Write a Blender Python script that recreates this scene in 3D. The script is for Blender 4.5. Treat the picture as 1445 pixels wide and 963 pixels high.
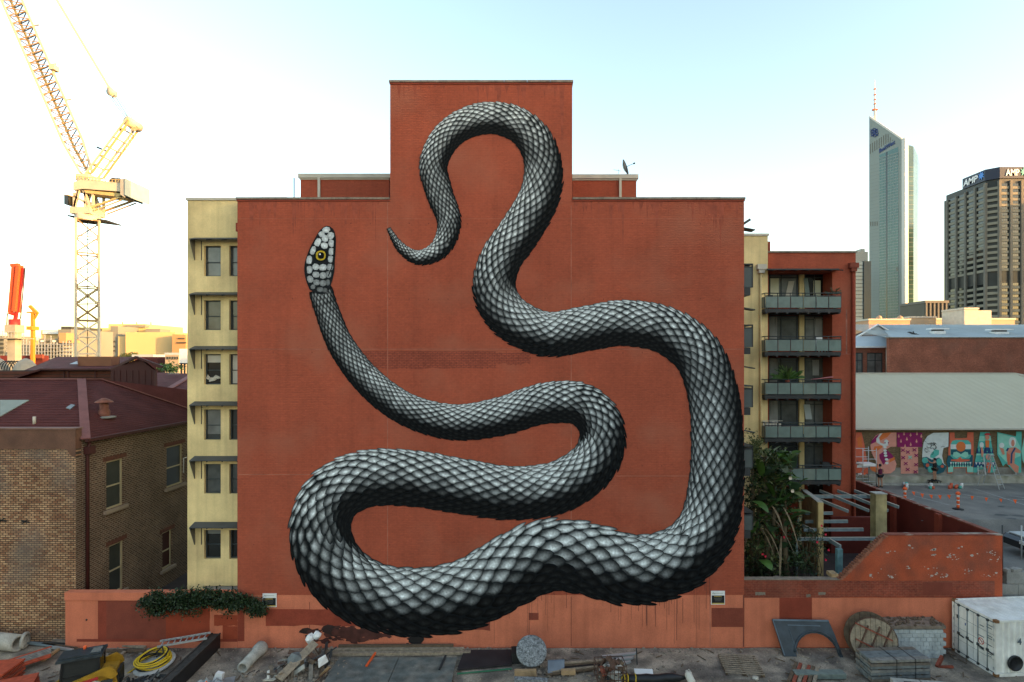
import bpy, bmesh, math, random
from mathutils import Vector, Matrix, noise
R = math.radians
rnd = random.Random(7)
SC = bpy.context.scene
for o_ in list(bpy.data.objects): bpy.data.objects.remove(o_)

# ------------------------------------------------------------ camera
W, H, F = 1445.0, 963.0, 800.0          # photo pixels, focal length in pixels
CX, CY, CZ = 745.0, 507.0, 14.6         # principal point, camera height
cam_d = bpy.data.cameras.new('camera'); cam = bpy.data.objects.new('camera', cam_d)
SC.collection.objects.link(cam); SC.camera = cam
cam.location = (0, 0, CZ); cam.rotation_euler = (R(90), 0, 0)
cam_d.sensor_width = 36; cam_d.sensor_fit = 'HORIZONTAL'
cam_d.lens = F / W * 36
cam_d.shift_x = -(CX - W/2)/W; cam_d.shift_y = (CY - H/2)/W
cam_d.clip_start = 0.1; cam_d.clip_end = 20000

# ------------------------------------------------------------ sky, sun, exposure
SUN_EL = R(6.8)
TS = Vector((0.905, -0.425, 0)).normalized()      # horizontal direction towards the sun
wd = bpy.data.worlds.new('World'); SC.world = wd; wd.use_nodes = True
nt = wd.node_tree; bg = nt.nodes['Background']
sky = nt.nodes.new('ShaderNodeTexSky'); sky.sky_type = 'NISHITA'; sky.sun_disc = False
sky.sun_elevation = SUN_EL; sky.sun_rotation = math.atan2(TS.x, TS.y)
sky.altitude = 0; sky.air_density = 1.0; sky.dust_density = 1.3; sky.ozone_density = 0.6
nt.links.new(sky.outputs[0], bg.inputs[0]); bg.inputs[1].default_value = 0.15
sun_d = bpy.data.lights.new('sun', 'SUN'); sun = bpy.data.objects.new('sun', sun_d)
SC.collection.objects.link(sun)
sun_d.energy = 2.5; sun_d.angle = R(0.5); sun_d.color = (1.0, 0.50, 0.17)
to_sun = Vector((TS.x*math.cos(SUN_EL), TS.y*math.cos(SUN_EL), math.sin(SUN_EL)))
sun.rotation_euler = to_sun.to_track_quat('Z', 'Y').to_euler()
SC.view_settings.view_transform = 'Standard'; SC.view_settings.look = 'None'
SC.view_settings.exposure = 2.35; SC.view_settings.gamma = 1.0
SC.render.film_transparent = False
SC.cycles.max_bounces = 6

# ------------------------------------------------------------ helpers
def pw(px, py, Y): return Vector(((px-CX)/F*Y, Y, CZ-(py-CY)/F*Y))
def X_(px, Y): return (px-CX)/F*Y
def Z_(py, Y): return CZ-(py-CY)/F*Y
def G(px, py, z=0.0):
    Y = (CZ-z)*F/(py-CY)
    return Vector(((px-CX)/F*Y, Y, z))

def root_loc(p):
    while p.parent: p = p.parent
    return Vector(p.location)

class MB:
    """collects shapes in world coordinates; build() links them as one mesh object"""
    def __init__(s): s.v=[]; s.f=[]; s.mi=[]; s.sm=[]; s.cur=0; s.smooth=False
    def add(s, vs, fs):
        n=len(s.v); s.v += [tuple(v) for v in vs]
        for f in fs:
            s.f.append(tuple(i+n for i in f)); s.mi.append(s.cur); s.sm.append(s.smooth)
        return s
    def box(s, x0,x1,y0,y1,z0,z1):
        if x0>x1: x0,x1=x1,x0
        if y0>y1: y0,y1=y1,y0
        if z0>z1: z0,z1=z1,z0
        return s.add([(x0,y0,z0),(x1,y0,z0),(x1,y1,z0),(x0,y1,z0),(x0,y0,z1),(x1,y0,z1),(x1,y1,z1),(x0,y1,z1)],
              [(0,3,2,1),(4,5,6,7),(0,1,5,4),(1,2,6,5),(2,3,7,6),(3,0,4,7)])
    def obox(s, c, u, v, w):
        """oriented box: centre c, half vectors u, v, w"""
        c,u,v,w = map(Vector,(c,u,v,w))
        P=[c-u-v-w,c+u-v-w,c+u+v-w,c-u+v-w,c-u-v+w,c+u-v+w,c+u+v+w,c-u+v+w]
        fs=[(0,3,2,1),(4,5,6,7),(0,1,5,4),(1,2,6,5),(2,3,7,6),(3,0,4,7)]
        if u.cross(v).dot(w)<0: fs=[f[::-1] for f in fs]
        return s.add(P,fs)
    def bar(s, p, q, a, b=None, up=(0,0,1)):
        p,q=Vector(p),Vector(q); b=b or a; d=q-p; L=d.length
        if L<1e-6: return s
        d/=L; up=Vector(up)
        if abs(d.dot(up))>0.97: up=Vector((0,1,0))
        u=d.cross(up).normalized(); w=u.cross(d)
        return s.obox((p+q)/2, d*L/2, u*a/2, w*b/2)
    def tube(s, pts, r, n=6, cap=True):
        pts=[Vector(p) for p in pts]; rs = r if isinstance(r,(list,tuple)) else [r]*len(pts)
        rings=[]; prev=None
        for i,p in enumerate(pts):
            d=(pts[min(i+1,len(pts)-1)]-pts[max(i-1,0)])
            d = d.normalized() if d.length>1e-9 else Vector((0,0,1))
            if prev is None:
                a=Vector((0,0,1)) if abs(d.z)<0.9 else Vector((1,0,0))
                u=d.cross(a).normalized()
            else:
                u=(prev-d*prev.dot(d)); u = u.normalized() if u.length>1e-6 else d.orthogonal().normalized()
            prev=u; v=d.cross(u)
            rings.append([p+(u*math.cos(2*math.pi*k/n)+v*math.sin(2*math.pi*k/n))*rs[i] for k in range(n)])
        vs=[q for r_ in rings for q in r_]; fs=[]
        for i in range(len(pts)-1):
            for k in range(n):
                a=i*n+k; b=i*n+(k+1)%n; fs.append((a,b,b+n,a+n))
        if cap:
            fs.append(tuple(range(n-1,-1,-1))); fs.append(tuple((len(pts)-1)*n+k for k in range(n)))
        sm=s.smooth; s.smooth = n>5; s.add(vs,fs); s.smooth=sm
        if cap and n>5: s.sm[-1]=False; s.sm[-2]=False
        return s
    def prism(s, poly, ext):
        """poly: list of 3-D points (planar), ext: extrusion vector"""
        poly=[Vector(p) for p in poly]; ext=Vector(ext); n=len(poly)
        nrm=Vector((0,0,0))
        for i in range(n): nrm+=poly[i].cross(poly[(i+1)%n])
        if nrm.dot(ext)>0: poly=poly[::-1]
        vs=poly+[p+ext for p in poly]
        fs=[tuple(range(n)),tuple(range(2*n-1,n-1,-1))]
        for i in range(n): j=(i+1)%n; fs.append((j,i,i+n,j+n))
        return s.add(vs,fs)
    def lathe(s, prof, c, axis=(0,0,1), n=20):
        c=Vector(c); a=Vector(axis).normalized(); u=a.orthogonal().normalized(); v=a.cross(u)
        vs=[];fs=[]
        for r,h in prof:
            for k in range(n):
                t=2*math.pi*k/n; vs.append(c+a*h+(u*math.cos(t)+v*math.sin(t))*r)
        for i in range(len(prof)-1):
            for k in range(n):
                p=i*n+k;q=i*n+(k+1)%n; fs.append((p,q,q+n,p+n))
        sm=s.smooth; s.smooth=True; s.add(vs,fs); s.smooth=sm
        return s
    def sheet(s, pts): return s.add(pts,[tuple(range(len(pts)))])
    def build(s, name, mat, parent=None, label=None, kind=None, rnd_=None):
        me=bpy.data.meshes.new(name)
        off = root_loc(parent) if parent else Vector((0,0,0))
        me.from_pydata([(v[0]-off.x,v[1]-off.y,v[2]-off.z) for v in s.v],[],s.f)
        mats = mat if isinstance(mat,(list,tuple)) else [mat]
        for m in mats: me.materials.append(m)
        me.polygons.foreach_set('material_index', s.mi)
        me.polygons.foreach_set('use_smooth', s.sm)
        me.update()
        o=bpy.data.objects.new(name,me); SC.collection.objects.link(o)
        if parent: o.parent=parent
        if label: o['label']=label
        if kind: o['kind']=kind
        return o

def thing(name, label, cat, loc, group=None):
    o=bpy.data.objects.new(name,None); SC.collection.objects.link(o); o.location=loc
    o.empty_display_size=0.2
    o['label']=label; o['category']=cat
    if group: o['group']=group
    return o
def tag(o,label,cat,group=None):
    o['label']=label; o['category']=cat
    if group: o['group']=group
    return o
def inst(me, name, parent, wloc, rot=None, scale=None, label=None):
    """another part sharing mesh data (mesh centred on its own origin), placed at a world location"""
    o=bpy.data.objects.new(name,me); SC.collection.objects.link(o); o.parent=parent
    o.location=Vector(wloc)-(root_loc(parent) if parent else Vector((0,0,0)))
    if rot is not None: o.rotation_euler=rot
    if scale is not None: o.scale=scale
    if label: o['label']=label
    return o
def sub(me,name,parentpart,label=None):
    o=bpy.data.objects.new(name,me); SC.collection.objects.link(o); o.parent=parentpart
    if label:o['label']=label
    return o
def mesh_of(mb,name,mat):
    o=mb.build(name,mat); me=o.data; bpy.data.objects.remove(o); return me
def dup(o, parent=None, loc=None, rz=None, label=None):
    c=o.copy(); SC.collection.objects.link(c)
    if parent: c.parent=parent
    if loc is not None: c.location=loc
    if rz is not None: c.rotation_euler=(0,0,rz)
    if label: c['label']=label
    for ch in list(o.children): dup(ch,c)
    return c
def srgb(r,g,b):
    f=lambda c:(c/255/12.92) if c/255<=0.04045 else ((c/255+0.055)/1.055)**2.4
    return (f(r),f(g),f(b))

# ------------------------------------------------------------ materials
def mat(name, col, rough=0.8, var=0.15, scale=1.5, bump=0.0, bscale=20, metal=0.0, spec=0.3,
        col2=None, mix_scale=0.4, mix_lo=0.45, mix_hi=0.65, streak=0.0, detail=5, fine=0.0, emis=None):
    """colour with broad and fine noise; optional second colour in patches; optional vertical streaks"""
    m=bpy.data.materials.new(name); m.use_nodes=True; N=m.node_tree.nodes; L=m.node_tree.links
    b=N['Principled BSDF']; b.inputs['Roughness'].default_value=rough; b.inputs['Metallic'].default_value=metal
    b.inputs['Specular IOR Level'].default_value=spec
    geo=N.new('ShaderNodeNewGeometry')
    def noise_(sc,det=detail,vec=None):
        n=N.new('ShaderNodeTexNoise'); n.inputs['Scale'].default_value=sc; n.inputs['Detail'].default_value=det
        L.new(vec or geo.outputs['Position'],n.inputs['Vector']); return n.outputs['Fac']
    def mixc(fac,a,bb,mode='MIX'):
        x=N.new('ShaderNodeMix'); x.data_type='RGBA'; x.blend_type=mode
        if isinstance(fac,(int,float)): x.inputs[0].default_value=fac
        else: L.new(fac,x.inputs[0])
        for i,c in ((6,a),(7,bb)):
            if isinstance(c,(tuple,list)): x.inputs[i].default_value=(*c[:3],1)
            else: L.new(c,x.inputs[i])
        return x.outputs[2]
    def ramp(v,lo,hi,a=0.0,bb=1.0):
        r=N.new('ShaderNodeMapRange'); r.inputs[1].default_value=lo; r.inputs[2].default_value=hi
        r.inputs[3].default_value=a; r.inputs[4].default_value=bb; L.new(v,r.inputs[0]); return r.outputs[0]
    c=(*col,1)[:3]
    out=None
    if col2 is not None:
        out=mixc(ramp(noise_(mix_scale),mix_lo,mix_hi),c,col2)
    base = out if out is not None else c
    if var>0:
        g=ramp(noise_(scale),0.3,0.7,1-var,1+var*0.6)
        v=N.new('ShaderNodeCombineColor'); [L.new(g,v.inputs[i]) for i in range(3)]
        base=mixc(1.0,base,v.outputs[0],'MULTIPLY')
    if streak>0:
        mp=N.new('ShaderNodeMapping'); mp.inputs['Scale'].default_value=(3.0,3.0,0.12)
        L.new(geo.outputs['Position'],mp.inputs[0])
        g=ramp(noise_(1.0,6,mp.outputs[0]),0.45,0.75,1.0,1-streak)
        v=N.new('ShaderNodeCombineColor'); [L.new(g,v.inputs[i]) for i in range(3)]
        base=mixc(1.0,base,v.outputs[0],'MULTIPLY')
    if fine>0:
        g=ramp(noise_(18,3),0.3,0.7,1-fine,1+fine)
        v=N.new('ShaderNodeCombineColor'); [L.new(g,v.inputs[i]) for i in range(3)]
        base=mixc(1.0,base,v.outputs[0],'MULTIPLY')
    if isinstance(base,tuple): b.inputs['Base Color'].default_value=(*base,1)
    else: L.new(base,b.inputs['Base Color'])
    if bump>0:
        bp=N.new('ShaderNodeBump'); bp.inputs['Strength'].default_value=bump; bp.inputs['Distance'].default_value=0.02
        L.new(noise_(bscale),bp.inputs['Height']); L.new(bp.outputs[0],b.inputs['Normal'])
    if emis: b.inputs['Emission Color'].default_value=(*emis[0],1); b.inputs['Emission Strength'].default_value=emis[1]
    return m

def brick_mat(name, c1, c2, mortar, axis='x', bw=0.24, rh=0.086, msz=0.012, var=0.25, dirt=None, rough=0.85, streak=0.0, bump=0.5,
              dirt_z=None):
    """brickwork laid on a wall; axis = the horizontal direction the wall runs in"""
    m=bpy.data.materials.new(name); m.use_nodes=True; N=m.node_tree.nodes; L=m.node_tree.links
    b=N['Principled BSDF']; b.inputs['Roughness'].default_value=rough; b.inputs['Specular IOR Level'].default_value=0.25
    geo=N.new('ShaderNodeNewGeometry'); sx=N.new('ShaderNodeSeparateXYZ'); L.new(geo.outputs['Position'],sx.inputs[0])
    cb=N.new('ShaderNodeCombineXYZ')
    if axis=='xy':
        ad=N.new('ShaderNodeMath'); ad.operation='ADD'; L.new(sx.outputs[0],ad.inputs[0]); L.new(sx.outputs[1],ad.inputs[1]); L.new(ad.outputs[0],cb.inputs[0])
    else: L.new(sx.outputs['xyz'.index(axis)],cb.inputs[0])
    L.new(sx.outputs[2],cb.inputs[1])
    t=N.new('ShaderNodeTexBrick'); L.new(cb.outputs[0],t.inputs['Vector'])
    t.inputs['Color1'].default_value=(*c1,1); t.inputs['Color2'].default_value=(*c2,1); t.inputs['Mortar'].default_value=(*mortar,1)
    t.inputs['Scale'].default_value=1; t.inputs['Mortar Size'].default_value=msz; t.inputs['Mortar Smooth'].default_value=0.2
    t.inputs['Brick Width'].default_value=bw; t.inputs['Row Height'].default_value=rh; t.inputs['Bias'].default_value=0.0
    base=t.outputs['Color']
    def mul(base,sc,lo,hi,a,bb,vec=None,det=6):
        n=N.new('ShaderNodeTexNoise'); n.inputs['Scale'].default_value=sc; n.inputs['Detail'].default_value=det
        L.new(vec or geo.outputs['Position'],n.inputs['Vector'])
        r=N.new('ShaderNodeMapRange'); L.new(n.outputs['Fac'],r.inputs[0])
        r.inputs[1].default_value=lo;r.inputs[2].default_value=hi;r.inputs[3].default_value=a;r.inputs[4].default_value=bb
        v=N.new('ShaderNodeCombineColor'); [L.new(r.outputs[0],v.inputs[i]) for i in range(3)]
        x=N.new('ShaderNodeMix'); x.data_type='RGBA'; x.blend_type='MULTIPLY'; x.inputs[0].default_value=1
        L.new(base,x.inputs[6]); L.new(v.outputs[0],x.inputs[7]); return x.outputs[2]
    base=mul(base,0.5,0.3,0.7,1-var,1+var*0.5); base=mul(base,7,0.3,0.7,1-var*.6,1+var*.6)
    if streak>0:
        mp=N.new('ShaderNodeMapping'); mp.inputs['Scale'].default_value=(2.2,2.2,0.1); L.new(geo.outputs['Position'],mp.inputs[0])
        base=mul(base,1.0,0.48,0.75,1.0,1-streak,mp.outputs[0])
    if dirt is not None:
        n=N.new('ShaderNodeTexNoise'); n.inputs['Scale'].default_value=0.35; n.inputs['Detail'].default_value=7
        L.new(geo.outputs['Position'],n.inputs['Vector'])
        r=N.new('ShaderNodeMapRange'); L.new(n.outputs['Fac'],r.inputs[0]); r.inputs[1].default_value=0.5; r.inputs[2].default_value=0.72
        r.inputs[4].default_value=0.75
        x=N.new('ShaderNodeMix'); x.data_type='RGBA'; L.new(r.outputs[0],x.inputs[0]); L.new(base,x.inputs[6]); x.inputs[7].default_value=(*dirt,1); base=x.outputs[2]
    L.new(base,b.inputs['Base Color'])
    if bump>0:
        bp=N.new('ShaderNodeBump'); bp.inputs['Strength'].default_value=bump; bp.inputs['Distance'].default_value=0.01
        bp.invert=True
        L.new(t.outputs['Fac'],bp.inputs['Height']); L.new(bp.outputs[0],b.inputs['Normal'])
    return m

M={}
RED=(0.30,0.062,0.030)
M['red']   = brick_mat('red painted brickwork', (0.395,0.086,0.043),(0.350,0.078,0.040),(0.325,0.074,0.040),'x',msz=0.012,var=0.15,streak=0.12,bump=1.0,dirt=(0.35,0.11,0.065))
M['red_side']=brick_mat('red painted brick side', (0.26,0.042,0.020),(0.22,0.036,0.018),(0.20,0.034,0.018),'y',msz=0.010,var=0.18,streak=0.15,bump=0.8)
M['salmon']= mat('salmon patch paint', (0.56,0.165,0.088),var=0.16,scale=0.9,fine=0.10,streak=0.16,bump=.3,bscale=30)
M['brick_red_patch']=mat('brick red patch paint',(0.24,0.043,0.022),var=0.2,scale=1.2,fine=0.12,bump=.2)
M['brown_patch']=mat('brown red patch paint',(0.20,0.045,0.026),var=0.15,scale=1.5,fine=0.12,bump=.2)
M['worn_red']= brick_mat('worn red brick band', (0.28,0.055,0.028),(0.23,0.048,0.028),(0.28,0.09,0.055),'x',var=0.35,dirt=(0.22,0.09,0.06),bump=.8)
M['flaking_red']=mat('flaking red paint',(0.38,0.075,0.030),var=0.2,scale=1.1,fine=0.15,col2=(0.25,0.065,0.035),mix_scale=0.8,bump=.5)
M['coping']= mat('weathered cement coping',(0.22,0.17,0.13),var=0.35,scale=3,fine=0.15)
M['red_coping']= mat('red coping with bare patches',(0.19,0.05,0.03),var=0.3,scale=2,col2=(0.3,0.24,0.19),mix_scale=1.3,mix_lo=.55,mix_hi=.62)
M['yellow']= mat('ochre yellow render',(0.72,0.56,0.27),var=0.20,scale=0.7,streak=0.22,fine=0.06,bump=.3,bscale=25,col2=(0.62,0.47,0.23),mix_scale=.5)
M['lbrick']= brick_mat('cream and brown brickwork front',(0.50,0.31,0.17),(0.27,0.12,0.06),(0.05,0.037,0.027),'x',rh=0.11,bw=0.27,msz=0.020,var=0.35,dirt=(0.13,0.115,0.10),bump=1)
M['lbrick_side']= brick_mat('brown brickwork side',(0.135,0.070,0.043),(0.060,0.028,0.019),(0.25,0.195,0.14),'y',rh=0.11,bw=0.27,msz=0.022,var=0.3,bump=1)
M['lcement']= mat('red brown cement parapet',(0.135,0.066,0.042),var=0.3,scale=1.2,fine=0.12,bump=.5)
M['maroon']= mat('maroon tile roof',(0.095,0.030,0.028),spec=.12,rough=.85,var=0.22,scale=0.9,fine=0.14,bump=.6,bscale=30)
M['maroon_ridge']= mat('maroon ridge cap',(0.20,0.080,0.072),var=0.2,fine=0.1)
M['maroon_dark']= mat('dark maroon sheet wall',(0.055,0.014,0.012),var=0.15,rough=.6)
M['timber_red']= mat('red brown weatherboard',(0.10,0.032,0.020),var=0.2)
M['brown_box']= mat('brown render box',(0.20,0.085,0.045),var=0.15)
M['dkmetal']= mat('dark grey metal',(0.035,0.038,0.040),rough=.5,var=.2)
M['awning']= mat('charcoal awning sheet',(0.055,0.060,0.062),rough=.5,var=.2)
M['bracket']= mat('perforated grey bracket',(0.12,0.115,0.09),rough=.6,var=.1)
M['frame']= mat('dark blue grey frame',(0.035,0.045,0.050),rough=.45,var=.1)
M['cream']= mat('cream painted timber',(0.42,0.35,0.22),var=.15)
M['sill']= mat('stone sill',(0.30,0.23,0.17),var=.2)
M['fascia']= mat('cream metal fascia',(0.50,0.46,0.38),rough=.5,var=.12)
M['white']= mat('white painted metal',(0.72,0.72,0.70),rough=.5,var=.1,scale=2)
M['concrete']= mat('grey concrete',(0.26,0.25,0.23),var=.25,fine=.12,bump=.4)
M['pale_concrete']= mat('pale weathered concrete',(0.36,0.35,0.31),var=.3,scale=2,fine=.15,bump=.5,bscale=12)
M['dark_ground']= mat('dark paving and shade tone',(0.055,0.040,0.038),var=.25,fine=.15)
M['asphalt']= mat('grey asphalt car park',(0.145,0.142,0.130),var=.25,scale=.6,fine=.15,col2=(0.18,0.17,0.15),mix_scale=.3,bump=.3)
M['line']= mat('faded white line',(0.30,0.30,0.29),var=.3,scale=4)
M['earth']= mat('dusty yard concrete and dirt',(0.31,0.26,0.20),var=.4,scale=1.6,fine=.3,col2=(0.14,0.12,0.10),mix_scale=.7,mix_lo=.42,mix_hi=.6,bump=.7,bscale=9)
M['far_ground']= mat('city ground',(0.12,0.11,0.10),var=.3,scale=.02)
M['timber']= mat('weathered grey timber',(0.27,0.215,0.155),var=.35,scale=6,fine=.15,bump=.4)
M['timber_warm']= mat('bare pine timber',(0.36,0.24,0.13),var=.3,scale=5)
M['timber_dark']= mat('dark old timber',(0.115,0.080,0.052),var=.35,scale=5,bump=.4)
M['black']= mat('black painted steel',(0.014,0.015,0.017),rough=.45,var=.3)
M['black_rubber']= mat('black rubber',(0.018,0.018,0.018),rough=.7,var=.2)
M['cat_yellow']= mat('worn machine yellow',(0.33,0.18,0.015),rough=.5,var=.3,scale=4)
M['bright_yellow']= mat('yellow hose',(0.62,0.42,0.02),rough=.5,var=.15)
M['orange']= mat('safety orange plastic',(0.80,0.12,0.03),rough=.5,var=.12)
M['orange_dull']= mat('dusty orange plastic',(0.42,0.075,0.035),rough=.6,var=.3,scale=5)
M['red_rust']= mat('rusty red steel',(0.24,0.06,0.035),var=.4,scale=7,bump=.4)
M['rust']= mat('brown rusty steel',(0.10,0.055,0.038),var=.4,scale=9,bump=.5)
M['galv']= mat('galvanised aluminium',(0.42,0.44,0.44),rough=.4,var=.15,metal=.4)
M['bluegrey_steel']= mat('blue grey painted steel beam',(0.17,0.22,0.24),rough=.55,var=.25,scale=4)
M['green_steel']= mat('pale blue green steel',(0.14,0.26,0.28),rough=.5,var=.3,scale=3)
M['beige_post']= mat('mossy beige render',(0.30,0.25,0.13),var=.35,scale=2,streak=.3,col2=(0.42,0.34,0.17),mix_scale=.9)
M['leaf1']= mat('glossy green leaf',(0.055,0.115,0.022),rough=.45,var=.35,scale=2)
M['leaf2']= mat('dark green leaf',(0.020,0.040,0.012),rough=.5,var=.4,scale=2)
M['leaf3']= mat('olive leaf',(0.085,0.100,0.030),rough=.55,var=.35,scale=3)
M['deadleaf']= mat('dry brown frond',(0.17,0.125,0.075),rough=.8,var=.35,scale=5)
M['ivy']= mat('dark ivy leaf',(0.018,0.036,0.014),rough=.45,var=.45,scale=3)
M['flower']= mat('crimson flower',(0.55,0.015,0.05),rough=.6,var=.1)
M['pale_flower']= mat('pale cream flower',(0.55,0.46,0.36),rough=.7,var=.1)
M['stem']= mat('brown stem',(0.10,0.075,0.045),var=.3)
def glass(name,col,rough=.08,spec=.6,var=.2,scale=1.2):
    return mat(name,col,rough=rough,spec=spec,var=var,scale=scale)
M['glass']= glass('dark window glass',(0.045,0.050,0.048))
M['glass_blind']= mat('pale blind behind glass',(0.16,0.165,0.155),rough=.12,spec=.6,var=.3,scale=1.5)
M['glass_mid']= mat('grey curtain behind glass',(0.085,0.090,0.085),rough=.12,spec=.6,var=.35,scale=2)
M['glass_dark']= glass('black window glass',(0.012,0.014,0.014))
M['glass_bal']= mat('frosted green balustrade glass',(0.15,0.20,0.18),rough=.3,spec=.5,var=.18,scale=2.5)

def wall_open(mb, o, u, w, h, nrm, th, openings):
    """wall with rectangular openings: o = lower corner of the outer face, u = unit horizontal, nrm = outward; openings (u0,u1,v0,v1)"""
    o=Vector(o);u=Vector(u);n=Vector(nrm);z=Vector((0,0,1))
    us=sorted({0,w,*[a for p in openings for a in p[:2]]}); vs=sorted({0,h,*[a for p in openings for a in p[2:]]})
    def P(a,b,d): return o+u*a+z*b-n*d
    flip = u.cross(z).dot(n)<0
    def q(*p):
        p=list(p)
        if flip: p=p[::-1]
        mb.add(p,[(0,1,2,3)])
    for i in range(len(us)-1):
        for j in range(len(vs)-1):
            a0,a1,b0,b1=us[i],us[i+1],vs[j],vs[j+1]; ca,cb_=(a0+a1)/2,(b0+b1)/2
            if any(p[0]<ca<p[1] and p[2]<cb_<p[3] for p in openings): continue
            q(P(a0,b0,0),P(a1,b0,0),P(a1,b1,0),P(a0,b1,0)); q(P(a0,b1,th),P(a1,b1,th),P(a1,b0,th),P(a0,b0,th))
    for a0,a1,b0,b1 in openings:
        q(P(a0,b0,0),P(a0,b1,0),P(a0,b1,th),P(a0,b0,th)); q(P(a1,b1,0),P(a1,b0,0),P(a1,b0,th),P(a1,b1,th))
        q(P(a0,b1,0),P(a1,b1,0),P(a1,b1,th),P(a0,b1,th)); q(P(a1,b0,0),P(a0,b0,0),P(a0,b0,th),P(a1,b0,th))
    q(P(0,0,0),P(0,h,0),P(0,h,th),P(0,0,th)); q(P(w,h,0),P(w,0,0),P(w,0,th),P(w,h,th))
    q(P(0,h,0),P(w,h,0),P(w,h,th),P(0,h,th)); q(P(w,0,0),P(0,0,0),P(0,0,th),P(w,0,th))
    return mb

def window(parent, o, u, w, h, nrm, depth, fm, gm, bars_v=(), bars_h=(.5,), fw=.06, sill=None, label=None):
    """window part (frame) with a pane sub-part, set back by depth in an opening whose lower corner is o"""
    o=Vector(o);u=Vector(u);n=Vector(nrm);z=Vector((0,0,1)); b=o-n*depth
    fr=MB()
    def bx(a0,a1,b0,b1,pr):
        fr.obox(b+u*(a0+a1)/2+z*(b0+b1)/2+n*(pr/2), u*(a1-a0)/2, z*(b1-b0)/2, n*(pr/2+.02))
    bx(0,fw,0,h,.04);bx(w-fw,w,0,h,.04);bx(fw,w-fw,0,fw,.037);bx(fw,w-fw,h-fw,h,.037)
    for t in bars_h: bx(fw,w-fw,h*t-fw*.4,h*t+fw*.4,.028)
    for t in bars_v: bx(w*t-fw*.4,w*t+fw*.4,fw,h-fw,.024)
    f=fr.build('window',fm,parent,label)
    pn=MB(); pn.obox(b+u*w/2+z*h/2-n*.02,u*(w/2-.01),z*(h/2-.01),n*.012)
    p=pn.build('pane',gm,f)
    return f

def text_poly(body, width, origin, u, v, material, parent, name, ext=0.02, label=None, bold=0.0, height=None, shear=0.0):
    """flat lettering as thin raised geometry; origin = lower-left corner, u/v unit directions"""
    c=bpy.data.curves.new(name,'FONT'); c.body=body; c.size=1; c.offset=bold; c.extrude=0.5; c.resolution_u=3; c.shear=shear
    t=bpy.data.objects.new(name,c); SC.collection.objects.link(t)
    dg=bpy.context.evaluated_depsgraph_get(); me=bpy.data.meshes.new_from_object(t.evaluated_get(dg))
    bpy.data.objects.remove(t); bpy.data.curves.remove(c)
    xs=[q.co.x for q in me.vertices]; ys=[q.co.y for q in me.vertices]
    s=width/(max(xs)-min(xs)); sy = s if height is None else height/(max(ys)-min(ys)); x0,y0=min(xs),min(ys)
    o=Vector(origin);u=Vector(u);v=Vector(v);n=u.cross(v)
    off=root_loc(parent) if parent else Vector((0,0,0))
    for q in me.vertices:
        q.co = o+u*(q.co.x-x0)*s+v*(q.co.y-y0)*sy+n*(q.co.z+.5)*ext-off
    me.name=name; me.materials.clear(); me.materials.append(material)
    ob=bpy.data.objects.new(name,me); SC.collection.objects.link(ob)
    if parent: ob.parent=parent
    if label: ob['label']=label
    return ob
UX=Vector((1,0,0)); UY=Vector((0,1,0)); UZ=Vector((0,0,1))
FRONT=Vector((0,-1,0))
# ============================================================ SETTING
YW = 28.6                                   # front face of the big wall
LOTZ = 4.9                                  # level of the car park beyond the garden wall
CRTZ = 2.2                                  # level of the courtyard
def structure(o): o['kind']='structure'; return o
g=MB(); g.add([(-6000,-3000,-.02),(6000,-3000,-.02),(6000,9000,-.02),(-6000,9000,-.02)],[(0,1,2,3)])
structure(g.build('ground',M['far_ground']))
# yard: a finely divided uneven sheet
g=MB(); nx,ny=150,60; x0,x1,y0,y1=-34,36,8,28.9
vs=[];fs=[]
for j in range(ny+1):
    for i in range(nx+1):
        x=x0+(x1-x0)*i/nx; y=y0+(y1-y0)*j/ny
        vs.append((x,y,0.015+0.05*max(0,noise.noise(Vector((x*.8,y*.8,3))))+0.03*noise.noise(Vector((x*3,y*3,9)))*.4))
for j in range(ny):
    for i in range(nx): a=j*(nx+1)+i; fs.append((a,a+1,a+nx+2,a+nx+1))
g.smooth=True; g.add(vs,fs); structure(g.build('yard',M['earth']))
# courtyard and car park levels
g=MB(); g.box(10.95,41.4,28.8,60,-.01,CRTZ); 
cy=MB(); cy.add([(10.95,28.8,-.01),(24.0,28.8,-.01),(24.0,28.8,CRTZ),(10.95,28.8,CRTZ)],[(0,1,2,3)])
cy.add([(10.95,28.8,CRTZ),(24.0,28.8,CRTZ),(21.5,36.8,CRTZ),(21.2,42.0,CRTZ),(10.95,42.0,CRTZ)],[(0,1,2,3,4)])
structure(cy.build('courtyard',M['dark_ground']))
CARZ=3.75
lt=MB(); lt.add([(24.06,34.3,LOTZ),(130,34.3,LOTZ),(130,46,LOTZ),(22.0,46,LOTZ),(22.0,41.6,LOTZ),(24.06,41.6,LOTZ)],[(0,1,2,3,4,5)])
lt.add([(24.06,32.8,CARZ),(130,32.8,CARZ),(130,34.3,LOTZ),(24.06,34.3,LOTZ)],[(0,1,2,3)]); lt.add([(24.06,29.3,CARZ),(130,29.3,CARZ),(130,32.8,CARZ),(24.06,32.8,CARZ)],[(0,1,2,3)])
lt.add([(24.0,29.3,0),(130,29.3,0),(130,29.3,CARZ),(24.06,29.3,CARZ)],[(0,1,2,3)])
lt.add([(24.06,29.3,0),(24.06,29.3,CARZ),(24.06,32.8,CARZ),(24.06,34.3,LOTZ),(24.06,41.6,LOTZ),(24.06,41.6,0)],[(0,1,2,3,4,5)])
structure(lt.build('car_park',M['asphalt']))
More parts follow.
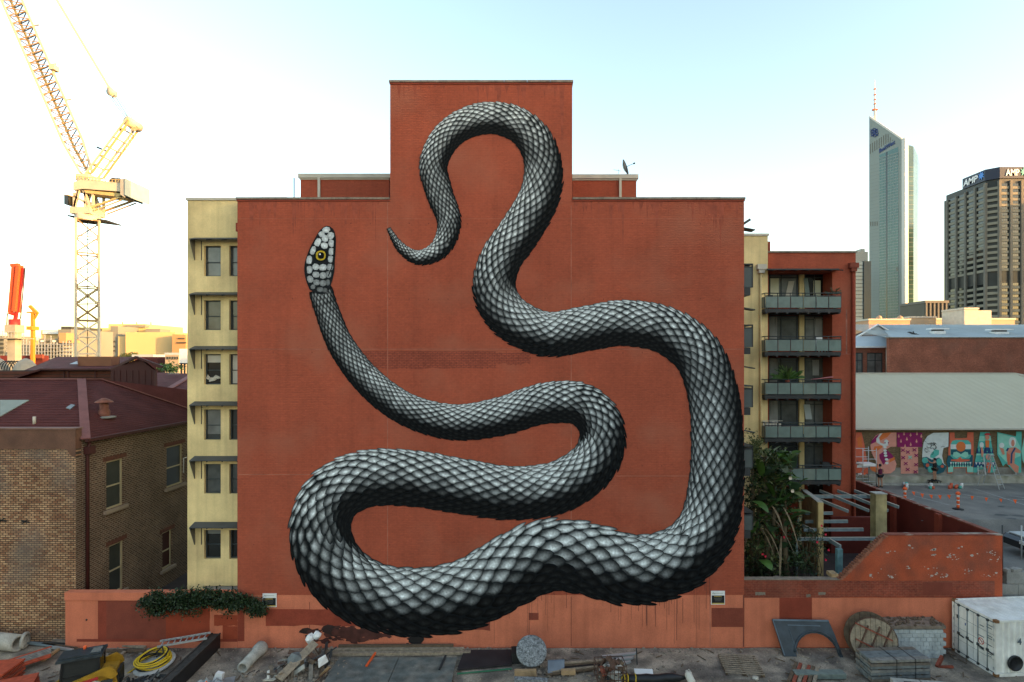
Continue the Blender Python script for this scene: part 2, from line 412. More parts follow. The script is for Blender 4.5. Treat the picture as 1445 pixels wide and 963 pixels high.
# painted bay lines on the car park
def lotline(a,b,w=.1):
    a=G(*a,LOTZ);b=G(*b,LOTZ); d=(b-a).normalized(); s_=Vector((-d.y,d.x,0))*w/2; z=Vector((0,0,.004))
    m=MB(); m.add([a+s_+z,a-s_+z,b-s_+z,b+s_+z],[(0,1,2,3)]); structure(m.build('bay_line',M['line']))
for a,b in [((1375,690),(1450,714)),((1330,723),(1356,721)),((1290,700),(1340,713)),((1268,709),(1290,704)),((1300,735),(1345,733)),((1425,700),(1450,703))]: lotline(a,b,.09)
# dark oil stains / drain cover
for px,py,r in [(1412,727,.5),(1437,728,.45),(1428,732,.3),(1412,715,.3)]:
    p=G(px,py,LOTZ); m=MB(); k=12
    m.add([(p.x+math.cos(t*6.283/k)*r*rnd.uniform(.6,1.1),p.y+math.sin(t*6.283/k)*r*.7*rnd.uniform(.6,1.1),LOTZ+.006) for t in range(k)],[tuple(range(k))])
    structure(m.build('oil_stain',M['black']))

# ============================================================ BIG BUILDING WITH THE MURAL WALL
bld=thing('apartment_building','large rust red rendered apartment building whose blank end wall carries the huge painted snake','building',(0,YW,0))
XL,XR=X_(335,YW),X_(1050,YW); ZT=Z_(282,YW)
TXL,TXR=X_(550.5,YW),X_(807.5,YW); ZTT=Z_(117,YW)
b=MB()
b.box(XL,XR,YW,29.25,0,ZT); b.box(TXL,TXR,YW,29.25,ZT,ZTT)
b.build('end_wall',M['red'],bld)
b=MB(); b.box(XL+.3,XR-.02,29.25,44,0,ZT-.5); b.box(TXL+.02,TXR-.02,29.25,36,ZT-.6,ZTT-.3); b.build('wall',M['red_side'],bld,'red side walls behind the mural wall')
# copings as single cap stones
def coping(x0,x1,z,y0,y1,step,parent,m,h=.10):
    n=max(1,round((x1-x0)/step)); 
    for i in range(n):
        a=x0+(x1-x0)*i/n; c=x0+(x1-x0)*(i+1)/n
        q=MB(); d=rnd.uniform(0,.012); q.box(a+.006,c-.006,y0-rnd.uniform(0,.012),y1,z+.001,z+h+d); q.build('coping_stone',m,parent)
coping(XL-.05,TXL-.01,ZT,YW-.07,29.3,1.2,bld,M['coping']); coping(TXR+.01,XR+.05,ZT,YW-.07,29.3,1.2,bld,M['coping'])
coping(TXL-.05,TXR+.05,ZTT,YW-.07,29.3,1.2,bld,M['coping'])
# thin red lip line under the copings
for a,c,z in ((XL-.03,TXL-.01,ZT),(TXR+.01,XR+.03,ZT),(TXL-.03,TXR+.03,ZTT)):
    q=MB(); q.box(a,c,YW-.035,YW-.001,z-.09,z); q.build('drip_course',M['brick_red_patch'],bld)
# expansion joints
jm=mat('pale joint sealant',(0.36,0.13,0.085),var=.35,scale=2)
jd=mat('dark joint',(0.17,0.05,0.035),var=.3,scale=2)
def vjoint(px,y0,y1,m=jm,w=.035):
    q=MB(); q.box(X_(px,YW)-w/2,X_(px,YW)+w/2,YW-.006,YW+.01,Z_(y1,YW),Z_(y0,YW)); q.build('joint',m,bld)
def hjoint(p0,p1,py,m=jm,w=.04):
    q=MB(); q.box(X_(p0,YW),X_(p1,YW),YW-.008,YW+.01,Z_(py,YW)-w/2,Z_(py,YW)+w/2); q.build('joint',m,bld)
for a in ((547,285,838),(806,290,838),(1002,840,913)): vjoint(*a)
vjoint(437,850,905,jd,.03); vjoint(806,842,912,jd,.03); vjoint(1049,840,913,jd,.05)
for a in ((336,1049,493),(336,460,670),(870,985,672),(336,1049,309)): hjoint(*a, w=.03 if a[2]!=309 else .012)
# paint patches on the wall
def patch(p0,p1,q0,q1,m,lift=.004,Y=YW,parent=bld,rag=0.0):
    q=MB(); x0,x1,z0,z1=X_(p0,Y),X_(p1,Y),Z_(q1,Y),Z_(q0,Y)
    n=14; pts=[]
    if rag:
        for i in range(n+1): pts.append((x0+(x1-x0)*i/n,Y-lift,z0+rnd.uniform(-rag,rag)))
        for i in range(n//2): pts.append((x1+rnd.uniform(-rag,rag)*.6,Y-lift,z0+(z1-z0)*(i+1)/(n//2+1)))
        for i in range(n+1): pts.append((x1-(x1-x0)*i/n,Y-lift,z1+rnd.uniform(-rag,rag)*.4))
    else: pts=[(x0,Y-lift,z0),(x1,Y-lift,z0),(x1,Y-lift,z1),(x0,Y-lift,z1)]
    q.add(pts,[tuple(range(len(pts)))]); q.build('paint_patch',m,parent)
YL=YW+.0
patch(335.5,1049.5,840,914,M['salmon'],.004,rag=0)
patch(375,560,860,883,M['brick_red_patch'],.009,rag=.04)
patch(535,692,868,890,M['brown_patch'],.009,rag=.05)
patch(636,700,840,869,M['brick_red_patch'],.0085,rag=.05)
patch(746,760,865,875,M['brown_patch'],.009)
patch(1004,1050,858,885,M['brown_patch'],.009)
patch(490,700,496,520,brick_mat('exposed brick band',(0.36,0.078,0.04),(0.30,0.064,0.034),(0.20,0.05,0.032),'x',msz=.02,var=.25,bump=1),.004,rag=.05); patch(700,748,498,514,bpy.data.materials['exposed brick band'],.0045,rag=.08)
def soot(cx,cy,sx,sy,n,r0,mm):
    q=MB()
    for i in range(n):
        x=cx+rnd.gauss(0,sx); y=min(911,cy+rnd.gauss(0,sy)); r_=abs(rnd.gauss(0,r0))+.4; k_=9
        q.add([(X_(x+math.cos(t*6.283/k_)*r_*2.2*rnd.uniform(.5,1.3),YW),YW-.0105-.00006*i,Z_(min(913.5,y+math.sin(t*6.283/k_)*r_*rnd.uniform(.5,1.3)),YW)) for t in range(k_)],[tuple(range(k_))])
    q.build('soot_mark',mm,bld,kind='stuff')
soot(500,897,26,5,110,2.6,mat('dark red soot stain',(0.075,0.024,0.018),var=.4,scale=3))
soot(480,893,20,4,60,2.0,mat('black sooty scorch',(0.035,0.018,0.015),var=.4,scale=3))
soot(586,903,5,5,40,2.4,mat('black soot',(0.012,0.010,0.010),var=.4))
patch(335.5,345,840,905,M['brick_red_patch'],.007)
# run marks of thin black paint below the snake
dr=MB()
for i in range(70):
    px=rnd.choice([rnd.uniform(690,800),rnd.uniform(820,1010),rnd.uniform(640,700),rnd.uniform(900,960)])
    top=rnd.uniform(800,845); ln=rnd.expovariate(1/22)+8
    if px<800: top=rnd.uniform(800,830)
    w=rnd.choice([.012,.015,.022]); x=X_(px,YW)
    dr.box(x-w/2,x+w/2,YW-.010,YW-.0095,Z_(top+ln+15,YW),Z_(top,YW))
dr.build('paint_drips',mat('thin dark paint run',(0.13,0.045,0.032),var=.2),bld,kind='stuff')
gs=MB()
for i in range(150):
    tw_=rnd.random()<.36; x=rnd.uniform(TXL+.1,TXR-.1) if tw_ else rnd.choice([rnd.uniform(XL+.1,TXL-.1),rnd.uniform(TXR+.1,XR-.1)]); zt_=(ZTT if tw_ else ZT)-.09
    w=rnd.uniform(.02,.14); L_=rnd.expovariate(1/.7)+.15; k_=.0015+.00001*i
    gs.add([(x-w,YW-k_,zt_),(x+w,YW-k_,zt_),(x+w*.5,YW-k_,zt_-L_*.6),(x+w*.1,YW-k_,zt_-L_),(x-w*.4,YW-k_,zt_-L_*.5)],[(0,4,3,2,1)])
gs.build('grime_streak',mat('grimy red paint',(0.30,0.066,0.036),var=.25,scale=4),bld,kind='stuff')
# small fixing holes and scars across the wall
sc_=MB()
for i in range(26):
    for j in range(5):
        if rnd.random()<.5:
            x=XL+.8+i*.98; z=[21.4,14.9,17.6,9.2,5.2][j]+rnd.uniform(-.02,.02); 
            sc_.box(x,x+.05,YW-.003,YW,z,z+.06)
sc_.build('fixing_hole',M['brown_patch'],bld,kind='stuff')
# penthouse plant rooms behind the parapet
YP=33.0
for p0,p1,top,pipe in ((424,549,246,451),(808,898,247,875)):
    x0,x1,zt=X_(p0,YP),X_(p1,YP),Z_(top,YP); zb=ZT-.4
    m=MB(); m.box(x0,x1,YP,YP+5,zb,zt-.25); m.build('plant_room',M['red'],bld)
    m=MB(); m.box(x0-.1,x1+.1,YP-.12,YP+5,zt-.24,zt-.0); m.box(x0-.02,x1+.02,YP-.05,YP+5,zt-.33,zt-.245); m.build('fascia',M['fascia'],bld)
    m=MB(); xp=X_(pipe,YP); m.box(xp-.07,xp+.07,YP-.14,YP-.04,zb,zt-.2); m.build('downpipe',M['fascia'],bld)
    xm=(x0+x1)/2+.3; m=MB(); m.box(xm-.9,xm+.6,YP-2.2,YP-1.9,ZT-.3,ZT+.13+.05); m.build('roof_vent',M['fascia'],bld)
# satellite dish and aerials on the roof
t=thing('satellite_dish','dark satellite dish on the flat roof right of the wall tower','satellite dish',pw(885,247,YP))
p=pw(885,235,YP); m=MB(); prof=[(.005,.14),(.18,.12),(.34,.05),(.45,0)]
ax=Vector((.85,-.4,.25)).normalized()
m.lathe(prof,p-ax*.1,-ax,20); m.lathe([(a,b-.02) for a,b in prof][::-1],p-ax*.1,-ax,20); m.build('dish',M['dkmetal'],t)
m=MB(); m.tube([pw(885,247,YP),p+Vector((-.02,0,0))],.03,6); m.tube([p-ax*.05,p+ax*.42],.015,5); m.build('mast',M['dkmetal'],t)
m=MB(); m.lathe([(.001,0),(.05,.0),(.05,.1),(.001,.1)],p+ax*.38,ax,8); m.build('receiver',M['dkmetal'],t)
t=MB(); p=pw(873,247,YP); t.tube([p,p+Vector((0,0,.32))],.012,5); t.bar(p+Vector((-.3,0,.3)),p+Vector((.12,0,.22)),.02); o=t.build('tv_aerial',M['galv']); tag(o,'small television aerial on the right plant room roof beside the dish','aerial')
t=MB(); p=pw(415,282,YW+1.5); t.tube([p-Vector((0,0,.5)),pw(415,251,YW+1.5)],.03,6); o=t.build('aerial_pole',mat('blue pole',(0.05,0.06,0.16))); tag(o,'thin blue pole rising behind the parapet left of the left plant room','pole')

# ---------- left ochre facade
YY=29.3
yx0,yx1=X_(264.5,YY),XL+.3; zt=Z_(283,YY)
rows=[(347,390),(424,466),(500,543),(578,621),(655,697),(748,789)]
ops=[]
cols=[(288,311.5),(323.5,345)]
for c0,c1 in cols:
    for r0,r1 in rows: ops.append((X_(c0,YY)-yx0,min(X_(c1,YY),yx1-.05)-yx0,Z_(r1,YY),Z_(r0,YY)))
ops.append((X_(288,YY)-yx0,yx1-.05-yx0,Z_(850,YY),Z_(827,YY)))
m=MB(); wall_open(m,(yx0,YY,0),UX,yx1-yx0,zt,FRONT,.35,ops); m.build('front_wall',M['yellow'],bld,'ochre yellow facade strip left of the mural wall')
m=MB(); m.box(yx0,XL+.28,YY+.36,44,0,zt-.3); m.build('wall',M['yellow'],bld)
m=MB(); m.box(yx0-.06,yx1-.35,YY-.06,YY+.4,zt+.001,zt+.13); m.build('coping_stone',M['fascia'],bld)
glasses=[M['glass_blind'],M['glass_mid'],M['glass_dark'],M['glass'],M['glass_mid'],M['glass_dark']]
for k,(a0,a1,b0,b1) in enumerate(ops[:12]):
    gm=glasses[k%6]
    window(bld,(yx0+a0,YY,b0),UX,a1-a0,b1-b0,FRONT,.22,M['frame'],gm,bars_h=(.47,),fw=.055)
a0,a1,b0,b1=ops[12]; window(bld,(yx0+a0,YY,b0),UX,a1-a0,b1-b0,FRONT,.15,M['frame'],M['fascia'],bars_v=(.25,.6),bars_h=(),fw=.05)

# half drawn blinds and curtains behind some of the ochre facade windows
for k,(f0,f1) in {0:(.45,1),2:(.7,1),3:(.15,1),5:(.8,1),7:(.5,1),8:(0,1),10:(.6,1)}.items():
    a0,a1,b0,b1=ops[k]; h_=b1-b0; q=MB(); q.box(yx0+a0+.07,yx0+a1-.07,YY+.205,YY+.215,b0+h_*f0+.04,b0+h_*f1-.06); q.build('blind',[M['glass_blind'],M['glass_mid'],M['fascia']][k%3] if k!=5 else M['glass_blind'],bld)
# crumpled white cloth inside the third floor window
m=MB(); 
for i in range(9):
    c=pw(292+i*1.9,540-rnd.uniform(0,6),YY+.17); m.tube([c,c+Vector((.05,.0,.12+rnd.uniform(0,.1))),c+Vector((.12,0,.02))],[.05,.03,.04],5)
m.build('cloth',M['fascia'],bld)
# awnings: sheet, ribs, side bracket
for r0,r1 in rows:
    za=Z_(r0-8,YY); xa0=X_(275,YY); xa1=XL-.02
    aw=MB(); aw.add([(xa0,YY-.02,za+.10),(xa1,YY-.02,za+.10),(xa1,YY-.5,za-.05),(xa0,YY-.5,za-.05),
                     (xa0,YY-.02,za+.125),(xa1,YY-.02,za+.125),(xa1,YY-.5,za-.03),(xa0,YY-.5,za-.03)],
                    [(0,1,2,3),(7,6,5,4),(0,3,7,4),(1,5,6,2),(2,6,7,3),(0,4,5,1)])
    a=aw.build('awning',M['awning'],bld)
    rb=MB()
    for k in range(4):
        x=xa0+.1+k*(xa1-xa0-.2)/3
        rb.bar((x,YY,za+.05),(x,YY-.49,za-.08),.04,.07)
    rb.bar((xa0,YY-.50,za-.05),(xa1,YY-.50,za-.05),.03,.03)
    rb.build('rib',M['dkmetal'],a)
    br=MB(); x=xa0+.0
    br.prism([(x,YY-.01,za+.04),(x,YY-.49,za-.07),(x,YY-.06,za-1.05),(x,YY-.01,za-1.05)],(.02,0,0))
    br.build('bracket',M['bracket'],a)
    br=MB(); br.tube([(x+.35,YY-.02,za-.05),(x+.35,YY-.02,za-1.05)],.02,5); br.build('stay',M['dkmetal'],a)
# small spout fixings on the edge
m=MB(); m.box(XL-.14,XL-.002,YW+.1,YW+.5,Z_(326,YW),Z_(314,YW)); m.box(XL-.09,XL-.002,YW+.2,YW+.4,Z_(335,YW),Z_(326,YW)); m.build('rainwater_head',M['brick_red_patch'],bld)

# ---------- projecting side balcony boxes on the right edge
for y0,y1,hh in ((377,406,417),(463,490,500),(549,575,586),(634,660,672),(727,748,760)):
    q=MB(); ys=YW+.35; q.box(XR+.0,X_(1061.5,ys),ys,ys+2.2,Z_(y1,ys),Z_(y0,ys)); q.build('balcony',mat('dark balcony panel',(.075,.09,.09),rough=.5) if 'dark balcony panel' not in bpy.data.materials else bpy.data.materials['dark balcony panel'],bld)
    q=MB(); 
    for zz in (y0,y0-4): q.box(XR,X_(1062.5,ys),ys-.02,ys+2.25,Z_(zz,ys)-.03,Z_(zz,ys)+.03)
    q.box(XR,X_(1059,ys),ys,ys+2.2,Z_(hh,ys),Z_(y1,ys)-.02)
    q.box(X_(1061,ys),X_(1062.5,ys),ys-.02,ys+.05,Z_(y1,ys),Z_(y0-4,ys)); q.build('railing',M['dkmetal'],bld)
q=MB(); ys=YW+.35
for yy in (326,438,520,610): q.bar((XR,ys,Z_(yy-3,ys)),(X_(1063,ys),ys,Z_(yy,ys)),.5,.05)
q.bar((XR,ys,Z_(318,ys)),(X_(1057,ys),ys,Z_(311,ys)),.4,.12); q.build('awning',M['dkmetal'],bld)

# ============================================================ RIGHT WING WITH BALCONIES
wing=thing('apartment_building','red and ochre apartment wing with five glass balconies behind the courtyard','building',(X_(1140,36.8),36.8,CRTZ))
YB=36.8
m=MB(); x0,x1=X_(1040,36.5),X_(1083.5,36.5); z1=Z_(333,36.5)
m.box(x0,x1,36.5,44,CRTZ,z1); m.build('wall',M['yellow'],wing,'ochre stair tower wall with downpipe')
m=MB(); m.box(x0-.05,x1+.06,36.43,44,z1+.001,z1+.14); m.build('coping_stone',M['fascia'],wing)
m=MB(); m.box(X_(1084,38),X_(1087,38),38,40,Z_(355,38),Z_(341,38)); m.build('wall',M['red_side'],wing)
wx0,wx1=x1+.002,X_(1207.5,YB); zt=Z_(357,YB); rz1=Z_(384,YB); rx0,rx1=X_(1084.5,YB),X_(1174.5,YB)
m=MB(); wall_open(m,(wx0,YB,CRTZ),UX,wx1-wx0,zt-CRTZ,FRONT,1.25,[(rx0-wx0,rx1-wx0,.0,rz1-CRTZ)]); m.build('wall',M['red'],wing,'rust red front wall with tall balcony recess')
m=MB(); m.box(wx0+.01,wx1-.01,YB+1.25,YB+12,CRTZ,zt-.02); m.build('wall',M['red_side'],wing)
coping(wx0,wx1+.05,zt,YB-.07,YB+.5,1.6,wing,M['coping'])
YR=YB+1.24
# back wall of the recess with windows
m=MB(); bw0,bw1=X_(1084,YR),X_(1174.5,YR)
bops=[]; wrows=[(387,421),(446,480),(505,540),(565,600),(624,660)]
for r0,r1 in wrows:
    for c0,c1 in ((1084.5,1125),(1134,1166)): bops.append((max(X_(c0,YR)-rx0,.02),X_(c1,YR)-rx0,Z_(r1,YR)-CRTZ,Z_(r0,YR)-CRTZ))
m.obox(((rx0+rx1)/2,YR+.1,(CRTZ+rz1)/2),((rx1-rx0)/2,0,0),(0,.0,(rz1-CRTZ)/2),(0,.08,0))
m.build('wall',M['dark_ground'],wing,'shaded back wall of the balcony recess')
m=MB(); m.box(X_(1126,YR),X_(1133,YR),YR-.2,YR+.01,CRTZ,rz1-.01); m.build('column',M['yellow'],wing)
gl=[M['glass_blind'],M['glass_dark'],M['glass_mid'],M['glass_blind'],M['glass'],M['glass_mid'],M['glass_mid'],M['glass_blind'],M['glass_dark'],M['glass_mid']]
for k,(a0,a1,b0,b1) in enumerate(bops):
    window(wing,(rx0+a0,YR-.02,CRTZ+b0),UX,a1-a0,b1-b0,FRONT,-.04,M['frame'],gl[k],bars_v=(.42,) if k%2==0 else (.45,),bars_h=(.84,),fw=.075)
# bright blinds and curtains seen through single windows
def board(name,p0,p1,q0,q1,Y,m,parent,th=.02,tilt=0):
    q=MB(); a=pw(p0,q1,Y);b_=pw(p1,q1,Y);c=pw(p1+tilt,q0,Y);d=pw(p0+tilt,q0,Y); q.prism([a,b_,c,d],(0,th,0)); return q.build(name,m,parent)
board('blind',1086,1099,393,420,YR-.09,mat('lit cream blind',(0.62,0.60,0.42),var=.1),wing)
board('blind',1148,1158,396,420,YR-.09,mat('pale yellow blind',(0.55,0.55,0.40),var=.1),wing)
board('open_sash',1137,1143,393,418,YR-.25,M['glass_bal'],wing,tilt=-3)
board('open_sash',1137,1146,571,592,YR-.3,mat('pale reflecting sash',(.40,.44,.44),rough=.2,spec=.6),wing,tilt=-3)
board('curtain',1108,1116,397,421,YR-.1,M['fascia'],wing,tilt=5)
for p0,p1,q0,q1 in ((1086,1098,566,600),(1086,1098,506,540),(1147,1156,508,530),(1086,1097,447,480),(1150,1160,450,480)):
    m=MB(); x=X_(p0,YR-.1); n=int((p1-p0)*1.2)
    for i in range(n):
        xx=X_(p0+(p1-p0)*i/n,YR-.1); m.tube([(xx,YR-.1,Z_(q1,YR-.1)),(xx+rnd.uniform(-.02,.02),YR-.1,Z_(q0,YR-.1))],.028,5)
    m.build('curtain',mat('grey white curtain',(.30,.30,.28),var=.2),wing)
# floor slabs across the recess
for y in (443,502,562,621,681):
    m=MB(); m.box(rx0+.01,rx1-.01,YB+.02,YR-.01,Z_(y,YB),Z_(y-5,YB)); m.build('floor_slab',M['dkmetal'],wing)
# ground floor dark openings
m=MB(); m.box(X_(1140,YR),X_(1165,YR),YR-.05,YR,CRTZ,Z_(684,YR)); m.build('door',M['glass_dark'],wing)
# top canopy
m=MB(); zc=Z_(380,YB-.6); m.add([(rx0-.1,YB,zc+.12),(X_(1184,YB),YB,zc+.12),(X_(1184,YB-.8),YB-.8,zc-.04),(X_(1082,YB-.8),YB-.8,zc-.04)],[(0,1,2,3)])
m.box(X_(1082,YB-.8),X_(1184,YB-.8),YB-.83,YB-.78,zc-.09,zc+.0)
for i in range(7): x=X_(1084+i*16,YB); m.bar((x,YB,zc+.05),(x,YB-.8,zc-.10),.05,.08)
m.build('canopy',M['dkmetal'],wing)
# balconies
YF=35.85
for r in (414,475,536,597,657):
    bal=MB(); xb0,xb1=X_(1079.5,YF),X_(1187,YF)
    bal.box(xb0,xb1,YF+.02,YB-.01,Z_(r+27,YF),Z_(r+22,YF))
    for i in range(8):
        x=xb0+.1+(xb1-xb0-.2)*i/7; bal.box(x-.05,x+.05,YF-.0,YB-.05,Z_(r+29,YF),Z_(r+27,YF)-.002)
    bo=bal.build('balcony',M['dkmetal'],wing)
    rl=MB()
    for zz in (r,r+4): rl.tube([(xb0,YF,Z_(zz,YF)),(xb1,YF,Z_(zz,YF))],.03,6)
    for xx in (xb0,xb1): rl.tube([(xx,YF,Z_(r,YF)),(xx,YB-.02,Z_(r,YF))],.03,6)
    for i in range(7):
        x=xb0+(xb1-xb0)*i/6; rl.box(x-.02,x+.02,YF+.01,YF+.04,Z_(r+22,YF),Z_(r,YF))
    rl.build('railing',M['frame'],bo)
    for i in range(6):
        a=xb0+(xb1-xb0)*i/6; c=xb0+(xb1-xb0)*(i+1)/6
        gp=MB(); gp.box(a+.03,c-.03,YF-.025,YF-.01,Z_(r+20.5,YF),Z_(r+5,YF)); gp.build('glass_panel',M['glass_bal'],bo)
    for xx in (xb0,xb1):
        gp=MB(); gp.box(xx-.012,xx+.012,YF+.05,YB-.04,Z_(r+20.5,YF),Z_(r+5,YF)); gp.build('glass_panel',M['glass_bal'],bo)
# downpipes with rain heads
for px,hy,y1,Yq,mm,hm in ((1202.5,376,700,YB,M['red_side'],M['brown_patch']),(1073,378,830,36.5,M['yellow'],M['fascia'])):
    m=MB(); x=X_(px,Yq); m.tube([(x,Yq-.1,CRTZ),(x,Yq-.1,Z_(hy,Yq))],.09,8); m.build('downpipe',mm,wing)
    m=MB(); m.box(x-.28,x+.28,Yq-.3,Yq-.002,Z_(hy+3,Yq),Z_(hy-4,Yq)); m.box(x-.18,x+.18,Yq-.25,Yq-.003,Z_(hy+8,Yq),Z_(hy+3,Yq)-.002); m.build('rainwater_head',hm if px<1100 else M['brown_patch'],wing)
hq=MB(); hq.box(X_(1175,YB),X_(1207,YB),YB-.004,YB,Z_(500,YB)-.01,Z_(500,YB)+.015); hq.box(X_(1193.5,YB),X_(1195.5,YB),YB-.004,YB,Z_(500,YB),Z_(437,YB)); hq.build('joint',mat('pale scar',(.33,.13,.09),var=.4,scale=3),wing)
hq=MB(); hq.box(X_(1175,YB),X_(1207,YB),YB-.004,YB,Z_(617,YB)-.01,Z_(617,YB)+.015); hq.build('joint',jd,wing)

# things kept on the balconies
def bal_thing(name,label,cat,px,r,build,m_):
    t=MB(); build(t,X_(px,YF),YF+.45,Z_(r+22,YF)); o=t.build(name,m_); tag(o,label,cat)
def chair_(t,x,y,z):
    t.box(x-.22,x+.22,y-.22,y+.22,z+.42,z+.47); t.box(x-.22,x+.22,y+.2,y+.24,z+.472,z+.95)
    for a in (-.2,.2):
        for b_ in (-.2,.2): t.box(x+a-.02,x+a+.02,y+b_-.02,y+b_+.02,z,z+.419)
def rack_(t,x,y,z):
    for k in range(6): t.box(x-.5+k*.2,x-.35+k*.2,y-.02,y+.0,z+.5,z+1.05-.05*(k%3))
    t.box(x-.55,x+.75,y-.03,y+.01,z+1.05,z+1.08)
def box_(t,x,y,z): t.box(x-.3,x+.3,y-.2,y+.2,z,z+.95); t.box(x-.26,x+.2,y-.15,y+.2,z+.955,z+1.1)
bal_thing('balcony_chair','white plastic chair on the second balcony from the top','chair',1163,475,chair_,M['white'])
bal_thing('drying_rack','washing on a low rack on the second lowest balcony','laundry rack',1092,597,rack_,M['fascia'])
bal_thing('storage_box','grey storage box on the lowest balcony','box',1170,657,box_,M['dkmetal'])
bal_thing('balcony_chair','dark chair at the left end of the top balcony','chair',1092,414,chair_,M['dkmetal'])
# plant pots and towels on the balconies
def pot_plant(px,py,Y,size,label,n=60,mt='leaf3',pot=True):
    t=thing('potted_plant',label,'plant',pw(px,py,Y))
    if pot:
        m=MB(); m.lathe([(.001,0),(.12,0),(.16,.28),(.13,.28),(.11,.05)],pw(px,py,Y),UZ,12); m.build('pot',M['red_rust'],t)
    m=MB(); c=pw(px,py,Y)+Vector((0,0,.3))
    for i in range(n):
        d=Vector((rnd.gauss(0,1),rnd.gauss(0,.4),abs(rnd.gauss(0,.8))+.1)).normalized(); p=c+d*size*rnd.uniform(.2,1); s=d.orthogonal().normalized()
        L=size*.28; m.add([p-d*L,p+s*L*.35,p+d*L-Vector((0,0,L*.3)),p-s*L*.35],[(0,1,2,3)])
    m.build('foliage',M[mt],t,kind='stuff'); return t
pot_plant(1111,543,YF+.45,.95,'bushy yellow green plant spilling over the middle balcony rail',110,'leaf1')
pot_plant(1177,422,YF+.45,.5,'small dark plant at the right end of the top balcony',50,'leaf2')
t=MB(); t.prism([pw(1144,536,YF-.08),pw(1176,533,YF-.08),pw(1176,531.5,YF-.08),pw(1160,534,YF-.08)],(0,.3,0)); o=t.build('towel',mat('pink towel',(.45,.16,.16))); tag(o,'faded pink towel draped along the middle balcony rail','towel')

# ============================================================ MURAL (a plain painted snake, flat print on the wall)
def catmull(P,step):
    out=[]
    for i in range(len(P)-1):
        p0=P[max(i-1,0)];p1=P[i];p2=P[i+1];p3=P[min(i+2,len(P)-1)]
        n=max(2,int(math.dist(p1[:2],p2[:2])/step))
        for k in range(n):
            t=k/n; out.append(tuple(.5*((2*b)+(-a+c)*t+(2*a-5*b+4*c-d)*t*t+(-a+3*b-3*c+d)*t**3) for a,b,c,d in zip(p0,p1,p2,p3)))
    out.append(P[-1]); return out
PATH=[(548,322,1.5),(566,350,6),(592,364,9.5),(622,350,13),(634,314,16),(620,272,18),(612,232,19),(632,192,20),(670,170,21),(712,169,22),(748,190,23.5),(766,230,25),(762,276,27),
 (735,325,28),(706,368,28),(698,412,29),(722,450,29.5),(772,472,30),(826,464,30),(880,456,30.5),(938,466,31.5),(984,500,33),(1006,556,34),(1012,620,35),(1010,690,37),(996,750,40),(954,792,44),
 (890,804,47),(826,788,48),(770,784,48),(716,808,48),(660,838,47),(592,850,46),(524,840,45),(474,806,44),(452,752,42),(468,702,40),(516,676,38.5),(580,675,37.5),(650,686,37),(724,696,36),(792,686,35),(840,650,33),
 (849,604,31),(820,571,29),(766,570,27.5),(706,588,26),(640,596,24),(574,578,22),(520,538,20),(482,488,18),(462,440,16.5),(452,408,16)]
C=catmull(PATH,2.0)
def c2w(px,py,lift): return (X_(px,YW),YW-lift,Z_(py,YW))
rib=MB(); cols_=[]; n=len(C); vs=[]; fs=[]
def tang(i):
    a=C[max(i-1,0)];b=C[min(i+1,n-1)]; d=Vector((b[0]-a[0],b[1]-a[1])); return d.normalized()
for i in range(0,n):
    d=tang(i); s_=Vector((-d.y,d.x)); x,y,r=C[i]; r*=.97
    vs+= [c2w(x+s_.x*r,y+s_.y*r,.016),c2w(x-s_.x*r,y-s_.y*r,.016)]
for i in range(n-1): fs.append((2*i,2*i+1,2*i+3,2*i+2))
rib.add(vs,fs); cols_+=[(.006,.008,.009)]*len(vs)
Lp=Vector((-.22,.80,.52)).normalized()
def leaf(px,py,dx,dy,L,Wd,b,tipup=.0035,base=.018,side=0.0):
    """one painted scale: dark rim, bright body; (dx,dy) tip direction in picture axes"""
    ol=[(-.5,.0),(-.44,.25),(-.2,.45),(.15,.51),(.5,.46),(.79,.28),(.96,.0)]
    full=ol+[(a,-c) for a,c in ol[-2:0:-1]]
    vs=[];cl=[]; k=len(full); lx,ly=-dy,dx
    t=lambda a:base+tipup*(a+.5)/1.5
    for a,c in full:
        vs.append(c2w(px+dx*a*L+lx*c*Wd,py+dy*a*L+ly*c*Wd,t(a))); cl.append((.006,.008,.010))
    for a,c in full:
        a2=.14+(a-.14)*.77; c2=c*.72+side*.05
        vs.append(c2w(px+dx*a2*L+lx*c2*Wd,py+dy*a2*L+ly*c2*Wd,t(a2)+.0004))
        q=b*(.05+.45*(a+.5)/1.5)*rnd.uniform(.6,1.3); cl.append((q*.90,q*.97,q))
    a2=.25; vs.append(c2w(px+dx*a2*L+lx*side*.15*Wd,py+dy*a2*L+ly*side*.15*Wd,t(a2)+.0006)); q=min(.95,b*1.75); cl.append((q*.92,q*.98,q))
    a2=-.22; vs.append(c2w(px+dx*a2*L,py+dy*a2*L,t(a2)+.0006)); q=b*.30; cl.append((q*.9,q*.97,q))
    fs=[]
    for i in range(k): fs.append((i,(i+1)%k,k+(i+1)%k,k+i))
    for i in range(k):
        j=(i+1)%k; am=(full[i][0]+full[j][0])/2
        fs.append((k+i,k+j,2*k if am>0 else 2*k+1))
    # bridge between the two inner points
    fs.append((k+3,2*k,2*k+1)); fs.append((k+k-3,2*k+1,2*k))
    rib.add(vs,fs); cols_.extend(cl)
s_acc=0; row=0; i=1; nxt=4
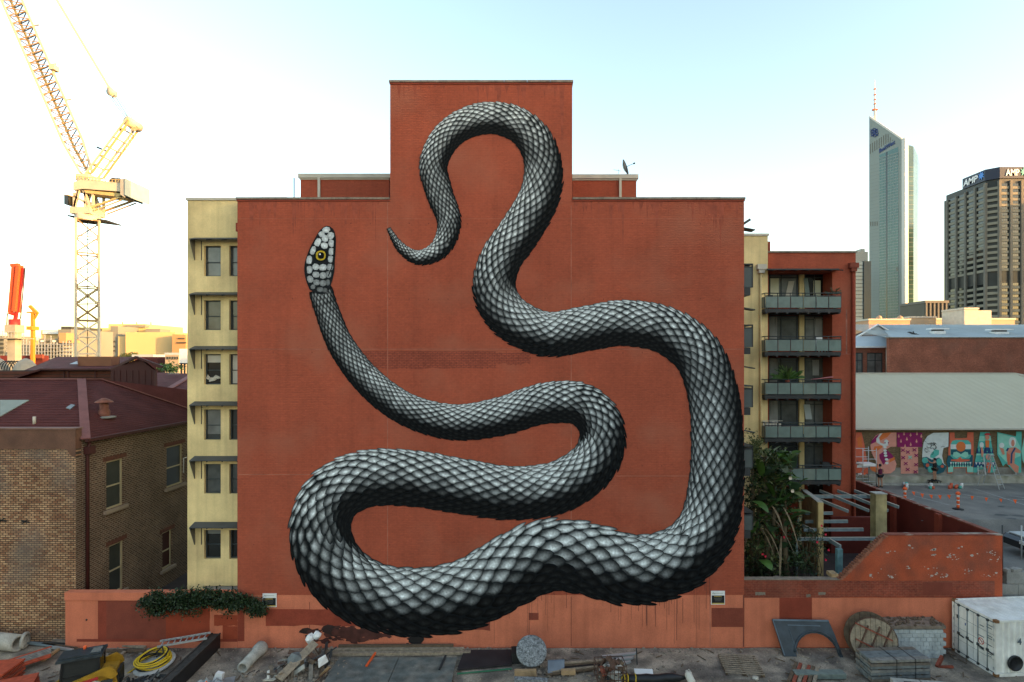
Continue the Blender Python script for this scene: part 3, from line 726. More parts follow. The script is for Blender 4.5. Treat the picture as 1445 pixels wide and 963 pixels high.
# belly plates on the inner side of the lowest loop are left plain: rows of scales everywhere
while i<n-1:
    s_acc+=math.dist(C[i][:2],C[i-1][:2]); 
    if s_acc>=nxt:
        x,y,r=C[i]; d=tang(i); s_=Vector((-d.y,d.x)); ds=max(3.0,r*(.215 if r<30 else .215+.004*(r-30))+1.5); nxt=s_acc+ds
        ncol=9 if r>14 and r<42 else 7 if r>=42 else 5
        for c in range(ncol+1):
            th=(c-(ncol/2) + (0.0 if row%2 else .5))/(ncol/2+.15)*(math.pi/2)
            if abs(th)>1.58: continue
            st=math.sin(th); ct=math.cos(th)
            px=x+s_.x*r*st; py=y+s_.y*r*st
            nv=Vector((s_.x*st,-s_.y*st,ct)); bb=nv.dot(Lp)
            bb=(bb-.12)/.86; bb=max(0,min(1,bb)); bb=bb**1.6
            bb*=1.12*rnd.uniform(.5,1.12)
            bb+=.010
            L=ds*1.55*(1.0+.12*rnd.uniform(-1,1)); Wd=max(r*(3.0/(ncol+.4))*max(ct,.34),1.9)*rnd.uniform(.92,1.06)
            out=st*.16+rnd.uniform(-.05,.05)   # tips flare a little outwards
            dx,dy=-d.x+s_.x*out,-d.y+s_.y*out; q=math.hypot(dx,dy)
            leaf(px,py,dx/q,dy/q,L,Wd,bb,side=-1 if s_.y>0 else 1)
        row+=1
    i+=1
# head: closed, seen from the side, nose up
hp=[(437,409),(431,392),(430,374),(436,354),(444,338),(452,325),(461,319),(470,323),(474,334),(474,350),(473,366),(472,384),(468,400),(463,412),(452,416)]
hp=[a for a in catmull([(a,b_,0) for a,b_ in hp+[hp[0]]],4)][:-1]
cen=(453,372)
vs=[c2w(cen[0],cen[1],.026)]+[c2w(a,b_,.0235) for a,b_,_ in hp]; k=len(hp)
rib.add(vs,[(0,1+(q+1)%k,1+q) for q in range(k)]); cols_+=[(.012,.014,.016)]*len(vs)
def blob(cx,cy,rx,ry,ang,b,lift=.029,col=None,kk=8,jit=.12):
    vs=[c2w(cx,cy,lift)];cl=[]; 
    q=b*1.1; cl.append(col or (q*.92,q*.98,q))
    ca,sa=math.cos(ang),math.sin(ang)
    for t_ in range(kk):
        a=t_*2*math.pi/kk; f=1+rnd.uniform(-jit,jit); u=math.copysign(abs(math.cos(a))**.8,math.cos(a))*rx*f; v=math.copysign(abs(math.sin(a))**.8,math.sin(a))*ry*f
        vs.append(c2w(cx+u*ca-v*sa,cy+u*sa+v*ca,lift)); q=b*rnd.uniform(.55,.85); cl.append(col or (q*.9,q*.97,q))
    rib.add(vs,[(0,1+(t_+1)%kk,1+t_) for t_ in range(kk)]); cols_.extend(cl)
plates=[(461,325,5,4,0,.75),(454,331,4,4,-.5,.7),(467,333,4.5,5,.2,.6),(459,337,4.5,4.5,0,.75),(449,342,4,5.5,.5,.7),(468,344,4,5,0,.62),(458,347,5,4,.1,.75),(442,354,3.6,6,.4,.6),(468,355,4,5,0,.55),
 (437,367,3.6,6,.15,.6),(446,377,4.5,4.5,.4,.6),(467,366,3.8,5,0,.5),(456,378,5,4.2,0,.62),(437,381,3.6,5.2,-.1,.5),(466,377,4,4.6,.1,.42),(446,388,4.6,4.4,0,.5),(456,389,4.4,4.4,0,.45),(438,394,3.8,4.6,-.3,.4),
 (464,388,3.6,4.4,0,.3),(447,399,4.4,4,0,.33),(456,400,4.2,4,0,.28),(463,399,3,4,0,.18),(442,405,3,3,0,.24),(452,409,4,3,0,.2),(459,410,3,3,0,.14)]
for p_ in plates: blob(p_[0],p_[1],p_[2]*1.13,p_[3]*1.1,p_[4],p_[5]*.9)
blob(453,361,9.2,9.0,0,0,.031,(.006,.008,.009),16,.03)
blob(453,361,7.0,7.0,0,0,.033,(.42,.30,.025),16,.02)
blob(453.3,361,4.6,4.8,0,0,.035,(.006,.006,.006),14,.02)
blob(451.8,359.2,1.2,1.2,0,0,.037,(.75,.75,.72),8,0)
blob(466,327,1.6,1.3,0,0,.033,(.01,.01,.01),8,0)
# mouth line along the right side of the head
ml=[(472,337),(471.5,350),(471,364),(468.5,378),(463.5,390)]
for a,b_ in zip(ml[:-1],ml[1:]):
    d=Vector((b_[0]-a[0],b_[1]-a[1])).normalized(); s_=Vector((-d.y,d.x))*.7
    rib.add([c2w(a[0]+s_.x,a[1]+s_.y,.034),c2w(a[0]-s_.x,a[1]-s_.y,.034),c2w(b_[0]-s_.x,b_[1]-s_.y,.034),c2w(b_[0]+s_.x,b_[1]+s_.y,.034)],[(0,1,2,3)]); cols_+=[(.01,.01,.01)]*4
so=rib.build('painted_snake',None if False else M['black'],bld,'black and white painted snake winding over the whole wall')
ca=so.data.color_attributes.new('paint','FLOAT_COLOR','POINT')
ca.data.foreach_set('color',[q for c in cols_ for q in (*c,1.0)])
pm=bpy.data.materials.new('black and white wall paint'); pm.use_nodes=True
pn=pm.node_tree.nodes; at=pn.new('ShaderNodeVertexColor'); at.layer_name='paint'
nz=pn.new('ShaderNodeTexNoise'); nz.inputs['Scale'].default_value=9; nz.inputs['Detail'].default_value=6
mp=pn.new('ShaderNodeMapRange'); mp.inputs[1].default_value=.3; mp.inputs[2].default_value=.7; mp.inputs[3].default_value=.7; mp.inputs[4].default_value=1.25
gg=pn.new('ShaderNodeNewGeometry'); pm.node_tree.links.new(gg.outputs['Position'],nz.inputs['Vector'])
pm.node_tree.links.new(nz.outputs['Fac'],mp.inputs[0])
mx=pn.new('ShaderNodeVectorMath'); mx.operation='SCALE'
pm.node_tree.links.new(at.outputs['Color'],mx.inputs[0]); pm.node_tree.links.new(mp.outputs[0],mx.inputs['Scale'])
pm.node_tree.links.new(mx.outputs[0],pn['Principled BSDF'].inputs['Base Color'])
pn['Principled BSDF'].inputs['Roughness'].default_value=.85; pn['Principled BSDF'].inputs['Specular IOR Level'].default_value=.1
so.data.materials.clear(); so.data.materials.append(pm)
# ============================================================ CITY BLOCKS BEHIND THE CAMERA (they cast the evening shade)
PS=Vector((-TS.y,TS.x,0))                    # along the row, towards the right background
PS=Vector((.425,.905,0)).normalized()
offm=mat('tan office cladding',(0.30,0.26,0.20),var=.2,scale=.1)
for k,(p0,p1,hgt,lab) in enumerate(((-70,-18,39,'tan office block at the near end of the row across the street'),(-18,40,41,'middle tan office block of the row across the street'),(40,99,37.5,'lower tan office block at the far end of the row across the street'))):
    c=TS*82+PS*(p0+p1)/2; t=thing('office_building',lab,'building',(c.x,c.y,0),'office blocks across the street')
    m=MB(); m.obox((c.x,c.y,hgt/2),TS*11,PS*((p1-p0)/2-.02),UZ*hgt/2); m.build('wall',offm,t)
    for fl in range(int(hgt//3.6)):
        m=MB(); m.obox(c-TS*11.02+UZ*(2.0+fl*3.6),TS*.05,PS*((p1-p0)/2-1.5),UZ*.8); m.build('window',M['glass'],t)
# a tall tower outside the frame on the right that shades the striped tower
t=thing('office_tower','plain tall office tower standing beyond the right edge','tower',(395,330,0))
m=MB(); m.box(380,412,312,372,0,122); m.build('wall',offm,t)

# ============================================================ SKYLINE RIGHT
def onplane(px,py,P0,N,lift=0):
    o=Vector((0,0,CZ)); d=Vector(((px-CX)/F,1,-(py-CY)/F)); P0=Vector(P0);N=Vector(N).normalized()
    t=(P0-o).dot(N)/d.dot(N); return o+d*t+N*lift
# tall wedge-topped tower
clad=mat('pale grey green cladding panels',(0.24,0.27,0.25),rough=.45,var=.06,scale=.05)
A=pw(1226.5,170,462);B=pw(1272,200,440);Cc=pw(1281,200,441);D=pw(1298,220,470);E=pw(1240,200,490)
tw=thing('skyscraper','tall pale green glass skyscraper with slanted roof and mast','skyscraper',(B.x,B.y,0))
NA=Vector((B.y-A.y,-(B.x-A.x),0)).normalized()
if NA.y>0: NA=-NA
UA=Vector((B.x-A.x,B.y-A.y,0)).normalized()
def pillar(mb,pts,zs,z0=0):
    n=len(pts); vs=[(p.x,p.y,z0) for p in pts]+[(p.x,p.y,z) for p,z in zip(pts,zs)]
    fs=[tuple(range(n-1,-1,-1)),tuple(range(n,2*n))]+[(i,(i+1)%n,n+(i+1)%n,n+i) for i in range(n)]
    mb.add(vs,fs)
zA=onplane(1226.5,166,A,NA).z; zB=onplane(1272,197,A,NA).z
m=MB(); pillar(m,[A,B,Cc,pw(1282,200,455),E],[zA,zB,zB+.5,zB+1,zA]); m.build('wall',clad,tw)
m=MB(); pillar(m,[pw(1282.05,200,447),pw(1289,200,447),pw(1295,200,455),D,pw(1284,200,485)],[Z_(205,447),Z_(207,447),Z_(219,455),Z_(232,470),Z_(205,485)]); rg=m.build('wall',mat('green blue tower glass',(0.045,0.10,0.095),rough=.15,spec=.8,var=.5,scale=.08),tw)
m=MB()
for i in range(46): 
    z=40+i*3.7
    if z<Z_(235,455): m.add([Vector((p.x,p.y,0))+UZ*z+Vector((.0,-.12,0)) for p in (pw(1282.05,200,447),pw(1289,200,447))]+[Vector((p.x,p.y,0))+UZ*(z+.25)+Vector((.0,-.12,0)) for p in (pw(1289,200,447),pw(1282.05,200,447))],[(0,1,2,3)])
m.build('floor_band',clad,tw,kind='stuff')
# glazed field, dark slot, lines
def pl(pts,m_,name,lift,parent=tw,P0=A,N=NA):
    q=MB(); q.prism([onplane(a,b_,P0,N,lift) for a,b_ in pts],-Vector(N)*(lift*.9+.01)); return q.build(name,m_,parent)
gg_=mat('green curtain glass',(0.04,0.13,0.115),rough=.2,spec=.7,var=.25,scale=.06)
pl([(1240.8,219),(1267.5,207.5),(1268.3,455),(1240.8,455)],gg_,'curtain_glass',.10)
pl([(1250,215.5),(1252.4,214.5),(1252.4,455),(1250,455)],M['glass_dark'],'slot',.2)
q=MB()
for i in range(60):
    y=222+i*4.0
    a=onplane(1241,y+ (0),A,NA,.16); z=a.z
    p=onplane(1241,y,A,NA,.12);p2=onplane(1268,y,A,NA,.12); 
    zz=Z_(y,452); p.z=zz; p2.z=zz; q.bar(p,p2,.15,.5)
for i in range(13):
    x=1241.5+i*2.2; q.bar(onplane(x,222-(i*.6),A,NA,.13),onplane(x,455,A,NA,.13),.18,.2)
q.build('glazing_grid',clad,tw,kind='stuff')
q=MB()
for i in range(70):
    z=18+i*2.9
    if z<zB-12:
        p=onplane(1227,300,A,NA,.02);p2=onplane(1240.5,300,A,NA,.02); p.z=p2.z=z; q.bar(p,p2,.04,.22)
        p=onplane(1268.6,300,A,NA,.02);p2=onplane(1272,300,A,NA,.02); p.z=p2.z=z; q.bar(p,p2,.04,.22)
q.build('panel_joint',mat('cladding joint',(.21,.23,.22)),tw,kind='stuff')
for i in range(11):
    x=1227.5+i*3.15; yb=217-i*2.0; top=202-i*2.05 if i<8 else 188+ (i-8)*4
    if i>7: yb=201-(i-8)*1.0
    q=pl([(x,top+2),(x+1.1,top+1.6),(x+1.1,yb),(x,yb+.5)],mat('slit',(.16,.15,.13)) if i==0 else bpy.data.materials['slit'],'slit',.12)
for i in range(4):
    x=1228+i*3.1; pl([(x,313),(x+1.2,313),(x+1.2,319),(x,319)],bpy.data.materials['slit'],'slit',.12)
pl([(1264.5,377),(1267.5,377),(1267.5,383),(1264.5,383)],M['glass_dark'],'slit',.2)
navy=mat('navy sign blue',(0.03,0.055,0.17),rough=.4,var=.05)
pS=onplane(1241,216.5,A,NA,.15); pE=onplane(1263,203.5,A,NA,.15)
text_poly('BankWest',(pE-pS).length,pS,(pE-pS).normalized(),UZ,navy,tw,'lettering',ext=.3,bold=.035,height=3.4)
# knot-like logo: interlaced lobes
lg=MB(); lc=(1234,187.5)
for k in range(6):
    a=k*math.pi/3+.4; c_=(lc[0]+math.cos(a)*3.0,lc[1]+math.sin(a)*3.6)
    pts=[onplane(c_[0]+math.cos(t)*2.3,c_[1]+math.sin(t)*2.6,A,NA,.22) for t in [j*math.pi/5 for j in range(11)]]
    lg.tube(pts,.34,5,cap=False)
for k in range(4):
    a=k*math.pi/2+.7; lg.tube([onplane(lc[0]+math.cos(a)*1,lc[1]+math.sin(a)*1,A,NA,.22),onplane(lc[0]+math.cos(a)*6.6,lc[1]+math.sin(a)*7.0,A,NA,.22)],.34,5)
lg.build('logo',navy,tw)
# sloping roof edge and corner strip that catch the sun
gold=mat('pale metal edge',(0.62,0.60,0.55),rough=.5,var=.05)
q=MB(); a=onplane(1226.5,165,A,NA,-.3);b_=onplane(1272,196,A,NA,-.3); bk=Vector((UA.y,-UA.x,0)); bk = bk if bk.y>0 else -bk
q.add([a,b_,b_+Vector((9,8,2.0)),a+Vector((9,14,1.5))],[(0,1,2,3)]); q.bar(a,b_,1.0,1.2); q.build('roof',gold,tw)
q=MB(); pillar(q,[B+Vector((.05,-.1,0)),B+Vector((1.2,-2.6,0)),Cc+Vector((.4,-.1,0)),Cc+Vector((.2,1.5,0))],[zB+.4]*4,Z_(455,440)); q.build('corner_strip',gold,tw)
ms=pw(1234.5,168,470); q=MB(); q.tube([ms-UZ*3,pw(1234.5,155,470)],[1.1,.9],6); q.tube([pw(1234.5,155,470),pw(1234.3,113,470)],[.55,.25],6); q.build('mast',gold,tw)
q=MB(); q.box(ms.x-2,ms.x+2,ms.y-1,ms.y+1,Z_(156,470),Z_(155,470)+.3)
for yy in (126,134,141,147): q.box(ms.x-.7,ms.x+.7,ms.y-.7,ms.y+.7,Z_(yy,470)-.4,Z_(yy,470)+.4)
q.build('mast_ring',mat('red band',(.4,.12,.05)),tw)

# striped office tower with illuminated-looking sign crown
TX,TY=294.5,360.0
at_=thing('office_tower','dark striped concrete office tower with navy sign crown at the right edge','tower',(TX,TY,0))
zt=130.0; cham=5.0
core=mat('dark core',(0.028,0.030,0.030),rough=.4,var=.3,scale=.1)
pier=mat('grey concrete pier',(0.155,0.145,0.125),var=.12,scale=.2)
span=mat('grey beige spandrel',(0.23,0.215,0.17),var=.15,scale=.15)
m=MB(); pillar(m,[Vector((TX+cham+.6,TY+.6,0)),Vector((TX+45,TY+.6,0)),Vector((TX+45,TY+40,0)),Vector((TX+.6,TY+40,0)),Vector((TX+.6,TY+cham+.6,0))],[zt]*5); m.build('wall',core,at_)
ys_=[TY+cham+8.2*i for i in range(5)]+[TY+39.5]; xs_=[TX+cham+7.0*i for i in range(6)]
for y in ys_:
    q=MB(); q.box(TX-.7,TX+.8,y-.75,y+.75,0,zt-2-(y-TY)*.05); q.build('pier',pier,at_)
for x in xs_:
    q=MB(); q.box(x-.75,x+.75,TY-.7,TY+.8,0,zt-2); q.build('pier',pier,at_)
strip_s=mesh_of(MB().box(-.1,.1,-3.2,3.2,-.85,.85),'spandrel',span); strip_f=mesh_of(MB().box(-2.6,2.6,-.1,.1,-.85,.85),'spandrel',span)
wsm=MB(); 
for k in range(6): wsm.box(-.05,.05,-3.2+k*1.08,-3.2+k*1.08+.95,-.8,.8)
win_s=mesh_of(wsm,'window',M['glass_dark']); wfm=MB()
for k in range(5): wfm.box(-2.6+k*1.05,-2.6+k*1.05+.93,-.05,.05,-.8,.8)
win_f=mesh_of(wfm,'window',M['glass_dark'])
wch=MB(); wch.obox((0,0,0),Vector((1,-1,0)).normalized()*2.7,UZ*.85,Vector((-1,-1,0)).normalized()*.1); ch_s=mesh_of(wch,'spandrel',span)
for fl in range(31):
    z=12+fl*3.72
    if 62<z<71: continue
    for y in ys_[:-2]:
        inst(strip_s,'spandrel',at_,(TX+.15,y+4.1,z)); inst(win_s,'window',at_,(TX+.45,y+4.1,z+1.85))
    for x in xs_[:3]:
        inst(strip_f,'spandrel',at_,(x+3.5,TY+.15,z)); inst(win_f,'window',at_,(x+3.5,TY+.45,z+1.85))
    inst(ch_s,'spandrel',at_,(TX+2.4,TY+2.4,z))
cr=MB(); pillar(cr,[Vector((TX+5,TY-.2,0)),Vector((TX+23,TY-.2,0)),Vector((TX+26,TY+22,0)),Vector((TX-.2,TY+24,0)),Vector((TX-.2,TY+5,0))],[136.6]*5,zt-.5)
cr.build('sign_crown',mat('dark navy sign board',(0.022,0.028,0.055),rough=.4,var=.1),at_)
wl=mat('white lettering',(.80,.80,.80),rough=.4,var=.03)
text_poly('AMP',12.5,(TX-.35,TY+23,zt+.9),(0,-1,0),UZ,wl,at_,'lettering',ext=.25,bold=.02,height=4.2,shear=.15)
text_poly('AMP',8.6,(TX+8.5,TY-.35,zt+.9),UX,UZ,wl,at_,'lettering',ext=.25,bold=.02,height=4.2)
def starlogo(c,u,mm):
    u=Vector(u);c=Vector(c); q=MB(); pts=[]
    for k in range(16):
        r_=3.0 if k%2==0 else 1.35; a=k*math.pi/8+.15; pts.append(c+u*math.cos(a)*r_*(1 if k%4 else .9)+UZ*math.sin(a)*r_)
    n_=u.cross(UZ); q.prism(pts,n_*.22); q.build('logo',mm,at_)
starlogo((TX-.3,TY+7.8,zt+3.6),(0,-1,0),mat('bright blue logo',(.05,.22,.62),rough=.4)); starlogo((TX+20.3,TY-.3,zt+3.4),UX,mat('teal logo',(.12,.48,.42),rough=.4))
# low dark block beside it
t=thing('office_building','low dark columned block left of the striped tower','building',(X_(1320,300),300,0))
m=MB(); m.box(X_(1305,300),X_(1337,300),300,320,0,Z_(428,300)); m.build('wall',core,t)
for k in range(6):
    m=MB(); x=X_(1305.5+k*5.6,300); m.box(x,x+.8,299.4,300,0,Z_(427,300)); m.build('pier',pier,t)
m=MB(); m.box(X_(1304,300),X_(1338,300),299.2,320,Z_(428,300)+.02,Z_(424.5,300)); m.build('parapet',pier,t)
# slim tower left of the skyscraper
t=thing('office_building','slim banded blue grey office tower left of the green skyscraper','building',(X_(1215,420),420,0))
m=MB(); m.box(X_(1198,420),X_(1218,420),420,440,0,Z_(370,420)); m.build('wall',mat('pale blue glass facade',(.22,.27,.28),rough=.25,spec=.6,var=.2,scale=.05),t)
m=MB(); m.box(X_(1218.05,420),X_(1228,420),419,440,0,Z_(369,420)); m.build('wall',mat('navy glass facade',(.015,.03,.045),rough=.2,var=.2),t)
for k in range(16):
    m=MB(); z=Z_(374+k*5.2,420); m.box(X_(1198,420),X_(1218,420),419.7,420,z-.4,z); m.build('floor_band',M['frame'],t)
m=MB(); m.box(X_(1198,420),X_(1226,420),421,440,Z_(370,420)+.02,Z_(355,420)); m.box(X_(1219,420),X_(1225,420),424,430,Z_(355,420)+.02,Z_(350,420)); m.build('plant_room',M['pale_concrete'],t)

# mid-distance roofs behind the brick warehouse
def blockt(name,label,cat,p0,p1,q0,q1,Y,dep,mm,z0=0,part='wall',extra=None):
    t=thing(name,label,cat,(X_((p0+p1)/2,Y),Y,z0)); m=MB(); m.box(X_(p0,Y),X_(p1,Y),Y,Y+dep,z0,Z_(q0,Y)); m.build(part,mm,t)
    m=MB(); m.box(X_(p0,Y)-.15,X_(p1,Y)+.15,Y-.15,Y+dep,Z_(q0,Y)+.01,Z_(q0,Y)+.35); m.build('parapet',M['fascia'],t); return t
cr_=mat('cream rendered parapet',(.42,.33,.22),var=.1,scale=.5); pk=mat('peach render',(.50,.30,.18),var=.1,scale=.5)
blockt('commercial_building','peach parapet building catching low sun behind the warehouse roof','building',1226,1284,452.5,480,112,20,pk)
blockt('commercial_building','cream flat-roofed building between the skyscraper and striped tower','building',1284,1321,449,475,118,20,cr_)
blockt('commercial_building','long cream parapet at the foot of the striped tower','building',1321,1432,451.5,475,121,20,cr_)
t=blockt('stair_tower','pale cream lift tower in front of the striped tower','tower',1361,1380,437,470,110,6,M['fascia'])
m=MB(); m.box(X_(1382,110),X_(1402,110),110.5,116,0,Z_(438,110)); m.build('wall',M['fascia'],t)
m=MB(); m.box(X_(1380,110),X_(1382,110),111.5,116,0,Z_(440,110)); m.build('wall',M['dkmetal'],t)
for px,w in ((1247,4),(1277,4.5)):
    t=MB(); p=pw(px,452,113.0); t.box(p.x-.35,p.x+.35,p.y+1,p.y+2,p.z-.5,p.z+.2); t.lathe([(.01,1.1),(.5,.75),(.55,.35),(.3,.2)],(p.x,p.y+1.5,p.z),UZ,8); o=t.build('roof_ventilator',pk); tag(o,'round sunlit roof ventilator on the peach parapet, %s one'%('left' if px<1250 else 'right'),'ventilator')

# brick warehouse with blue grey metal roof
YQ=62.0
wh=thing('warehouse','brown brick warehouse with blue grey metal roof behind the cream roof','building',(X_(1330,YQ),YQ,LOTZ))
whb=brick_mat('weathered warehouse brick',(0.31,0.092,0.050),(0.23,0.065,0.038),(0.27,0.13,0.09),'x',var=.35,dirt=(.21,.10,.07),bump=.6)
m=MB(); m.box(X_(1255,YQ),X_(1520,YQ),YQ,YQ+.5,LOTZ,Z_(477.5,YQ)); m.build('wall',whb,wh)
m=MB(); m.box(X_(1255,YQ)-.1,X_(1520,YQ),YQ-.08,YQ+.55,Z_(477.5,YQ)+.005,Z_(476,YQ)); m.build('coping',M['coping'],wh)
brf=mat('blue grey corrugated roof',(0.36,0.40,0.42),rough=.5,var=.08,scale=.6)
zr=Z_(458.5,74); ze=Z_(479,YQ)
m=MB(); m.add([(X_(1255,YQ)+.6,YQ+.5,ze+.1),(X_(1520,YQ),YQ+.5,ze+.1),(X_(1520,74),74,zr),(X_(1240,74),74,zr)],[(0,1,2,3)])
m.add([(X_(1520,74),74,zr),(X_(1240,74),74,zr),(X_(1240,74),86,zr-2.4),(X_(1520,74),86,zr-2.4)],[(0,1,2,3)]); m.build('roof',brf,wh)
rc=MB(); 
for i in range(70):
    x=X_(1262,YQ)+i*.36*1.0; rc.bar((x,YQ+.55,ze+.12),(x+ (X_(1240,74)-X_(1255,YQ))*max(0,1-i/60)*.0,73.9,zr+.02),.05,.04)
rc.build('roof_rib',brf,wh,kind='stuff')
# left wing with hipped gablet
YW2=66.0; xl=X_(1190,YW2); xr=X_(1256,YW2)
m=MB(); ops=[(X_(c0,YW2)-xl,X_(c1,YW2)-xl,Z_(529,YW2)-LOTZ,Z_(498,YW2)-LOTZ) for c0,c1 in ((1201,1218),(1223.5,1246))]
wall_open(m,(xl,YW2,LOTZ),UX,xr-xl,Z_(489,YW2)-LOTZ,FRONT,.3,ops); m.build('wall',whb,wh)
for a0,a1,b0,b1 in ops: window(wh,(xl+a0,YW2,LOTZ+b0),UX,a1-a0,b1-b0,FRONT,.15,M['frame'],M['glass_blind'],bars_v=(.55,),bars_h=(.65,),fw=.10)
m=MB(); m.tube([pw(1251,489,YW2-.2),pw(1251,530,YW2-.2)],.08,6); m.build('downpipe',M['fascia'],wh)
e0=Vector((xl,YW2-.3,Z_(490,YW2)));e1=Vector((X_(1254,YW2),YW2-.3,Z_(490,YW2)))
h0=pw(1212,474.5,69);h1=pw(1264,473,69); 
m=MB(); m.add([e0,e1,h1,h0],[(0,1,2,3)]); m.add([e0,h0,pw(1190,478,72),],[(0,1,2)])
m.add([h1,pw(1239,458,69.5),pw(1239,458,76),pw(1262,466,76)],[(0,1,2,3)]); m.add([h0,pw(1239,458,69.5),pw(1239,458,76),pw(1205,476,76)],[(3,2,1,0)]); m.build('roof',brf,wh)
m=MB(); m.add([h0+Vector((.4,.1,.1)),h1+Vector((-.8,.1,.1)),pw(1239,460,69.2)],[(0,1,2)]); m.build('gable',mat('white gable boards',(.42,.45,.45),var=.06),wh)
m=MB(); m.bar(h0,pw(1239,458,69.1),.25,.12); m.bar(h1,pw(1239,458,69.1),.25,.12); m.bar(e0,e1,.15,.18); m.build('gutter',M['white'],wh)
m=MB(); m.bar(h1,e1,.3,.1);m.build('ridge_cap',M['white'],wh)
# roof vents on the metal roof
for px,py,w,lab in ((1324,472,2.4,'left white box ventilator on the blue grey roof'),(1411,473,3.0,'right white box ventilator on the blue grey roof')):
    t=thing('roof_ventilator',lab,'ventilator',pw(px,py+2,66)); p=pw(px,py+1,66)
    m=MB(); m.box(p.x-w*.28,p.x+w*.28,p.y-.3,p.y+.5,p.z-.9,p.z+.45); m.build('base',M['white'],t)
    m=MB(); m.box(p.x-w*.22,p.x+w*.22,p.y-.2,p.y+.4,p.z+.46,p.z+.62); m.build('louvre',M['dkmetal'],t)
    m=MB(); m.box(p.x-w*.42,p.x+w*.42,p.y-.4,p.y+.6,p.z+.63,p.z+.78); m.build('cap',M['white'],t)
t=MB(); p=pw(1292,475,65.5); t.bar(p+Vector((-.8,0,.5)),p+Vector((.9,0,-.05)),.4,.1); t.bar(p+Vector((-.3,0,.6)),p+Vector((.1,0,-.2)),.08,.08); t.bar(p+Vector((.1,0,.35)),p+Vector((.1,0,-.2)),.06,.06)
o=t.build('solar_heater',M['dkmetal']); tag(o,'dark tilted solar heater panel on the blue grey roof','solar panel')

# long shed: mural wall with cream corrugated roof
YS=45.0
sh=thing('shed','long shed with cream corrugated roof and painted letters on its brown brick wall','building',(X_(1320,YS),YS,LOTZ))
shb=brick_mat('brown shed brick',(0.19,0.125,0.065),(0.12,0.08,0.042),(0.17,0.125,0.075),'x',var=.3,bump=.8)
zev=Z_(604,YS)
m=MB(); m.box(X_(1195,YS),X_(1620,YS),YS,YS+.3,LOTZ,zev-.02); m.build('wall',shb,sh)
m=MB(); m.box(X_(1195,YS),X_(1620,YS),YS-.05,YS,LOTZ+.5,Z_(660,YS)); m.build('render_band',mat('grey stained render',(.23,.22,.19),var=.4,scale=1.2,col2=(.14,.12,.10),mix_scale=1.1),sh)
m=MB(); m.box(X_(1195,YS),X_(1620,YS),YS-.75,YS-.051,LOTZ+.005,LOTZ+.55); m.build('ledge',mat('cream stained ledge',(.36,.34,.28),var=.3,scale=1.5,col2=(.22,.21,.14),mix_scale=.9),sh)
m=MB(); m.box(X_(1215,YS),X_(1390,YS),YS-1.5,YS-1.35,LOTZ+.004,LOTZ+.13); m.build('kerb',M['pale_concrete'],sh)
zrd=Z_(527.5,56)
rfm=bpy.data.materials.new('cream corrugated roof'); rfm.use_nodes=True; rn=rfm.node_tree.nodes; rl_=rfm.node_tree.links
gq=rn.new('ShaderNodeNewGeometry'); wv=rn.new('ShaderNodeTexWave'); wv.bands_direction='X'; wv.inputs['Scale'].default_value=2.0; wv.inputs['Distortion'].default_value=0
rl_.new(gq.outputs['Position'],wv.inputs['Vector']); bp=rn.new('ShaderNodeBump'); bp.inputs['Distance'].default_value=.03; bp.inputs['Strength'].default_value=.7
rl_.new(wv.outputs['Fac'],bp.inputs['Height']); rl_.new(bp.outputs[0],rn['Principled BSDF'].inputs['Normal'])
nn=rn.new('ShaderNodeTexNoise'); nn.inputs['Scale'].default_value=.5; nn.inputs['Detail'].default_value=6; rl_.new(gq.outputs['Position'],nn.inputs['Vector'])
cr2=rn.new('ShaderNodeMix'); cr2.data_type='RGBA'; cr2.inputs[6].default_value=(.47,.42,.30,1); cr2.inputs[7].default_value=(.54,.49,.36,1); rl_.new(nn.outputs['Fac'],cr2.inputs[0]); rl_.new(cr2.outputs[2],rn['Principled BSDF'].inputs['Base Color'])
rn['Principled BSDF'].inputs['Roughness'].default_value=.6
m=MB(); xe0,xe1=X_(1192,YS),X_(1620,YS); xr0,xr1=X_(1192,56)-0,X_(1432,56)
m.add([(xe0,YS-.35,zev),(xe1,YS-.35,zev),(xe1+2,56,zrd-1.5),(xr1,56,zrd),(xe0,56,zrd)],[(0,1,2,3,4)])
m.add([(xe0,56,zrd),(xr1,56,zrd),(xr1,60,zrd-1.5),(xe0,60,zrd-1.5)],[(0,1,2,3)]); m.build('roof',rfm,sh)
rb_=MB(); nb=int((xr1-xe0)/.2)
for i in range(nb+70):
    x=xe0+.1+i*.2; f_=1.0 if x<xr1 else max(0,1-(x-xr1)/12); 
    if f_>0.05: rb_.bar((x,YS-.34,zev+.012),(x,YS-.34+(56-YS+.34)*f_,zev+(zrd-zev)*f_+.012),.045,.035)
rb_.build('roof_rib',rfm,sh,kind='stuff')
m=MB(); m.bar((xe0,56,zrd+.03),(xr1,56,zrd+.03),.3,.12); m.bar((xr1,56,zrd+.03),(X_(1450,56),54.5,Z_(535,54.5)),.25,.12); m.build('ridge_cap',M['fascia'],sh)
m=MB(); m.box(xe0,xe1,YS-.46,YS-.34,zev-.11,zev+.03); m.build('gutter',M['fascia'],sh)

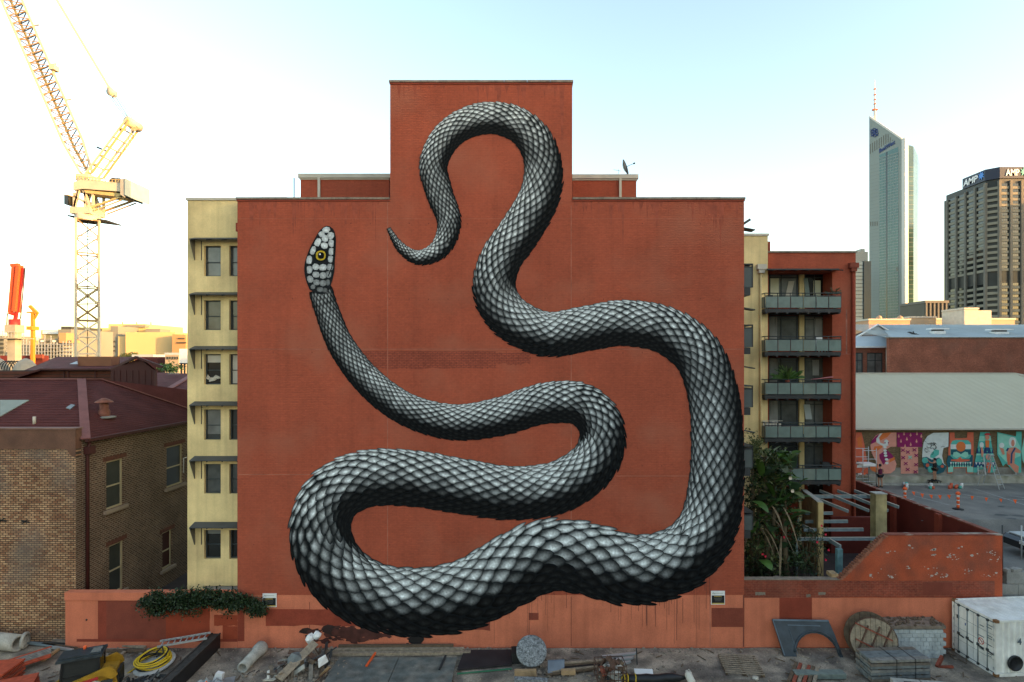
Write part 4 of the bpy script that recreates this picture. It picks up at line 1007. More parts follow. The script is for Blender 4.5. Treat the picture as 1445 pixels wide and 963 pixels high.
# ---- painted letters on the shed wall (flat paint)
PC={k:mat('paint '+k,c,var=.1,scale=3,rough=.8) for k,c in dict(orange=(.62,.16,.045),pink=(.62,.27,.21),mag=(.24,.015,.10),white=(.58,.62,.60),teal=(.09,.40,.34),dteal=(.015,.09,.12),coral=(.60,.13,.07),black=(.015,.02,.02),mint=(.25,.55,.44),skin=(.55,.22,.15),navy=(.02,.06,.15),red=(.45,.03,.04)).items()}
PX_=lambda x,x0,s:x0+x/s
class Letter:
    def __init__(s,label): s.o=None; s.label=label; s.lay=0.056
    def poly(s,pts,col,px0=1200,py0=600,sc=9.63):
        q=MB(); P=[]
        for x,y in pts:
            P.append((X_(px0+x/sc,YS),YS-s.lay,Z_(py0+y/sc,YS)))
        q.add(P,[tuple(range(len(P)))]); s.lay+=.0025
        if s.o is None: s.o=q.build('painted_letter',PC[col],sh,s.label)
        else: q.build('paint_area',PC[col],s.o)
        return s
def ell(cx,cy,rx,ry,n=14,a0=0,a1=6.2832): return [(cx+math.cos(a0+(a1-a0)*k/n)*rx,cy+math.sin(a0+(a1-a0)*k/n)*ry) for k in range(n if abs(a1-a0)>6.2 else n+1)]
def stroke(pts,w):
    L_=[];R_=[]
    for i,(x,y) in enumerate(pts):
        a=pts[max(0,i-1)];b_=pts[min(len(pts)-1,i+1)]; dx,dy=b_[0]-a[0],b_[1]-a[1]; q=math.hypot(dx,dy) or 1
        ww=w[i] if isinstance(w,list) else w
        L_.append((x-dy/q*ww,y+dx/q*ww));R_.append((x+dy/q*ww,y-dx/q*ww))
    return L_+R_[::-1]
l=Letter('orange letter fragment beside the red wing'); l.poly([(70,100),(145,100),(185,260),(210,430),(245,660),(60,650)],'coral').poly([(85,180),(140,140),(160,300),(100,300)],'orange').poly([(90,540),(240,545),(240,575),(80,580)],'white').poly([(85,480),(130,510),(200,540),(90,540)],'black')
l=Letter('painted letter S in pink, orange and magenta')
l.poly([(400,110),(620,98),(620,292),(540,296),(480,330),(500,380),(590,450),(622,530),(600,610),(540,655),(460,660),(370,640),(300,625),(262,590),(265,545),(370,545),(330,470),(285,380),(265,280),(290,200),(340,140)],'pink')
l.poly([(340,150),(390,120),(350,190),(340,230),(270,260),(285,210)],'mag').poly([(430,110),(550,100),(500,160),(400,210),(390,170)],'orange').poly([(400,115),(430,110),(380,170),(400,240),(520,280),(440,290),(350,235),(345,185)],'white')
l.poly([(270,560),(370,545),(360,600),(340,640),(290,620),(262,590)],'orange').poly([(480,330),(560,400),(585,440),(520,460),(470,500),(440,540),(390,450),(385,400),(440,360)],'mag').poly([(590,430),(600,470),(520,510),(525,465)],'orange').poly([(320,290),(430,275),(420,310),(320,370),(300,340)],'orange')
l.poly(ell(480,235,32,40),'white').poly(ell(462,240,9,12,8),'mag').poly(ell(508,240,9,12,8),'mag')
for cx,cy in ((462,300),(462,345),(465,380),(470,415),(482,465),(485,515)): l.poly(ell(cx,cy,24,17,10),'white')
l=Letter('painted letter T, magenta crossbar with drops above a pink stem of crosses')
l.poly([(625,102),(970,102),(972,298),(912,300),(915,655),(680,660),(675,300),(630,298)],'pink').poly([(625,102),(970,102),(972,298),(630,298)],'mag')
for cx,cy in ((650,150),(680,220),(760,190),(810,135),(812,265),(890,220),(955,150),(735,285),(720,120),(895,118)): l.poly([(cx,cy-32),(cx+14,cy+8),(cx,cy+22),(cx-14,cy+8)],'pink')
for cx,cy,cc in ((705,340,'mag'),(770,365,'mag'),(860,335,'mag'),(885,410,'mag'),(800,435,'mint'),(705,440,'mag'),(740,520,'mag'),(880,535,'mag'),(765,600,'mag'),(870,632,'mag')):
    l.poly(stroke([(cx-25,cy-20),(cx+25,cy+20)],6),cc).poly(stroke([(cx-25,cy+20),(cx+25,cy-20)],6),cc)
l=Letter('painted letter C, white above and teal below')
Cp=[(1340,100),(1340,290),(1300,300),(1260,310),(1250,350),(1240,420),(1262,520),(1300,560),(1260,640),(1180,665),(1090,640),(1010,590),(975,520),(968,440),(975,330),(990,230),(1040,150),(1120,105)]
l.poly(Cp,'white').poly([(970,440),(1030,430),(1100,470),(1200,440),(1250,520),(1300,560),(1260,640),(1180,665),(1090,640),(1010,590),(975,520)],'dteal')
l.poly(ell(1010,480,45,40,10),'teal').poly([(1080,400),(1140,330),(1200,340),(1195,400),(1120,450),(1075,440)],'teal').poly(ell(1080,600,40,45,10),'teal').poly(ell(1200,500,40,50,10),'teal').poly(ell(1040,545,25,25,8),'coral').poly(ell(1240,560,22,20,8),'coral').poly(ell(1130,560,18,25,8),'mint')
for k in range(26):
    a=rnd.uniform(0,6.28); cx,cy=1100+rnd.gauss(0,55),290+rnd.gauss(0,35); l.poly(stroke([(cx+math.cos(a+t)*30,cy+math.sin(a+t)*24) for t in (0,.5,1,1.5,2)],2.5),'black')
S2=dict(px0=1315,py0=600,sc=9.63)
l=Letter('painted letter H in orange with teal stripes')
Q=lambda pts,c:l.poly(pts,c,**S2)
Q([(222,100),(300,100),(305,180),(470,175),(475,98),(558,96),(560,400),(550,655),(455,655),(455,580),(280,590),(270,655),(200,655),(215,410)],'coral')
Q([(215,410),(550,405),(548,560),(215,580),(190,500)],'dteal'); Q([(270,215),(320,200),(480,205),(520,240),(525,420),(500,455),(290,460),(245,420),(245,260)],'teal')
Q([(245,262),(525,262),(525,325),(245,325)],'white'); Q([(250,330),(520,330),(525,400),(250,400)],'dteal'); Q(ell(385,292,66,68,16),'orange')
Q([(285,370),(330,360),(385,395),(440,360),(480,370),(490,420),(450,445),(385,420),(320,445),(275,420)],'mint'); Q([(375,430),(400,460),(510,470),(500,485),(400,500),(370,500),(250,485),(250,470),(340,460)],'coral')
for k in range(9): Q([(235+k*32,500),(265+k*32,500),(250+k*32,540)],'mint' if k%2 else 'white'); Q([(235+k*32,570),(265+k*32,570),(250+k*32,535)],'mint')
Q([(205,570),(275,565),(272,635),(205,640)],'mint'); Q([(460,570),(545,565),(545,640),(462,640)],'mint')
l=Letter('painted letter A in teal with bands of triangles')
Q([(650,95),(775,95),(830,400),(860,580),(850,640),(780,645),(700,600),(640,600),(600,645),(555,640),(565,560),(600,380)],'teal')
Q([(640,150),(790,150),(800,215),(630,215)],'mint'); Q([(605,310),(820,310),(826,385),(598,385)],'navy'); Q([(598,388),(826,388),(832,412),(592,412)],'mint'); Q([(570,500),(845,500),(855,575),(560,575)],'navy')
for k in range(6): Q([(578+k*45,505),(612+k*45,505),(595+k*45,540)],'white'); Q([(600+k*45,570),(634+k*45,570),(617+k*45,538)],'mint')
for k in range(4): Q([(610+k*55,315),(645+k*55,315),(628+k*55,380)],'teal')
Q(ell(662,270,30,40,12),'white'); Q([(650,300),(675,300),(690,385),(665,440),(655,385)],'skin'); Q(ell(738,165,30,34,12),'skin'); Q(ell(740,135,42,30,10,math.pi,2*math.pi),'red'); Q([(710,205),(765,205),(760,300),(715,300)],'orange'); Q([(715,300),(760,300),(755,350),(720,350)],'navy'); Q(ell(748,430,33,42,12),'pink'); Q([(735,500),(790,520),(775,640),(745,645),(720,560)],'coral')
l=Letter('painted letter N in pale teal')
Q([(880,95),(1135,155),(1138,88),(1212,88),(1205,645),(1120,645),(1000,520),(960,560),(880,400)],'teal'); Q([(890,110),(1130,170),(1195,300),(1195,420),(1000,500),(895,390)],'mint')
Q(ell(1085,230,50,70,14),'white'); Q(ell(1092,245,24,48,12),'skin'); Q([(1040,310),(1130,300),(1200,350),(1195,385),(1125,370),(1110,520),(1170,560),(1165,645),(1120,640),(1060,560),(1010,480),(1005,370)],'skin'); Q([(1010,380),(1050,400),(1045,545),(1020,540)],'coral')
Q(stroke([(1120,310),(1075,390),(1068,520)],12),'navy'); Q(stroke([(1030,310),(1005,350)],12),'navy'); Q(ell(938,275,36,36,12),'white'); Q([(905,300),(965,320),(980,400),(950,400)],'skin')
l=Letter('mint edge of the next painted letter at the frame edge'); Q([(1245,170),(1300,110),(1420,110),(1420,640),(1290,620),(1225,480),(1210,350)],'mint')

# ============================================================ GARDEN WALLS AND COURTYARD
gw=thing('garden_wall','red brick boundary wall with stepped edge and flaking paint, right of the mural','wall',(17,YW,0))
zl=Z_(819,YW); zh=Z_(756,YW); xs0=X_(1186,YW); xs1=X_(1251,YW); xe=X_(1415,YW)
m=MB(); m.box(XR+.005,xs0,YW+.02,YW+.32,0,zl); m.build('wall',M['worn_red'],gw)
# stepped part: each course steps back
n=24; m=MB()
poly=[(xs0,YW+.02,0),(xe,YW+.02,0),(xe,YW+.02,zh),(xs1,YW+.02,zh)]
for i in range(n-1,-1,-1):
    z=zl+(zh-zl)*(i+1)/n; x=xs1-(xs1-xs0)*(1-(i)/n)
    zlow=zl+(zh-zl)*i/n
    xx0=xs0+(xs1-xs0)*i/n; xx1=xs0+(xs1-xs0)*(i+1)/n
    poly+=[(xx1,YW+.02,zlow+(zh-zl)/n*1.0) if i<n-1 else (xx1,YW+.02,zh-.001),(xx0,YW+.02,z-.02),(xx0,YW+.02,zlow)]
m=MB(); m.box(xs0+.001,xe,YW+.02,YW+.32,0,zl)
for i in range(n):
    xx0=xs0+(xs1-xs0)*(i)/n+.02; z0=zl+(zh-zl)*i/n; z1=zl+(zh-zl)*(i+1)/n
    m.box(xx0,xe,YW+.02,YW+.32,z0,z1-.0)
m.build('wall',M['flaking_red'],gw)
# brick course noses on the stepped edge
bm_=mesh_of(MB().box(-.11,.11,-.16,.16,-.045,.045),'brick',mat('chipped brick edge',(.26,.10,.06),var=.4,scale=6))
for i in range(n): inst(bm_,'brick',gw,(xs0+(xs1-xs0)*i/n+.06+rnd.uniform(-.02,.02),YW+.17,zl+(zh-zl)*(i+1)/n-.04),(0,0,rnd.uniform(-.1,.1)))
coping(XR+.01,xs0,zl,YW-.0,YW+.36,1.4,gw,M['coping'],.035); coping(xs1,xe+.03,zh,YW-.0,YW+.36,1.6,gw,M['red_coping'],.04)
m=MB(); x=X_(1180,YW); m.box(x-.1,x+.25,YW+.25,YW+.75,zl,zl+.22); m.build('coping_stone',M['timber_warm'],gw)
# salmon and brown patches
def gp(p0,p1,q0,q1,m_,l_=.004,rag=0): patch(p0,p1,q0,q1,m_,l_-.02,YW,gw,rag)
gp(1050.5,1345,844,914,M['salmon'],.004); gp(1100,1146,844,888,M['brick_red_patch'],.008); gp(1186,1404,820,843,M['worn_red'],.004); gp(1302,1344,822,840,M['brown_patch'],.008)
gp(1050.5,1188,835,843.5,M['worn_red'],.003)
for px,py,w in ((1073,838,7),(1160,838,5),(1141,841,3)): gp(px-w,px+w,py-2,py+2,M['coping'],.010,.03)
# white flaked spots where the paint came off
fk=MB(); spots=[(1255,781),(1262,777),(1309,801),(1318,803),(1345,786),(1350,789),(1340,783),(1377,783),(1398,780),(1404,782),(1229,813),(1244,808),(1259,814),(1285,772),(1316,784),(1322,811),(1327,813),(1336,812),(1366,804),(1281,800),(1365,808),(1400,790),(1408,792),(1413,788),(1353,772),(1316,778),(1312,815),(1385,812),(1395,813),(1405,812)]
for px,py in spots:
    for k in range(rnd.randint(2,6)):
        cx,cy=px+rnd.gauss(0,2.6),py+rnd.gauss(0,1.6); r_=abs(rnd.gauss(.5,.5))+.3; nn_=7
        P=[(X_(cx+math.cos(t*6.283/nn_)*r_*rnd.uniform(.7,1.8),YW),YW+.02-.004,Z_(cy+math.sin(t*6.283/nn_)*r_*rnd.uniform(.5,1),YW)) for t in range(nn_)]
        if min(p[0] for p in P)>xs1-3 and max(p[0] for p in P)<xe-.02: fk.add(P,[tuple(range(nn_))])
fk.build('bare_spot',mat('bare pale mortar',(.46,.38,.33),var=.3,scale=8),gw,kind='stuff')
# receding wall between the courtyard and the car park
rw=thing('garden_wall','long dark red dividing wall receding between courtyard and car park','wall',(23,35,LOTZ))
a=Vector((xe-.15,YW+.33,0)); b_=Vector((X_(1209,41.3),41.3,0)); d=(b_-a); n_=Vector((d.y,-d.x,0)).normalized()*.13
segs=8
for i in range(segs):
    p=a+d*i/segs; q_=a+d*(i+1)/segs
    m=MB(); m.obox(((p+q_)/2)+UZ*(CRTZ+(zh-CRTZ)/2-.3),(q_-p)/2,n_,UZ*((zh-CRTZ)/2+.3)) ; m.build('wall_bay',M['red_side'] if False else mat('dull dark red paint',(.135,.022,.014),var=.25,scale=1,fine=.1) if i==0 else bpy.data.materials['dull dark red paint'],rw)
    m=MB(); m.obox(((p+q_)/2)+UZ*(zh+.03),(q_-p)/2-(q_-p).normalized()*.008,n_*1.15,UZ*.028); m.build('coping_stone',M['red_coping'],rw)
for f_ in (.30,.63):
    p=a+d*f_; m=MB(); m.obox(p-n_.normalized()*.2+UZ*(CRTZ+(zh-CRTZ)/2),d.normalized()*.2,n_.normalized()*.12,UZ*((zh-CRTZ)/2)); m.build('pier',M['brick_red_patch'],rw)
# low wall across the courtyard at the back
m=MB(); m.box(X_(1166,36.6)+.1,X_(1234,36.6),36.2,36.45,CRTZ,Z_(729,36.4)); o=m.build('garden_wall',bpy.data.materials['dull dark red paint']); tag(o,'low dark red wall along the rear of the courtyard','wall')
# columns
def column(px0,px1,py0,Y,lab,m_,dep=.4,cap=True):
    t=thing('column',lab,'column',(X_((px0+px1)/2,Y),Y,CRTZ)); m=MB(); m.box(X_(px0,Y),X_(px1,Y),Y,Y+dep,CRTZ,Z_(py0,Y)); m.build('shaft',m_,t)
    if cap: m=MB(); m.box(X_(px0,Y)-.03,X_(px1,Y)+.03,Y-.03,Y+dep+.03,Z_(py0,Y)+.001,Z_(py0,Y)+.05); m.build('cap',M['pale_concrete'],t)
column(1236,1251.5,698,33.2,'mossy beige square column beside the stepped wall',M['beige_post'],.55)
t=thing('fin_wall','ochre fin wall with sloping pale top at the foot of the balconies','wall',(X_(1155,33),33,CRTZ))
m=MB(); m.add([],[]) ; m.prism([(X_(1153,32.5),32.5,CRTZ),(X_(1153,32.5),32.5,Z_(709,32.5)),(X_(1131,36.4),36.4,Z_(692,36.4)),(X_(1131,36.4),36.4,CRTZ)],(.26,0,0)); m.build('wall',M['beige_post'],t)
m=MB(); m.bar((X_(1153,32.5)+.13,32.45,Z_(709,32.5)+.03),(X_(1131,36.4)+.13,36.4,Z_(692,36.4)+.03),.32,.06); m.build('coping_stone',M['pale_concrete'],t)
m=MB(); m.box(X_(1153,32.5)-.005,X_(1153,32.5)+.29,32.35,32.49,CRTZ,Z_(709,32.5)); m.build('column',mat('ochre pilaster',(.45,.33,.15),var=.2),t)
# pergola of blue grey steel
pg=thing('pergola','blue grey steel pergola of open beams over the courtyard','pergola',(X_(1185,31),31,CRTZ))
def beam(a,b_,name='beam',w=.10,h=.16,m_=M['bluegrey_steel']):
    q=MB(); q.bar(a,b_,w,h); q.build(name,m_,pg)
    q=MB(); q.bar(Vector(a)+UZ*(h/2+.006),Vector(b_)+UZ*(h/2+.006),w*1.02,.012); q.build('beam_top',mat('pale timber top',(.34,.30,.25)) if 'pale timber top' not in bpy.data.materials else bpy.data.materials['pale timber top'],pg)
beam(pw(1128,701,35.5),pw(1236,701,35.5),h=.2)
for a_,b2 in (((1130,695),(1197,722)),((1157,693),(1226,721)),((1182,693),(1253,721)),((1206,693),(1268,716))): beam(pw(*a_,36.4),pw(*b2,33.4))
for p0,p1,py,Yq in ((1136,1175,725,34.2),(1136,1196,736.5,33.4),(1134,1218,748,32.6),(1122,1242,761,31.6)): beam(pw(p0,py,Yq),pw(p1,py-.5,Yq),h=.17)
beam(pw(1168,761,31.8),pw(1186,772,30.6),h=.2)
beam(pw(1133,742,33),pw(1148,750,32.2))
q=MB(); p=pw(1184,773,30.6); q.box(p.x-.14,p.x+.14,p.y-.12,p.y+.12,CRTZ,p.z-.05); q.box(p.x-.16,p.x-.06,p.y-.15,p.y-.125,CRTZ,p.z-.05); q.build('post',M['green_steel'],pg)
q=MB(); p=pw(1124,763,31.6); q.box(p.x-.05,p.x+.05,p.y-.05,p.y+.05,CRTZ,p.z-.05); q.build('post',M['bluegrey_steel'],pg)

# ============================================================ CAR PARK THINGS
def man_bollard(px,py,label,hgt=1.0):
    p=G(px,py,LOTZ); t=thing('barrier_post',label,'bollard',p,'posts holding the orange flag line')
    m=MB(); m.lathe([(.001,0),(.32,0),(.30,.05),(.10,.09),(.001,.09)],p,UZ,14); m.build('base',M['black_rubber'],t)
    for z0,z1,mm in ((.09,.30,'orange'),(.30,.36,'white'),(.36,.56,'orange'),(.56,.62,'white'),(.62,.80,'orange'),(.80,.95,'white')):
        m=MB(); m.lathe([(.001,z0),(.085,z0),(.085,z1),(.001,z1)],p,UZ,10); m.build('band',M[mm],t)
    m=MB(); m.lathe([(.001,.95),(.13,.95),(.14,1.05),(.08,1.13),(.001,1.13)],p,UZ,10); m.build('cap',M['orange'],t); return p
b1=man_bollard(1277,711.5,'orange and white barrier post behind the red dividing wall'); b2=man_bollard(1352,719,'orange and white barrier post standing alone on the car park')
b3=b2+Vector((9,-.2,0)); b0=b1+Vector((-3.8,2.2,0))
for (p,q_,lab) in ((b1,b2,'line of small orange flags sagging between the two posts'),(b2,b3,'line of small orange flags running out of frame to the right')):
    t=thing('flag_line',lab,'flag line',p+UZ*1.0); n=6 if q_ is b2 else 10; pts=[]
    f=lambda s:p.lerp(q_,s)+UZ*(1.0-.35*4*s*(1-s)*(.6 if q_ is b2 else 1.0))
    m=MB(); m.tube([f(k/20) for k in range(21)],.012,4); m.build('rope',M['line'],t)
    for k in range(1,n):
        c=f(k/n); s_=rnd.uniform(.8,1.05); m=MB(); w=rnd.uniform(-.04,.04); m.prism([c+Vector((-.13*s_,0,0)),c+Vector((.13*s_,0,0)),c+Vector((w,-.03,-.30*s_))],(0,.012,0)); m.build('flag',M['orange'],t)
# paint cans along the kerb
cans=[]; cm=[M['white'],PC['coral'],PC['teal'],M['galv'],PC['orange']]
for k in range(16):
    px=rnd.choice([rnd.uniform(1270,1292),rnd.uniform(1310,1322),rnd.uniform(1340,1358)]); p=G(px,rnd.uniform(687,691),LOTZ)
    m=MB(); h_=rnd.choice([.2,.25,.38]); m.lathe([(.001,0),(.10,0),(.10,h_),(.085,h_+.01),(.001,h_+.01)],p,UZ,10); o=m.build('paint_can',rnd.choice(cm)); tag(o,'small paint can standing in the scatter along the kerb below the letters','paint can','paint cans along the kerb')
# step ladders
def stepladder(px,py,hpx,label,yaw,Yc=None,w=.5,spread=.9):
    p=G(px,py,LOTZ); hh=hpx/F*p.y; t=thing('step_ladder',label,'ladder',p,'step ladders below the painted letters'); u=Vector((math.cos(yaw),math.sin(yaw),0)); v=Vector((-u.y,u.x,0)); top=p+v*spread/2+UZ*hh
    for nm,off,rungs in (('front_frame',0,True),('rear_frame',spread,False)):
        m=MB()
        for s in (-1,1): m.bar(p+v*off+u*w/2*s,top+u*w*.36*s,.05,.035)
        m.build(nm,M['galv'],t)
        for k in range(1,7 if rungs else 3):
            f=k/7 if rungs else k/3
            c=(p+v*off).lerp(top,f); ww=w*(1-.28*f)/2; m=MB(); m.bar(c-u*ww,c+u*ww,.09 if rungs else .03,.025); m.build('tread' if rungs else 'brace',M['galv'],t)
    m=MB(); m.obox(top,u*w*.4,v*.1,UZ*.03); m.build('top_plate',M['galv'],t)
stepladder(1414,691,46,'front aluminium step ladder below the painted N',.35,w=.6,spread=1.5)
stepladder(1386,681,36,'slim step ladder below the painted A',-.5,w=.5,spread=1.0)
stepladder(1430,680,36,'rear aluminium step ladder right of the front one',-.35,w=.5,spread=1.1)
# scaffold trestle beside the wing
t=thing('scaffold_tower','small grey scaffold tower with a plank beside the red wing','scaffold',G(1216,683,LOTZ))
for px in (1207,1225.5):
    for dy in (0,1.0): m=MB(); p=G(px,683,LOTZ)+Vector((0,-dy,0)); m.tube([p,p+UZ*2.9],.03,6); m.build('upright',M['galv'],t)
for z in (.4,1.55,2.1,2.75): m=MB(); a=G(1207,683,LOTZ)+UZ*z; b_=G(1225.5,683,LOTZ)+UZ*z; m.tube([a,b_],.025,5); m.tube([a-Vector((0,1,0)),b_-Vector((0,1,0))],.025,5); m.build('rail',M['galv'],t)
m=MB(); a=G(1207,683,LOTZ);b_=G(1225.5,683,LOTZ); m.box(a.x,b_.x,a.y-1.0,a.y-.1,LOTZ+1.58,LOTZ+1.72); m.build('plank',M['white'],t)
m=MB(); m.tube([a+UZ*.4,b_+UZ*1.5],.02,5); m.build('brace',M['galv'],t)
for px,mm in ((1212,'white'),(1217,'orange')): m=MB(); p=G(px,679,LOTZ); m.lathe([(.001,0),(.2,0),(.24,.4),(.001,.4)],p+UZ*.25,UZ,10); o=m.build('bucket',M[mm]); tag(o,mm+' plastic bucket beside the scaffold tower','bucket')

# car behind the blocks at the right
cp=G(1425,833,LOTZ); 
def car():
    Y0=30.6; X0=X_(1418,Y0)+1.25
    t=thing('parked_car','black car with pale roof parked above the block retaining wall','car',(X0+2,Y0+1,CARZ))
    # side profile across Y? car length along +X, side faces the camera
    L_=4.4; prof=[(0,.45),(.02,.80),(.25,.98),(1.1,1.05),(1.75,1.50),(2.3,1.58),(3.3,1.56),(4.0,1.15),(4.35,1.05),(4.4,.45)]
    m=MB(); m.smooth=False
    secs=[(0,.86),(.18,1.0),(.9,1.0),(1.62,1.0),(1.8,.86)]
    vs=[];n=len(prof)
    for k,(w,sc) in enumerate(((0,.93),(.12,1.0),(1.68,1.0),(1.8,.93))):
        for i,(x,z) in enumerate(prof):
            inset=0.10*max(0,(z-1.0)/.6)
            yy=Y0+ (w + (inset if w<.9 else -inset)*2.0)
            vs.append((X0+L_/2+(x-L_/2)*(1 if k in(1,2) else .985),yy,CARZ+.45+(z-.45)*(1 if k in(1,2) else .96)))
    fs=[]
    for k in range(3):
        for i in range(n-1): fs.append((k*n+i,(k+1)*n+i,(k+1)*n+i+1,k*n+i+1))
    fs.append(tuple(range(n))); fs.append(tuple(3*n+i for i in range(n-1,-1,-1)))
    m.add(vs,fs); m.build('body',mat('black car paint',(.012,.013,.015),rough=.18,spec=.7,var=.1),t)
    m=MB(); m.add([(X0+1.85,Y0+.33,CARZ+1.545),(X0+3.2,Y0+.33,CARZ+1.565),(X0+3.2,Y0+1.5,CARZ+1.565),(X0+1.85,Y0+1.5,CARZ+1.545)],[(0,1,2,3)])
    m.box(X0+1.80,X0+3.3,Y0+.3,Y0+1.5,CARZ+1.56,CARZ+1.62); m.build('roof',mat('pale reflecting roof',(.34,.37,.38),rough=.3,spec=.6),t)
    m=MB(); m.box(X0+.3,X0+1.75,Y0+.2,Y0+1.6,CARZ+1.0,CARZ+1.075); m.build('bonnet',bpy.data.materials['pale reflecting roof'],t)
    m=MB(); m.prism([(X0+1.25,Y0+.02,CARZ+1.08),(X0+3.75,Y0+.02,CARZ+1.08),(X0+3.3,Y0+.10,CARZ+1.45),(X0+1.85,Y0+.10,CARZ+1.45)],(0,-.02,0)); m.build('side_window',M['glass_dark'],t)
    for xx in (.85,3.5):
        w=MB(); w.lathe([(.001,-.0),(.33,0),(.34,.06),(.34,.18),(.001,.2)],(X0+xx,Y0-.02,CARZ+.34),UY,18); wo=w.build('wheel',M['black_rubber'],t)
        w=MB(); w.lathe([(.001,0),(.2,0),(.21,.02),(.001,.02)],(X0+xx,Y0-.045,CARZ+.34),UY,12); w.build('rim',M['galv'],wo)
    w=MB(); w.obox((X0+.03,Y0+.35,CARZ+.8),(.03,0,0),(0,.2,0),(0,0,.09)); w.build('headlight',M['white'],t)
car()
# block retaining wall under the car
rt=thing('retaining_wall','grey concrete block retaining wall below the parked car, behind the container','wall',(X_(1440,29),29,0))
bw_,bh_=1.0,.62; k=0
blk=mesh_of(MB().box(-.49,.49,-.16,.16,-.3,.3),'block',M['concrete'])
for r_ in range(6):
    for c_ in range(10):
        inst(blk,'block',rt,(24.05+.5+c_*bw_+(.4 if r_%2 else 0),29.12+rnd.uniform(-.03,.03),.32+r_*bh_))
m=MB(); 
for i in range(30): x=24+rnd.uniform(0,10); m.obox((x,29.05+rnd.uniform(-.1,.2),CARZ+.06),Vector((rnd.uniform(.1,.25),.05,0)),Vector((-.04,.1,.01)),Vector((0,0,rnd.uniform(.03,.1))))
m.build('rubble',M['concrete'],rt,kind='stuff')
for px,py0,py1,Yq in ((1414.5,741,812,29.2),(1441.5,742,790,30.2)):
    m=MB(); m.tube([pw(px,py1,Yq),pw(px,py0,Yq)],.035,6); o=m.build('fence_post',M['dkmetal'] if px<1420 else M['galv']); tag(o,'thin %s fence post at the %s'%(('dark','end of the stepped red wall') if px<1420 else ('pale','car roof, right edge of frame')),'post')
# ============================================================ LEFT BRICK BUILDING
lb=thing('brick_house','old cream and brown brick house with maroon hipped roof at the left edge','building',(-25,29.3,0))
YA=29.3; xc=X_(107,YA); zp=Z_(606,YA); zsh=Z_(634,YA)
m=MB(); m.box(-42,xc,YA,YA+.35,0,zsh-.0); m.build('front_wall',M['lbrick'],lb)
m=MB(); m.box(-42,xc+.01,YA-.03,YA+.38,zsh+.002,zp)
m.prism([(xc+.012,YA-.03,zp),(xc+.012,YA-.03,zsh-.45),(xc-.25,YA-.03,zsh-.30),(xc-.45,YA-.03,zsh+.0),(xc-.9,YA-.03,zsh+.003),(xc-.9,YA-.03,zp)],(0,-.012,0)); m.build('parapet',M['lcement'],lb)
m=MB(); m.box(-42,xc+.06,YA-.08,YA+.42,zp+.001,zp+.07); m.build('coping_stone',mat('mossy coping',(.20,.115,.09),var=.3,scale=2),lb)
m=MB(); m.box(xc+.002,xc+.012,YA+.001,YA+.349,0,zsh-.46); m.build('return_wall',M['lbrick_side'],lb)
xs=X_(117,YA+.35)-.0
far=Vector((X_(262,38.8),38.8,0)); near=Vector((xc+.02,YA+.36,0)); 
sd=(Vector((near.x-.0,0,0)))
xside=near.x; YE=50
def side_open(px0,px1,zt_,zb_):
    """openings on the plane x=xside from picture columns"""
    y0=xside*F/(px0-CX); y1=xside*F/(px1-CX); return (y0-near.y,y1-near.y,zb_,zt_)
def zx(px,py): Y=xside*F/(px-CX); return Z_(py,Y)
ops=[side_open(150,174,zx(174,646),zx(174,712)),side_open(235,258,zx(256,626),zx(256,682)),side_open(154,174.5,zx(174,762),zx(174,831)),side_open(229,243,zx(243,746),zx(243,797))]
zeave=10.35
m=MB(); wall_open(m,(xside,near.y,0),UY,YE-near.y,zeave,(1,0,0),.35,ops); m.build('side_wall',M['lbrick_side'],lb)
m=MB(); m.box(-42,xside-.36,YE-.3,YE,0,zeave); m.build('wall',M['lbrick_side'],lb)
m=MB(); m.box(-42,xside-.4,YA+.4,YA+.5,0,zeave-.5); m.build('wall',M['dark_ground'],lb)
for k,(a0,a1,b0,b1) in enumerate(ops):
    window(lb,(xside,near.y+a0,b0),UY,a1-a0,b1-b0,(1,0,0),.14,M['cream'],M['glass'] if k!=3 else M['maroon_dark'],bars_h=(.47,),fw=.09)
    m=MB(); m.obox((xside+.03,near.y+(a0+a1)/2,b0-.10),(0.13,0,0),(0,(a1-a0)/2+.22,0),(0,0,.09)); m.build('sill',M['sill'],lb)
    m=MB(); m.obox((xside+.003,near.y+(a0+a1)/2,b1+.13),(0.006,0,0),(0,(a1-a0)/2+.25,0),(0,0,.12)); m.build('lintel',mat('soldier brick arch',(.12,.045,.03),var=.4,scale=8) if k==0 else bpy.data.materials['soldier brick arch'],lb)
m=MB(); m.tube([(xside+.12,near.y+.25,0),(xside+.12,near.y+.25,zeave-.5),(xside+.2,near.y+.3,zeave-.1)],.085,8); m.build('downpipe',M['maroon_dark'],lb)
m=MB(); m.box(xside+.02,xside+.36,near.y+.1,near.y+.5,zeave-.75,zeave-.35); m.build('rainwater_head',M['maroon_dark'],lb)
# roof: ridge parallel to the front, hip to the side
Ax=pw(115,536,35.2); ridgeL=Vector((-45,35.2,Ax.z)); ev=zeave-.0
Fc=Vector((xside+.25,YA+.3,ev+.05)); 
Hb=Vector((xside+.25,41.5,ev+.02)); A2=Ax+Vector((.2,1.4,-.05))
m=MB()
fr=Vector((-45,YA+.30,ev+.05))
m.add([fr,Fc,Ax,ridgeL],[(0,1,2,3)])
m.add([Fc,Hb,A2,Ax],[(0,1,2,3)])
U=pw(275,569,50); 
m.add([A2,Hb,Vector((xside+6.5,50,ev-.0)),U],[(0,1,2,3)])
m.add([Ax,A2,U,Vector((-45,52,U.z)),ridgeL],[(0,1,2,3,4)])
m.build('roof',M['maroon'],lb)
tc=MB()
for i in range(1,24):
    f=i/24; a=fr.lerp(ridgeL,f)+UZ*.012; b_=Fc.lerp(Ax,f)+UZ*.012; tc.bar(a,b_,.05,.03)
